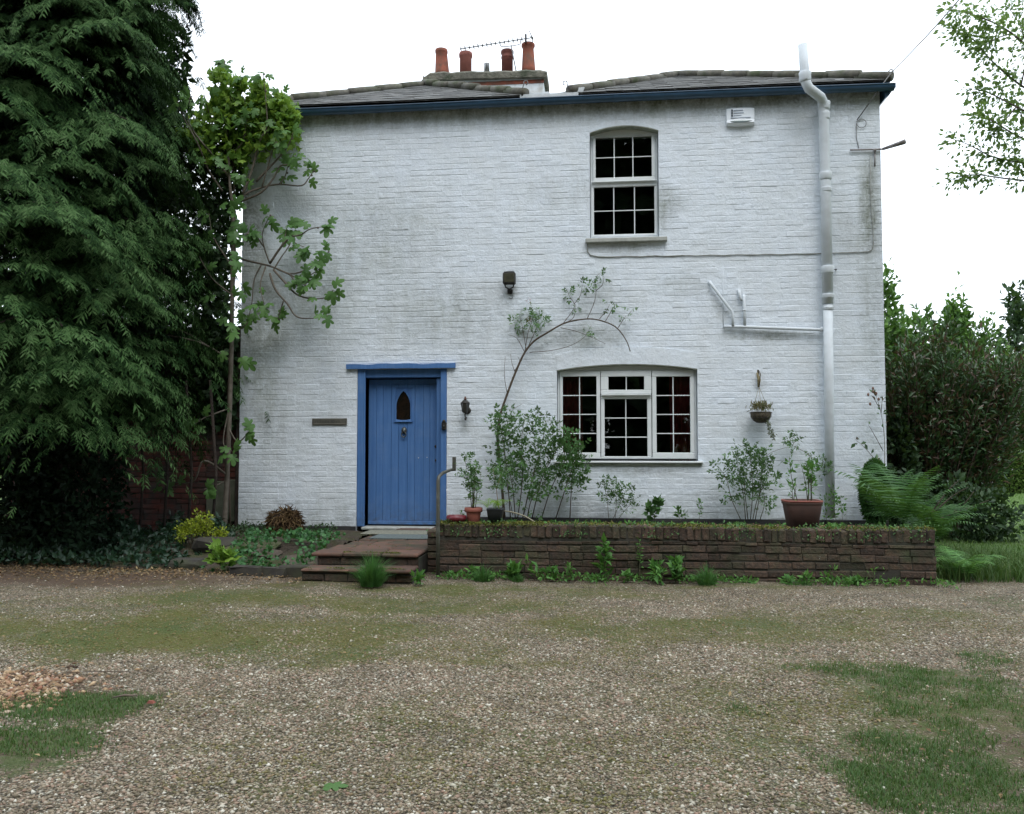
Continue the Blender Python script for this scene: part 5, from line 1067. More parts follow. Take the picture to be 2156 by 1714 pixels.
# rose bushes and other shrubs along the foot of the wall
def bush(name, label, cat, sts, n, T, size, lm, sm=M_STEM, Y=-.3, r0=.006, spread=.09, t0=.3, seed=1, group=None, upn=.6):
    return plant(name, label, cat, stems_px(sts, Y), n, T, size, lm, sm, r0, spread, t0, group=group, seed=seed, upn=upn)
bush('rose_bush', 'big leafy rose bush in front of the left end of the ground-floor window', 'shrub',
     [[(1075, 1092), (1068, 1000, -.35), (1060, 930, -.4), (1050, 880, -.4)], [(1090, 1092), (1100, 1010, -.4), (1098, 930, -.45), (1105, 880, -.4)], [(1100, 1092), (1120, 1010, -.5), (1140, 940, -.5), (1150, 885, -.5)], [(1120, 1092), (1140, 1010, -.5), (1165, 960, -.5), (1185, 925, -.5)],
      [(1140, 1092), (1160, 1030, -.4), (1185, 980, -.5), (1205, 940, -.45)], [(1170, 1092), (1190, 1030, -.5), (1205, 985, -.5), (1222, 945, -.5)], [(1200, 1092), (1203, 1030, -.4), (1206, 970, -.4)], [(1085, 1092), (1080, 1030, -.5), (1070, 980, -.6)], [(1110, 1092), (1120, 1050, -.6), (1150, 1010, -.6)]],
     880, LR, .125, M_ROSE, M_BSTEM, -.3, .008, .17, .28, 5)
bush('leafy_shrub', 'low thin leafy shrub right of the big rose bush, under the window sill', 'shrub', [[(1282, 1095), (1278, 1050), (1270, 1015)], [(1290, 1095), (1305, 1060), (1318, 1030)], [(1300, 1095), (1320, 1070), (1340, 1048)], [(1295, 1095), (1298, 1050), (1295, 1020)]], 210, LR, .085, M_ROSE, M_STEM, -.3, .004, .07, .3, 6)
bush('small_plant', 'small dark upright plant against the wall below the right end of the window', 'plant', [[(1378, 1095), (1380, 1075), (1385, 1052)], [(1382, 1095), (1370, 1080), (1366, 1068)]], 46, L3, .09, M_ROSE, M_STEM, -.35, .004, .04, .2, 7)
bush('small_plant', 'tiny dark green plant, left one of the two seedlings right of the window', 'plant', [[(1432, 1098), (1430, 1082), (1428, 1070)], [(1432, 1098), (1438, 1088), (1444, 1080)]], 40, LO, .06, M_ROSE, M_STEM, -.3, .003, .03, .2, 8, group='seedlings at the wall foot')
bush('small_plant', 'tiny pale green plant, right one of the two seedlings right of the window', 'plant', [[(1472, 1098), (1474, 1075), (1472, 1055)]], 50, LO, .04, M_WEED, M_STEM, -.3, .003, .03, .2, 9, group='seedlings at the wall foot')
bush('rose_bush', 'tall bushy rose under the hanging basket', 'shrub',
     [[(1570, 1095), (1565, 1040), (1555, 990), (1550, 950)], [(1580, 1095), (1585, 1030), (1580, 970), (1575, 938)], [(1590, 1095), (1600, 1040), (1605, 990), (1615, 955)], [(1560, 1095), (1540, 1050), (1530, 1010), (1515, 985)], [(1585, 1095), (1595, 1050), (1615, 1010), (1622, 985)], [(1575, 1095), (1568, 1010), (1590, 960)], [(1600, 1095), (1610, 1060), (1606, 1030)]],
     400, LR, .11, M_ROSE, M_STEM, -.35, .006, .10, .2, 11)
bush('climbing_shoot', 'long thin climbing shoot with leaf tufts between the hanging basket and the soil pipe', 'climbing plant', [[(1600, 975), (1620, 955), (1645, 945), (1668, 940)], [(1668, 938), (1675, 925), (1668, 915)], [(1672, 940), (1700, 955), (1725, 975)], [(1700, 955), (1712, 968)], [(1730, 985), (1735, 962)], [(1735, 1000), (1738, 960)]], 0, LR, .09, M_ROSE, M_BSTEM, -.15, .004, .06)
for (px, py, n, s_) in ((1670, 924, 34, .04), (1715, 972, 26, .035), (1737, 982, 30, .05), (1700, 962, 6, .03)):
    pass
rr = np.random.default_rng(77); Pq = np.concatenate([np.array(Wp(px, py, -.17)) + rr.normal(size=(n, 3)) * s_ for px, py, n, s_ in ((1670, 926, 34, .045), (1708, 968, 22, .04), (1735, 980, 34, .06))])
V, Fc = scatter(LR, Pq, rdir(len(Pq), -.2, rr), rdir(len(Pq), .4, rr) - [0, .7, 0], .09); ob('foliage', np_mesh('foliage', V, Fc), M_ROSE, bpy.data.objects['climbing_shoot'])
bush('weed', 'thin pale weeds growing up in front of the soil pipe', 'weed', [[(1762, 1105), (1755, 1060), (1752, 1030)], [(1775, 1105), (1772, 1070), (1770, 1045)], [(1742, 1105), (1738, 1075), (1736, 1050)]], 110, LO, .05, M_WEED, M_STEM, -.5, .003, .06, .2, 12)
# corner plant with seed heads, ferns, round bush
t = bush('seed_head_plant', 'tall sparse plant with brown seed heads at the right-hand corner of the wall', 'plant', [[(1860, 1090), (1862, 1000), (1862, 920), (1853, 860), (1840, 822)], [(1852, 860), (1838, 835)], [(1860, 950), (1835, 905), (1828, 895)], [(1865, 1000), (1840, 965), (1818, 940), (1800, 925)], [(1850, 980), (1843, 962)], [(1855, 870), (1858, 835)]], 26, LO, .07, M_BROWN, M_BSTEM, -.2, .005, .05, .4, 13)
m = MB()
for px, py in ((1838, 815), (1828, 828), (1845, 826), (1832, 848), (1850, 838), (1841, 968), (1850, 965), (1845, 978), (1838, 822)):
    c = Wp(px, py, -.22); m.lathe((c[0], c[1], c[2] - .02), [(0, -.018), (.013, -.008), (.015, .008), (.006, .024), (0, .028)], 7)
ob('seed_head', m, MAT('brown_seed_husk', (.12, .06, .045), (.2, .12, .09), 40, rough=.8), t)
def fern(label, base, n, L, seed, group, droop=1.0, az=None, mat=None):
    r = np.random.default_rng(seed); t = thing('fern', label, 'fern', base, group); base = np.array(base)
    for k in range(n):
        a = (2 * pi * k / n + r.random() * .5) if az is None else az[0] + (az[1] - az[0]) * r.random(); ll = L * (.7 + .45 * r.random()); e = radians(62 + 24 * r.random()); d = np.array([cos(a), sin(a), 0]); side = np.array([-sin(a), cos(a), 0])
        N = 24; V, Fc = [], []; p = base + r.normal(size=3) * [.05, .05, 0]; el = e
        for i in range(N):
            u = i / N; tan = d * cos(el) + np.array([0, 0, sin(el)]); p = p + tan * ll / N; el -= droop * (.7 + 1.3 * u) / N * 1.0
            if i < 3: w_ = .004; 
            pl = ll * .24 * (sin(pi * min(1, (u * .93 + .10)) ** .8)) * (1 - .15 * u) if i > 3 else 0
            up = np.cross(side, tan)
            V += [p - side * .0022, p + side * .0022]
            if i: o = len(V); Fc.append((o - 4, o - 3, o - 1)); Fc.append((o - 4, o - 1, o - 2))
        # pinnae
        rach = [(np.array(V[2 * i]) + np.array(V[2 * i + 1])) / 2 for i in range(N)]
        for i in range(4, N):
            u = i / N; tan = rach[i] - rach[i - 1]; tan /= np.linalg.norm(tan); up = np.cross(side, tan); pl = ll * .25 * max(.05, sin(pi * (u * .86 + .12))) 
            for s_ in (-1, 1):
                q = rach[i]; dd = side * s_ * .93 + tan * .3 - np.array([0, 0, .18]) + r.normal(size=3) * .05; w = ll / N * .30; o = len(V)
                for j in range(5):
                    f_ = j / 4; c_ = q + dd * pl * f_ - np.array([0, 0, .10 * pl * f_ * f_]); ww = w * (1 - f_ * .85) * (1.15 if j % 2 == 0 else .75); V += [c_ - tan * ww, c_ + tan * ww]
                for j in range(4): a0 = o + 2 * j; Fc += [(a0, a0 + 1, a0 + 3), (a0, a0 + 3, a0 + 2)]
        ob('frond', np_mesh('frond', V, Fc), mat or M_FERN, t)
    return t
fern('large light green fern in front of the right-hand corner of the wall', (W(1905, 1100, -1.5)[0], -1.5, .42), 10, 1.0, 3, 'ferns at the end of the terrace', .85)
fern('second fern behind and left of the largest one, against the wall corner', (W(1862, 1095, -.6)[0], -.6, .40), 9, .85, 4, 'ferns at the end of the terrace', .8)
fern('arching fern hanging over the right end of the low brick wall', (W(1965, 1110, -1.6)[0], -1.6, .25), 14, .72, 5, 'ferns at the end of the terrace', 1.2)
fern('darker fern behind the others beside the bronze shrub', (W(1960, 1080, -.2)[0], -.2, .1), 11, 1.0, 6, 'ferns at the end of the terrace', .9)
fern('small bright fern on the ground just right of the low brick wall end', (4.75, -2.3, .0), 15, .48, 8, 'ferns at the end of the terrace', 1.3, None, M_WEED)
fern('small yellowish fern growing in the black plastic flowerpot', (POT2[0], POT2[1], POT2[2] + .13), 9, .26, 9, None, 1.6, None, M_VINE)
r = np.random.default_rng(19); n = 6000; c = np.array(W(1842, 1010, -.35)); c[2] = .38; t = thing('round_bush', 'narrow rounded dark green bush standing against the wall corner behind the ferns', 'bush', c)
d = rdir(n, .1, r); P = c + [0, 0, .38] + d * [.17, .15, .42] * (.7 + .3 * r.random((n, 1))); V, Fc = scatter(T_oval(.35), P, d + r.normal(size=(n, 3)) * .4, r.normal(size=(n, 3)), .05); ob('foliage', np_mesh('foliage', V, Fc), M_FERN, t)
m = MB(); m.tube([c - [0, 0, .05], c + [0, 0, .3]], .025, 6); ob('stem', m, M_BSTEM, t)
r = np.random.default_rng(23)
t = bush('leaning_branch', 'dark bare branches leaning out over the lawn right of the ferns', 'branch', [[(1960, 1100), (2010, 1080), (2060, 1062), (2082, 1053)], [(1965, 1080), (2005, 1045), (2040, 1025)], [(1990, 1090), (2030, 1060), (2050, 1035)], [(1950, 1095), (1990, 1040), (2020, 1010)]], 90, LO, .09, M_DTREE, M_BARK, -.6, .012, .09, .3, 14)
# planter plant and pot plants
def up_stems(c, n, h, sp, seed, z0=0):
    r = np.random.default_rng(seed); out = []
    for k in range(n): a = r.random() * 2 * pi; s_ = sp * r.random(); hh = h * (.55 + .45 * r.random()); out.append([(c[0] + .02 * cos(a), c[1] + .02 * sin(a), c[2] + z0), (c[0] + s_ * .5 * cos(a), c[1] + s_ * .5 * sin(a), c[2] + z0 + hh * .5), (c[0] + s_ * cos(a), c[1] + s_ * sin(a), c[2] + z0 + hh)])
    return out
plant('potted_shrub', 'sparse green shrub growing in the brown square planter', 'plant', up_stems((POT3[0] + .08, POT3[1], POT3[2] + .24), 6, .46, .14, 3) + up_stems((POT3[0] - .10, POT3[1], POT3[2] + .24), 3, .2, .1, 4) + [[(POT3[0] - .04, POT3[1], POT3[2] + .24), (POT3[0] - .10, POT3[1], POT3[2] + .5), (POT3[0] - .12, POT3[1], POT3[2] + .72)]], 150, LO, .055, M_WEED, M_STEM, .005, .05, .35, seed=31)
plant('potted_shrub', 'upright small-leaved shrub growing in the terracotta flowerpot', 'plant', up_stems((POT1[0], POT1[1], POT1[2] + .14), 5, .58, .12, 5) + [[(POT1[0], POT1[1], POT1[2] + .14), (POT1[0] - .02, POT1[1], POT1[2] + .45), (POT1[0] - .03, POT1[1], POT1[2] + .66)]], 210, LR, .07, M_ROSE, M_BSTEM, .005, .05, .25, seed=33)
plant('thin_sucker', 'thin leafy sucker with a pale stem behind the black flowerpot', 'plant', [[Wp(1052, 1085, -1.8), Wp(1045, 1030, -1.8), Wp(1038, 985, -1.8)], [Wp(1045, 1030, -1.8), Wp(1055, 1000, -1.8)]], 80, LR, .085, M_ROSE, MAT('tan_stem', (.22, .14, .07), rough=.7, bstr=0), .005, .07, .4, seed=34)
plant('tiny_pot_plant', 'tiny weedy plant behind the dark red bowl', 'plant', up_stems((POT0[0] + .05, POT0[1] + .16, .52), 5, .16, .08, 6), 40, LO, .035, M_WEED, M_STEM, .002, .03, .2, seed=35)
bush('thin_twig', 'thin leafy twig hanging by the iron handrail end', 'twig', [[(1000, 1085, -1.0), (985, 1010, -1.0), (968, 995, -1.0)]], 18, LR, .07, M_ROSE, M_STEM, -1.0, .003, .03, .7, 36)
m = MB(); m.tube(curve_pts([Wp(1063, 1076, -1.9), Wp(1080, 1079, -2.0), Wp(1105, 1087, -2.1), Wp(1130, 1102, -2.2)], 4), .008, 6); tag(ob('fallen_cane', m, MAT('pale_cane', (.24, .22, .15), rough=.7, bstr=0)), 'pale bent cane lying on the terrace beside the black pot', 'cane')
# weeds on the terrace and at the foot of the low wall
def weed(label, px, py, Y, z, h, n, T, size, seed, mat=M_WEED, sp=.5, group='weeds along the low brick wall', name='weed', ns=4):
    w = W(px, py, Y); return plant(name, label, 'weed', up_stems((w[0], Y, z), ns, h, h * sp, seed), n, T, size, mat, M_STEM, .0035, .02, .15, group=group, seed=seed, upn=1.3)
weed('tallest bright weed with long paired leaves, before the middle of the low wall', 1268, 1200, -2.68, 0, .56, 60, T_oval(.42), .10, 41, sp=.12, ns=2)
weed('thin creeping weed on the face of the low wall right of the tallest weed', 1347, 1200, -2.64, .0, .42, 34, LO, .035, 42, sp=.08, ns=2)
wl_ = [(1080, .16, 'weed with grassy leaves at the foot of the low wall, left of the middle', 50, .09), (1130, .20, 'low leafy weed at the wall foot below the black flowerpot side', 22, .08), (1160, .14, 'weed with round leaves at the wall foot, left of the tallest weed', 26, .06), (1195, .16, 'small upright weed at the wall foot just left of the tallest weed', 26, .055),
       (1318, .12, 'small pale weed at the wall foot just right of the tallest weed', 20, .06), (1385, .20, 'bushy bright weed, left half of the biggest clump at the wall foot', 60, .085), (1425, .22, 'bushy bright weed, right half of the biggest clump at the wall foot', 60, .085), (1700, .12, 'light green weed at the wall foot below the square planter', 26, .06),
       (1655, .10, 'flat light green weed at the wall foot left of the planter', 18, .07), (1745, .20, 'upright leafy weed at the wall foot below the soil pipe', 26, .06), (1800, .1, 'low weed at the wall foot right of the soil pipe', 20, .06), (1840, .26, 'thin weed climbing the right-hand part of the low wall', 14, .05), (1000, .14, 'small dark weed at the wall foot by the handrail', 26, .05), (880, .12, 'leafy weed on the ground in front of the lowest step, right end', 30, .09)]
for i, (px, h, lab, n, s_) in enumerate(wl_): weed(lab, px, 1205, -2.72 if px > 900 else -3.1, 0, h, n, T_oval(.42) if i % 2 else L3, s_, 50 + i)
r = np.random.default_rng(61); n = 3200; x = r.uniform(-.9, 4.5, n); y = -2.66 - np.abs(r.normal(size=n)) * .09 - .0; dd = .5 + .5 * np.sin(x * 4) * np.sin(x * 9.1 + 1); k = r.random(n) < dd ** 1.4; P = np.stack([x, y, .01 + .05 * r.random(n)], 1)[k]; D = rdir(len(P), .5, r); V, Fc = scatter(T_oval(.4), P, D, rdir(len(P), 1, r), .03 + .03 * r.random(len(P))); ob('small_weeds', np_mesh('small_weeds', V, Fc), M_WEED, kind='stuff')
n = 2600; x = r.uniform(-.4, 4.3, n); y = r.uniform(-2.35, -.3, n); dd = .5 + .5 * np.sin(x * 3 + y * 2) * np.sin(x * 8.1 - y * 5 + 1); k = r.random(n) < dd ** 2; u = (y + 2.4) / 2.35; P = np.stack([x, y, .50 - .17 * u + .03 * r.random(n)], 1)[k]; V, Fc = scatter(T_oval(.5), P, rdir(len(P), .7, r), rdir(len(P), 1, r), .025 + .04 * r.random(len(P))); ob('terrace_weeds', np_mesh('terrace_weeds', V, Fc), M_WEED, kind='stuff')
n = 1500; x = r.uniform(-.4, 4.3, n); y = r.uniform(-2.45, -.3, n); u = (y + 2.4) / 2.35; P = np.stack([x, y, .51 - .17 * u + .01 * r.random(n)], 1); V, Fc = scatter(T_oval(.5), P, rdir(n, .0, r) * [1, 1, .2], rdir(n, 2, r), .03 + .03 * r.random(n)); ob('leaf_litter', np_mesh('leaf_litter', V, Fc), M_DEAD, kind='stuff')
n = 5200; x = r.uniform(-6.5, -1.7, n); y = -2.45 + r.normal(size=n) * .38; k = (y < -2.1); P = np.stack([x, y, gh(x, y) + .012 + .01 * r.random(n)], 1)[k]; V, Fc = scatter(T_oval(.5), P, rdir(len(P), .0, r) * [1, 1, .2], rdir(len(P), 2, r), .02 + .025 * r.random(len(P))); ob('leaf_litter', np_mesh('leaf_litter', V, Fc), M_DEAD, kind='stuff')
n = 900; x = r.uniform(-5, 6, n); y = r.uniform(-8, -3, n); P = np.stack([x, y, gh(x, y) + .012], 1); V, Fc = scatter(T_oval(.5), P, rdir(n, .0, r) * [1, 1, .2], rdir(n, 3, r), .014 + .022 * r.random(n)); ob('scattered_leaves', np_mesh('scattered_leaves', V, Fc), M_DEAD, kind='stuff')
def tuft(label, px, py, Y, h, n, rad, seed, mat=M_GRASS):
    r = np.random.default_rng(seed); w = W(px, py, Y); a = r.random(n) * 2 * pi; q = rad * r.random(n) ** .7; P = np.stack([w[0] + q * np.cos(a), Y + q * np.sin(a), 0 * a + .0], 1)
    me = blades('blades', P, h, .0022, mat, r, .9)
    V = np.array([v.co for v in me.vertices]).reshape(-1, 5, 3); R_ = np.stack([np.cos(a), np.sin(a)], 1) * (q / rad)[:, None]; hh = h * (1.05 - .5 * (q / rad)) * (.25 + .85 * r.random(n) ** 1.5); R_ = R_ * (.3 + 1.3 * r.random(n) ** 1.5)[:, None]; c0 = np.array([w[0], Y]); b2 = c0 + (P[:, :2] - c0) * .6
    for k_, (f_, g_) in enumerate(((0, 0), (0, 0), (.3, .6), (.3, .6), (1, .92))): V[:, k_, :2] = V[:, k_, :2] * 0 + b2 + R_ * (hh * .95 * f_)[:, None] + (np.stack([-np.sin(a * 3), np.cos(a * 3)], 1) * .0022 * ((-1) ** k_) * (1 if k_ < 4 else 0)); V[:, k_, 2] = hh * g_ * (1 - .25 * (q / rad) * f_)
    me.vertices.foreach_set('co', V.astype(np.float32).ravel()); o = ob('grass_tuft', me, mat); tag(o, label, 'grass tuft', 'grass tufts in front of the wall'); return o
M_TUFT = LEAF('tuft_blade', [(0, (.04, .13, .03)), (.5, (.065, .19, .045)), (1, (.11, .26, .06))], .5, .3)
tuft('biggest grass tuft, fine blades, right in front of the door steps', 783, 1205, -3.2, .40, 1300, .17, 71, M_TUFT); tuft('grass tuft at the foot of the low wall just right of the handrail', 1017, 1215, -2.85, .22, 520, .14, 72, M_TUFT)
tuft('grass tuft at the foot of the low wall below the right end of the window', 1488, 1222, -2.82, .26, 520, .14, 73, M_TUFT); tuft('thin grass tuft at the foot of the low wall below the planter', 1690, 1222, -2.78, .13, 160, .16, 74, M_TUFT); tuft('small grass tuft low on the wall foot between the two left weeds', 1090, 1215, -2.8, .12, 200, .1, 75, M_TUFT)
r = np.random.default_rng(63); n = 900; cx_ = r.choice([-.35, .15, .9, 1.75, 2.5, 3.3, 3.75, 4.2], n); x = cx_ + r.normal(size=n) * .10; q = r.random(n); P = np.stack([x, YR + .08 - .12 * q, .555 - .14 * q ** 2 + .03 * r.random(n)], 1); V, Fc = scatter(T_oval(.5), P, rdir(n, -.3, r) - [0, .5, 0], rdir(n, .6, r) - [0, .5, 0], .018 + .025 * r.random(n)); ob('trailing_weeds', np_mesh('trailing_weeds', V, Fc), M_ROSE, kind='stuff')
# golden shrub, ivy on the bank, ground cover under the conifer
r = np.random.default_rng(81); c = np.array(W(415, 1150, -1.7)); c[2] = .08; t = thing('golden_shrub', 'low yellow-green leaved shrub on the bank left of the cottage', 'shrub', c); st_ = []
for k in range(34): a = r.random() * 2 * pi; R_ = r.random() ** .5; p = c + [.36 * R_ * cos(a), .22 * R_ * sin(a), .02]; st_.append(curve_pts([c + [.05 * cos(a), .05 * sin(a), 0], c + [.22 * R_ * cos(a), .12 * R_ * sin(a), .22], p + [0, 0, .40 - .26 * R_ * R_ + .05 * r.normal()]], 4))
m = MB(); [m.tube(p, .003, 4) for p in st_]; ob('stem', m, M_BSTEM, t); P, D = leaves_on(st_, 1300, .05, .55, r); V, Fc = scatter(T_oval(.5), P, D, rdir(len(P), .6, r), .028 + .02 * r.random(len(P))); ob('foliage', np_mesh('foliage', V, Fc), M_GOLD, t)
n = 1700; x = r.uniform(W(470, 1170, -2.2)[0], -1.85, n); y = r.uniform(-2.68, -1.3, n); dd = .5 + .5 * np.sin(x * 4.3 + 2) * np.sin(y * 5 + x * 3); k = r.random(n) < dd; P = np.stack([x, y, .02 + .24 * np.clip((y + 2.6) * 1.1, 0, 1) ** .8 + .09 * r.random(n)], 1)[k]
V, Fc = scatter(L3, P, rdir(len(P), .2, r) - [0, .3, 0], rdir(len(P), .9, r) - [0, .5, 0], .032 + .035 * r.random(len(P))); ob('bank_ivy', np_mesh('bank_ivy', V, Fc), M_IVYB, kind='stuff')
t = plant('broad_leaved_plant', 'bright pale green broad-leaved plant at the front foot of the bank', 'plant', up_stems((W(478, 1212, -2.62)[0], -2.62, .0), 7, .30, .2, 83), 60, L3, .10, M_VINE, M_STEM, .004, .05, .3, seed=84)
n = 9000; x0_, x1_ = W(-20, 1180, -2.0)[0], W(380, 1180, -2)[0]; x = r.uniform(x0_ - 2.0, x1_ + .25, n); y = r.uniform(-2.45, -.2, n); e = np.clip((x1_ + .25 - x) / .5, 0, 1); hgt = (.10 + .38 * np.clip((y + 2.45) / 1.2, 0, 1) * (.6 + .4 * np.sin(x * 3) * np.sin(x * 7 + y * 5))) * (.4 + .6 * e); P = np.stack([x, y, hgt * r.random(n) ** .4], 1)
V, Fc = scatter(T_oval(.5), P, rdir(n, .4, r), rdir(n, .8, r) - [0, .3, 0], .05 + .05 * r.random(n)); ob('ground_cover', np_mesh('ground_cover', V, Fc), M_IVY, kind='stuff')
n = 900; x = r.uniform(-3.75, -2.3, n); y = r.uniform(-.9, -.1, n); P = np.stack([x, y, .2 + .12 * r.random(n)], 1); P = P[r.random(n) < .5 + .5 * np.sin(x * 5)]; V, Fc = scatter(LO, P, rdir(len(P), .4, r), rdir(len(P), .8, r), .05); ob('wall_foot_growth', np_mesh('wall_foot_growth', V, Fc), M_DTREE, kind='stuff')

# ------------------------------------------------------------------ the fig tree against the corner
FT = [[(472, 1120), (478, 1000), (484, 850), (488, 700), (489, 560), (490, 444), (485, 400), (483, 372), (478, 280), (471, 200), (470, 165), (474, 128)]]
FB = [[(592, 520), (600, 498), (604, 478)], [(612, 500), (622, 512), (640, 520)], [(609, 576), (622, 592), (640, 600)], [(597, 634), (590, 655), (585, 672)], [(600, 595), (628, 600), (652, 590)], [(556, 520), (540, 500), (520, 492)], [(588, 388), (600, 372), (606, 350)], [(483, 374), (455, 335), (425, 300), (405, 272), (395, 247), (400, 205)], [(468, 402), (440, 360), (415, 300), (385, 245), (372, 215)], [(490, 444), (514, 411), (551, 395), (588, 388), (634, 391), (650, 375), (660, 360)], [(505, 425), (550, 405), (576, 375), (590, 350), (610, 345), (620, 325)], [(510, 412), (530, 360), (547, 296), (562, 268), (560, 214), (554, 156)], [(547, 296), (575, 262), (590, 225), (597, 200)],
      [(539, 383), (570, 350), (597, 321), (610, 300), (617, 280)], [(551, 395), (570, 330), (580, 300)], [(490, 535), (514, 547), (568, 560), (609, 576), (640, 570), (665, 555), (679, 547), (690, 530)], [(568, 555), (592, 520), (612, 500), (634, 494), (654, 482), (690, 476)], [(568, 555), (556, 520), (553, 490), (568, 453)], [(576, 568), (590, 545), (610, 515), (620, 485)],
      [(576, 568), (600, 595), (625, 620), (658, 629), (690, 625), (702, 610)], [(568, 576), (580, 610), (605, 640), (625, 667), (660, 670), (690, 665)], [(550, 558), (535, 590), (530, 640), (520, 680)], [(560, 560), (548, 600), (556, 640)], [(600, 574), (630, 585), (655, 578), (680, 560)], [(487, 700), (510, 690), (540, 660)], [(486, 760), (440, 730), (400, 715), (340, 705), (290, 710)], [(487, 620), (450, 590), (430, 560), (420, 540)], [(488, 560), (450, 500), (440, 450)],
      [(480, 900), (500, 930), (520, 915), (535, 905)], [(482, 860), (430, 880), (400, 900)], [(478, 1000), (430, 970), (410, 1010), (380, 1020), (345, 1030)], [(478, 1010), (460, 1020), (430, 1030)], [(484, 850), (470, 930), (488, 950)], [(478, 280), (445, 250), (430, 200)], [(474, 220), (500, 190), (510, 160)], [(480, 330), (510, 300), (520, 250)], [(350, 690), (345, 560), (345, 470)], [(440, 730), (390, 700), (350, 690)]]
r = np.random.default_rng(91); fig = thing('fig_tree', 'fig tree with big lobed leaves growing against the left corner of the white wall', 'tree', W(472, 1120, -.35)); figp = []
def figpath(pts, j): return curve_pts([Wp(px, py, -.35 - .25 * (k / len(pts)) * (1 if j % 3 else -.3) - (.25 if px < 440 else 0)) for k, (px, py) in enumerate(pts)], 5)
p = figpath(FT[0], 0); p = curve_pts([Wp(px, py, -.35) for px, py in FT[0]], 5); m = MB(); m.tube(p, list(np.linspace(.035, .008, len(p))), 9); ob('trunk', m, M_FIGB, fig); figp.append(p[-15:])
for j, b in enumerate(FB):
    p = figpath(b, j); m = MB(); m.tube(p, list(np.linspace(.017 if len(b) > 4 else .011, .005, len(p))), 7); ob('branch', m, M_FIGB, fig); figp.append(p)
V0, F0 = T_fig(); lm = []
for k in range(4):
    rr = np.random.default_rng(k); v = V0 + rr.normal(size=V0.shape) * [.012, .012, .02]; v[:, 2] -= (.25 + .15 * k) * v[:, 1] ** 2 * .6; v[:, 2] += -.25 * np.abs(v[:, 0]) * (k % 2); lm.append(np_mesh('leaf', v, F0, True))
pts = []
for j, p in enumerate(figp):
    p = np.array(p); tip = p[-1]
    for k in range(4 + (2 if j < 8 else 0)): pts.append((tip + r.normal(size=3) * .02, 1.0))
    for k in range(3 if 0 < j < 9 else 1): q = p[int(len(p) * (.5 + .45 * r.random()))]; pts.append((q, .9))
for k in range(60):   # the dense upper part
    px, py = r.uniform(400, 625), r.uniform(215, 395); 
    if px > 560 and py > 330: px -= 80
    pts.append((np.array(Wp(px, py, -.25 - .45 * r.random())), .85))
for k in range(26): pts.append((np.array(Wp(r.uniform(375, 505), r.uniform(420, 760), -.45 - .3 * r.random())), 1.2))
for k in range(30): pts.insert(0, (np.array(Wp(r.normal() * 13 + 492, r.uniform(400, 760), -.42 - .2 * r.random())), 1.15))
for (q, s_) in pts[:298]:
    d = rdir(1, -.1, r)[0]; d[1] = -abs(d[1]) * .5; d = d / np.linalg.norm(d); nr_ = np.array([r.normal() * .4, -.75, .55 + .3 * r.normal()]); x_ = np.cross(d, nr_); x_ /= np.linalg.norm(x_); z_ = np.cross(x_, d)
    o = ob('leaf', lm[r.integers(4)], M_FIG, fig); sc = s_ * (.10 + .08 * r.random()); M_ = Matrix(((x_[0], d[0], z_[0], 0), (x_[1], d[1], z_[1], 0), (x_[2], d[2], z_[2], 0), (0, 0, 0, 1)))
    q2 = q + d * .035; o.matrix_basis = Matrix.Translation(Vector(q2)) @ M_ @ Matrix.Scale(sc, 4)
# small green figs on the twigs
fm = MB().lathe((0, 0, 0), [(0, -.015), (.012, -.006), (.013, .006), (.004, .016), (0, .018)], 6).mesh('fig_fruit')
for p in figp[3:20]:
    for k in range(2): q = np.array(p[-1 - 3 * k]); ob('fig_fruit', fm, M_FIGB, fig).matrix_basis = Matrix.Translation(Vector((q[0] + .015, q[1], q[2] - .005)))
# vine over the wall corner
n = 2600; r = np.random.default_rng(97); P = np.stack([np.zeros(n)] * 3, 1)
cl_ = [(470, 205, 16), (500, 222, 20), (540, 232, 22), (585, 240, 20), (608, 262, 14), (560, 262, 24), (520, 255, 22), (480, 240, 18), (445, 262, 18), (425, 292, 16), (600, 290, 14), (575, 300, 16), (455, 225, 12), (490, 285, 20), (530, 300, 20), (612, 240, 9), (548, 212, 9), (415, 262, 9), (585, 222, 8), (500, 330, 16), (462, 160, 8), (500, 178, 9), (548, 186, 7), (398, 285, 9), (592, 208, 6), (440, 330, 12)]
for i in range(n): cx_, cy_, s_ = cl_[r.integers(len(cl_))]; px, py = min(cx_ + s_ * r.normal(), 626), cy_ + s_ * .8 * r.normal(); P[i] = Wp(px, py, -.0 - .5 * r.random())
t = thing('climbing_vine', 'bright yellow-green vine sprawling over the top left corner of the white wall', 'climbing plant', (-3.85, -.1, .2)); m = MB(); m.tube(curve_pts([(-3.86, -.06, .2), (-3.9, -.1, 2), (-3.84, -.08, 4), (-3.9, -.1, 5.6)], 6), .014, 6)
for k in range(12): q = P[r.integers(n)]; m.tube(curve_pts([(-3.9, -.1, 5.0 + .05 * k), (q + np.array([-3.9, -.1, 5.2])) / 2 + [0, 0, .2], q], 4), .004, 4)
ob('stem', m, M_BSTEM, t); V, Fc = scatter(L3, P, rdir(n, -.1, r) - [0, .3, 0], rdir(n, .5, r) - [0, .6, 0], .07 + .07 * r.random(n)); ob('foliage', np_mesh('foliage', V, Fc), M_VINE, t)
k = 7000; P = np.stack([W(460, 500, -.05)[0] + r.normal(size=k) * .42, -.05 + .25 * r.random(k), 1.6 + 4.2 * r.random(k)], 1); P = P[(P[:, 0] < -3.80) & ((P[:, 0] < -3.98) | (P[:, 2] < 2.9) | (P[:, 2] > 4.9))]
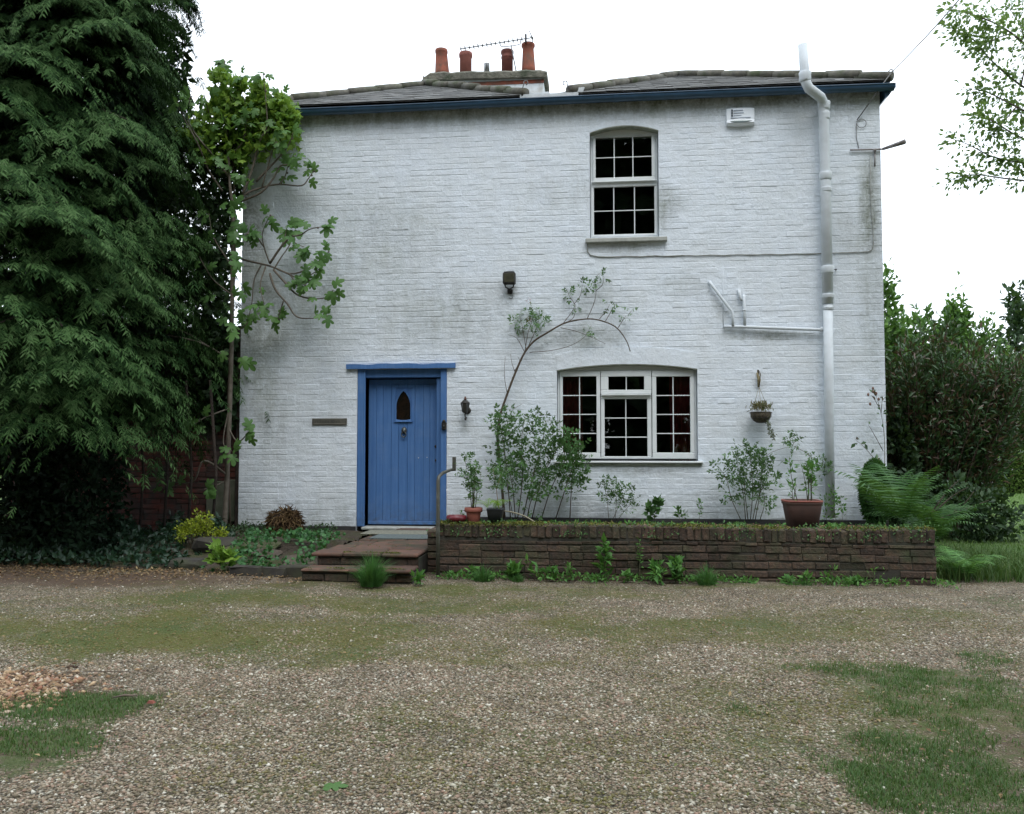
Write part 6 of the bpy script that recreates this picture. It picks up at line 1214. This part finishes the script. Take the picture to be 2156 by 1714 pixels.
V, Fc = scatter(L3, P, rdir(len(P), -.2, r), rdir(len(P), .3, r) - [0, .5, 0], .07 + .05 * r.random(len(P))); ob('dark_foliage', np_mesh('dark_foliage', V, Fc), M_DTREE, t, 'dark leaves hanging down beside the wall')  # same vine, in a darker leaf colour

# ------------------------------------------------------------------ the big conifer
def T_spray(seed, pairs=5):
    r = np.random.default_rng(seed); V, Fc = [], []
    def strip(p, q, w):
        d = q - p; n_ = np.array([-d[1], d[0], 0]); n_ = n_ / (np.linalg.norm(n_) + 1e-9) * w; o = len(V); mid = p + d * .45 + [0, 0, .01]; V.extend([p, mid - n_, mid + n_, q]); Fc.extend([(o, o + 1, o + 2), (o + 1, o + 3, o + 2)])
    strip(np.array([0, 0, 0.]), np.array([.05 * r.normal(), 1, -.1]), .028)
    for i in range(pairs):
        u = .1 + .82 * i / pairs; L = .46 * (1 - u) ** .5 * (.45 + .8 * r.random()) + .08; u += .05 * r.normal()
        for s_ in (-1, 1): strip(np.array([0, u, 0]), np.array([s_ * L * (.5 + .35 * r.random()), u + L * (.5 + .4 * r.random()), -.22 * L + .09 * r.normal()]), .030 + .018 * r.random())
    V = np.array(V); V[:, 2] -= .30 * V[:, 1] ** 2 + .25 * V[:, 0] ** 2; return V, np.array(Fc)
SPR = [T_spray(s) for s in range(4)]
def conifer(label, base, Rf, hmin, hmax, nb, nf, fl, seed, mat, tipmat, trunk_r=.3, az=None, rear=.25, skip=None):
    r = np.random.default_rng(seed); t = thing('conifer', label, 'tree', base); base = np.array(base, float)
    A = {0: ([], [], [], []), 1: ([], [], [], [])}; lim = []
    for i in range(nb):
        h = hmin + (hmax - hmin) * r.random() ** 1.05; a = r.uniform(-pi, 0) if r.random() > rear else r.uniform(0, pi)
        if skip and skip(h, a): continue
        L = Rf(h) * (.62 + .5 * r.random()); L = min(L, max(.6, (-4.05 - base[0]) / cos(a))) if cos(a) > .2 else L; d = np.array([cos(a), sin(a), 0]); s = np.array([-sin(a), cos(a), 0]); rise = .16 + .14 * r.random(); dr = .30 + .22 * r.random(); W_ = (.40 + .28 * r.random()) * min(L, 1.9)
        ctr = lambda u, v: base + d * (L * u) + s * (v * W_ * (1.15 - .35 * u)) + np.array([0, 0, h + L * (rise * u - dr * u * u * .8) - .42 * W_ * v * v * (.4 + u)])
        lim.append([ctr(u, 0) for u in (0, .3, .6, .9)])
        n = int(nf * (.7 + .6 * r.random())); u = np.where(r.random(n) < .14, .08 + .34 * r.random(n), .42 + .62 * r.random(n) ** .75); v = np.clip(r.normal(size=n) * .55, -1.15, 1.15)
        for uu, vv in zip(u, v):
            p = ctr(uu, vv); p = p + r.normal(size=3) * .018; tan = ctr(uu + .08, vv * 1.12) - p
            fw = tan / np.linalg.norm(tan) + s * vv * .75 + r.normal(size=3) * .15 - [0, 0, .10]; nm = np.array([0, 0, 1]) + s * vv * .6 + d * .35 + r.normal(size=3) * .14
            k = 1 if (uu > .8 and r.random() < .55) else 0; A[k][0].append(p); A[k][1].append(fw); A[k][2].append(nm); A[k][3].append(fl * (.6 + .7 * r.random()))
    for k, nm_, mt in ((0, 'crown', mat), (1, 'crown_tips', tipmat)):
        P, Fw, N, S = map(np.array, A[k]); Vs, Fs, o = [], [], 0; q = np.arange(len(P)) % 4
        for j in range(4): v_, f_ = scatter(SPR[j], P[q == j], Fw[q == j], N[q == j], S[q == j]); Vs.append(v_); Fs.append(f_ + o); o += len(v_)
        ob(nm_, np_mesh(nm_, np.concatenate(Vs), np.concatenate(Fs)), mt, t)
    m = MB(); rr = np.random.default_rng(seed + 1); m.tube([base + [rr.normal() * .03, rr.normal() * .03, z] for z in np.linspace(-.2, hmax * .97, 14)], list(np.linspace(trunk_r, .04, 14)), 14); ob('trunk', m, M_CBARK, t)
    for p in lim[::2]: ob('limb', MB().tube(p, [.045, .035, .022, .008], 5), M_CBARK, t)
    return t
tx = W(95, 1150, -1.2)[0]
def Rc(h): return float(np.interp(h, [1, 2, 3, 4.2, 5.5, 7, 9, 12], [1.9, 2.25, 2.35, 2.25, 1.85, 1.35, 1.0, .3]))
conifer('huge dark green cypress with drooping layered sprays, filling the left side', (tx, -1.2, 0), Rc, 1.7, 12, 345, 225, .18, 5, M_CON, M_CON2, .34, skip=lambda h, a: h < 2.5 and a < -1.15)
conifer('darker second cypress standing behind the huge one, near the fig tree', (-5.95, 1.3, 0), lambda h: float(np.interp(h, [2, 4, 6, 8, 11], [1.6, 1.5, 1.1, .7, .3])), 2.4, 10.6, 125, 165, .18, 6, M_CON, M_CON, .2, rear=.3)

# near-black leaves painting the shade inside the two cypresses, closing the gaps
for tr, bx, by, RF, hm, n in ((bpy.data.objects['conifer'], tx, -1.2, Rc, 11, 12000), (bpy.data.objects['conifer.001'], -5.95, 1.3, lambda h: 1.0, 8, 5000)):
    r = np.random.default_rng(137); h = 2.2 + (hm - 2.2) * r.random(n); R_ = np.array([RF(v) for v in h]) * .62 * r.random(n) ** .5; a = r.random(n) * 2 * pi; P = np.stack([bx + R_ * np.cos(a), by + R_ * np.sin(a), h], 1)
    V, Fc = scatter(T_oval(.5), P, rdir(n, -.2, r), rdir(n, .4, r), .12 + .08 * r.random(n)); ob('inner_shade_leaves', np_mesh('inner_shade_leaves', V, Fc), M_VOID, tr)
# added leaf mass, coloured near-black to paint the dark void under the cypress
r = np.random.default_rng(131); t = thing('undergrowth_shrub', 'near-black leaf mass added to paint the deep shade beneath the huge cypress', 'shrub', (tx + .5, -.75, 0)); n = 15000
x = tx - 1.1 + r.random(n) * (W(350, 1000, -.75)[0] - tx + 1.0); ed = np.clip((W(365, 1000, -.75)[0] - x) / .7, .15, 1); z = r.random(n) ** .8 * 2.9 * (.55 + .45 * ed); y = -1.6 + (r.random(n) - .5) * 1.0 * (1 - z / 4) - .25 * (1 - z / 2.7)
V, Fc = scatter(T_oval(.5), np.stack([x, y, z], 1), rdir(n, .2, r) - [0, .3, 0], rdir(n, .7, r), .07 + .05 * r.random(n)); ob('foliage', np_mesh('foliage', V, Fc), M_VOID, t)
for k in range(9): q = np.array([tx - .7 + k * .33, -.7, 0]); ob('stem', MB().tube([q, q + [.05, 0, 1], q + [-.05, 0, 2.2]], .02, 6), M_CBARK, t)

# ------------------------------------------------------------------ trees and hedges beyond
def crown_pts(lobes, n, r, ncl=80, sig=.11):
    P, D = [], []; w = np.array([l[3] * l[5] for l in lobes]); w = w / w.sum()
    for l, k in zip(lobes, r.multinomial(n, w)):
        c = np.array(l[:3]); R_ = np.array(l[3:6]); cl = rdir(ncl, .15, r) * (.72 + .30 * r.random((ncl, 1))); q = r.integers(0, ncl, k); off = r.normal(size=(k, 3)) * sig * (.6 + .8 * r.random(ncl)[q][:, None]); d = cl[q] + off; P.append(c + d * R_); D.append(d)
    return np.concatenate(P), np.concatenate(D)
def tree(name, label, base, lobes, n, size, mat, seed, trunk_r=.15, group=None, T=None, ncl=80, sig=.11, cat='tree', bark=None):
    r = np.random.default_rng(seed); t = thing(name, label, cat, base, group); base = np.array(base, float); L = [(base[0] + l[0], base[1] + l[1], base[2] + l[2], *l[3:]) for l in lobes]
    P, D = crown_pts(L, n, r, ncl, sig); V, Fc = scatter(T or T_oval(.6), P, norm(D) + r.normal(size=D.shape) * .7, norm(D) + rdir(len(D), .5, r) * .8, size * (.6 + .8 * r.random(len(P)))); ob('crown', np_mesh('crown', V, Fc), mat, t)
    top = max(l[2] for l in L); m = MB(); m.tube([base - [0, 0, .2], base + [.05, 0, (top - base[2]) * .5], (L[0][0], L[0][1], L[0][2])], [trunk_r, trunk_r * .75, trunk_r * .4], 8)
    for l in L: m.tube([base + [0, 0, (top - base[2]) * .35], np.array(l[:3]) * .6 + (base + [0, 0, (top - base[2]) * .4]) * .4, np.array(l[:3])], [trunk_r * .5, trunk_r * .35, trunk_r * .12], 5)
    ob('trunk', m, bark or M_BARK, t); return t
def at_px(px, Y): return float(W(px, 940, Y)[0])
def zof(px, py, Y): return float(W(px, py, Y)[2])
G1 = 'trees beyond the lawn on the right'
def bgtree(label, px, top, Y, wpx, mat, seed, n=5000, size=.22, name='broadleaf_tree'):
    x = at_px(px, Y); zt_ = zof(px, top, Y) * .95; depth = Y + 11.6; rw_ = wpx / 2 * depth / F_PX; h = zt_; rw_ *= .85; r = np.random.default_rng(seed)
    lob = [(0, 0, h * .62, rw_ * .8, rw_ * .8, h * .38)] + [(rw_ * .55 * cos(a), rw_ * .5 * sin(a), h * (.32 + .25 * r.random()), rw_ * .55, rw_ * .55, h * .28) for a in np.linspace(0, 5.3, 5)]
    return tree(name, label, (x, Y, 0), lob, n, size, mat, seed, .18, G1)
bgtree('light green tree showing just past the right-hand corner of the cottage', 1868, 556, 17, 95, M_TREE, 101, 5000, .2)
bgtree('broad mid-green tree behind the bronze shrub', 1945, 636, 21, 150, M_TREE, 102, 7000, .24)
bgtree('taller rounded tree in the middle of the far tree line on the right', 2015, 612, 27, 100, M_TREE, 103, 6000, .28)
bgtree('dark green tree at the right-hand edge of the picture', 2150, 590, 20, 120, M_DTREE, 104, 7000, .22)
bgtree('low dull green tree right of the bronze shrub', 2085, 668, 18.5, 130, M_TREE, 105, 7000, .17)
bgtree('broad dark tree half out of the picture on the right, behind the hedge', 2230, 640, 17, 170, M_TREE, 106, 6000, .2)
bgtree('far tree filling the gap behind the bronze shrub', 1990, 690, 33, 260, M_TREE, 107, 8000, .34)
bgtree('olive tinted bushy tree near the right edge', 2135, 740, 17.6, 130, M_TREE2, 108, 6500, .16)
# bronze shrub
r = np.random.default_rng(111); cb = np.array([at_px(1950, 2.6), 2.6, 0]); t = thing('bronze_shrub', 'tall reddish-brown and grey-green leaved shrub right of the cottage corner', 'shrub', cb); sts = []
for k in range(200):
    a = r.random() * 2 * pi; R_ = r.random() ** .6; b_ = cb + [.62 * R_ * cos(a), .4 * R_ * sin(a), 0]; e = cb + [.25 + 1.45 * R_ * cos(a), .8 * R_ * sin(a), (3.45 - .9 * R_ ** 2) * (.55 + .45 * r.random())]; sts.append(curve_pts([b_, (b_ + e) / 2 + [.0, 0, .2], e + r.normal(size=3) * .08], 4))
m = MB(); [m.tube(p, list(np.linspace(.011, .004, len(p))), 4, False) for p in sts]; ob('stem', m, MAT('red_brown_stem', (.07, .035, .028), (.11, .08, .06), 10, rough=.8, bstr=0), t)
P, D = leaves_on(sts, 23000, .30, .10, r); D[:, 2] += .15; V, Fc = scatter(T_oval(.34), P, D, rdir(len(P), .9, r), .085 + .05 * r.random(len(P))); ob('foliage', np_mesh('foliage', V, Fc), M_BROWN, t)
tree('dense_bush', 'dark bush standing in shade between the cottage corner and the bronze shrub', (at_px(1885, 2.2), 2.2, 0), [(0, 0, .8, .3, .5, .9)], 2500, .10, M_DTREE, 112, .06, cat='bush')
tree('dense_bush', 'dull green bush rising behind the left end of the clipped hedge', (at_px(2110, 16.6), 16.6, 0), [(0, 0, 1.5, 1.5, .8, 1.4), (.9, .2, 2.4, 1.4, .7, 1.3), (-.6, 0, 2.2, 1.1, .6, 1.2), (2.2, .3, 2.0, 1.4, .7, 1.7)], 9000, .16, M_TREE2, 113, .06, cat='bush')
tree('low_bush', 'low dark bush at the foot of the bronze shrub, behind the ferns', (at_px(2005, 1.5), 1.5, 0), [(0, 0, .38, .75, .4, .42), (.5, .1, .30, .5, .4, .34), (-.6, 0, .5, .5, .4, .5)], 4200, .08, M_DTREE, 114, .03, cat='bush')
# clipped hedge
hd = thing('hedge', 'low clipped hedge with yellow-green top beyond the lawn', 'hedge', (at_px(2130, 14.5), 14.5, 0)); hx0, hx1, hy, hz = at_px(2050, 14.5), at_px(2650, 14.5), 14.5, zof(2120, 955, 14.5) ; n = 12000; x = r.uniform(hx0, hx1, n); f = r.random(n) < .62
hz = 1.05; y = np.where(f, hy - .03 * r.random(n), hy + 1.0 * r.random(n)); z = np.where(f, hz * r.random(n), hz + .03 * r.normal(size=n) + .05 * np.sin(x * 2)); V, Fc = scatter(T_oval(.6), np.stack([x, y, z], 1), rdir(n, .3, r) - [0, .4, 0], rdir(n, .6, r), .09); ob('foliage', np_mesh('foliage', V, Fc), M_TREE2, hd)
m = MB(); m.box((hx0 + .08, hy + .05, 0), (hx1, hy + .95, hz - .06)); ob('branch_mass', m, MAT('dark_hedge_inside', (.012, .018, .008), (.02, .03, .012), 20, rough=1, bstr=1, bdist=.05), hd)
# distant woodland closing the view all round
def wood(cx, cy, x0, x1, y0, y1, h, n, size, seed, mat=M_DTREE):
    r = np.random.default_rng(seed); x = r.uniform(x0, x1, n); y = r.uniform(y0, y1, n); hh = h * (.75 + .25 * np.sin(x * .35 + seed) * np.sin(x * .13 + 2) + .12 * np.sin(x * 1.3)); P = np.stack([x, y, hh * r.random(n) ** .6], 1); V, Fc = scatter(T_oval(.6), P, rdir(n, .2, r), rdir(n, .5, r), size * (.6 + .8 * r.random(n))); return V, Fc
Vs, Fs, o = [], [], 0
for a in ((0, 0, 14, 90, 44, 58, 7.5, 14000, .8, 1), (0, 0, -70, -8.5, 24, 34, 3.6, 12000, .7, 2), (0, 0, -45, 50, -44, -38, 9, 16000, 1.0, 4), (0, 0, -8.5, 14, 50, 60, 5, 5000, .9, 3)): v_, f_ = wood(*a); Vs.append(v_); Fs.append(f_ + o); o += len(v_)
ob('far_woodland', np_mesh('far_woodland', np.concatenate(Vs), np.concatenate(Fs)), M_TREE, kind='stuff')
# the trees across the drive, behind the viewer: seen in the window glass
for i, x in enumerate((-22, -13, -5, 3, 10, 18, 27)):
    h = 23 + 2 * sin(i * 2.1); tree('broadleaf_tree', 'tall dark tree across the drive facing the cottage, %s of seven' % ('leftmost', 'second from the left', 'third from the left', 'middle one', 'third from the right', 'second from the right', 'rightmost')[i], (x, -27 - 3 * (i % 2), 0), [(0, 0, h * .6, 5, 3.5, h * .38), (1.5, 0, h * .35, 4.6, 3, h * .3), (-2, .5, h * .42, 4.2, 3, h * .33)], 5500, 1.15, M_DTREE, 200 + i, .4, 'trees across the drive')
# overhanging tree top right
r = np.random.default_rng(121); Yt = -1.2; tb = np.array([at_px(2420, Yt), Yt, 0]); t = thing('overhanging_tree', 'young tree whose thin leafy branches hang into the top right of the picture', 'tree', tb)
m = MB(); tp = curve_pts([tb - [0, 0, .2], tb + [.05, 0, 2.2], tb + [-.03, .05, 4.5], tb + [.2, 0, 7.2]], 5); m.tube(tp, list(np.linspace(.13, .03, len(tp))), 10); ob('trunk', m, M_BARK, t)
OB = [[(2400, 330), (2250, 240), (2150, 180), (2090, 130), (2045, 80), (2003, 62)], [(2400, 300), (2220, 150), (2130, 70), (2060, 35), (2000, 20)], [(2410, 360), (2250, 280), (2140, 225), (2080, 195), (2035, 185)], [(2410, 400), (2250, 330), (2150, 290), (2090, 255), (2055, 240)], [(2420, 450), (2260, 370), (2160, 345), (2090, 330), (2040, 305), (1998, 290)],
      [(2420, 480), (2260, 410), (2180, 385), (2110, 375), (2045, 368), (1990, 382)], [(2400, 250), (2250, 100), (2180, 20), (2140, -40)], [(2150, 180), (2160, 120), (2150, 60), (2120, 10)], [(2160, 290), (2150, 240), (2120, 210)], [(2200, 300), (2170, 330), (2120, 345)], [(2230, 230), (2190, 190), (2150, 150)], [(2140, 225), (2110, 260), (2085, 290)], [(2130, 70), (2090, 85), (2060, 110)]]
br = []
for j, b in enumerate(OB):
    p = curve_pts([Wp(px, py, Yt + .5 * (r.random() - .5)) for px, py in b], 5); br.append(p); m = MB(); m.tube(p, list(np.linspace(.016 if j < 7 else .009, .003, len(p))), 6); ob('branch', m, M_BARK, t)
m = MB(); m.tube([Wp(2200, 402, Yt), Wp(2156, 403, Yt), Wp(2122, 407, Yt)], [.006, .004, .002], 4); ob('branch', m, M_BARK, t)
P2, D2 = crown_pts([(tb[0] + .9, Yt + .3, 5.2, 1.3, 1.2, 1.3), (tb[0] + .3, Yt + .5, 6.9, 1.1, 1.1, 1.1), (tb[0] + 1.2, Yt - .3, 4.0, 1.0, 1.0, .8)], 3600, r)
for q in ((1.2, .3, 5.4), (.9, .6, 6.8), (1.5, -.3, 4.3), (1.6, .5, 5.9)): ob('branch', MB().tube(curve_pts([tb + [0, 0, q[2] - 1.6], tb + [q[0] * .5, q[1] * .5, q[2] - .6], tb + np.array(q)], 4), [.03 - .0028 * k_ for k_ in range(9)], 6), M_BARK, t)
P, D = leaves_on(br, 4300, .18, .3, r); k = r.random(len(P)) < .5 + .5 * np.sin(P[:, 0] * 9) * np.sin(P[:, 2] * 8 + 1) + .25; P, D = P[k], D[k]; D[:, 2] -= .3; P = np.concatenate([P, P2]); D = np.concatenate([D, D2])
V, Fc = scatter(T_oval(.55), P, D, rdir(len(P), .6, r), .05 + .03 * r.random(len(P))); ob('crown', np_mesh('crown', V, Fc), M_LITE, t)
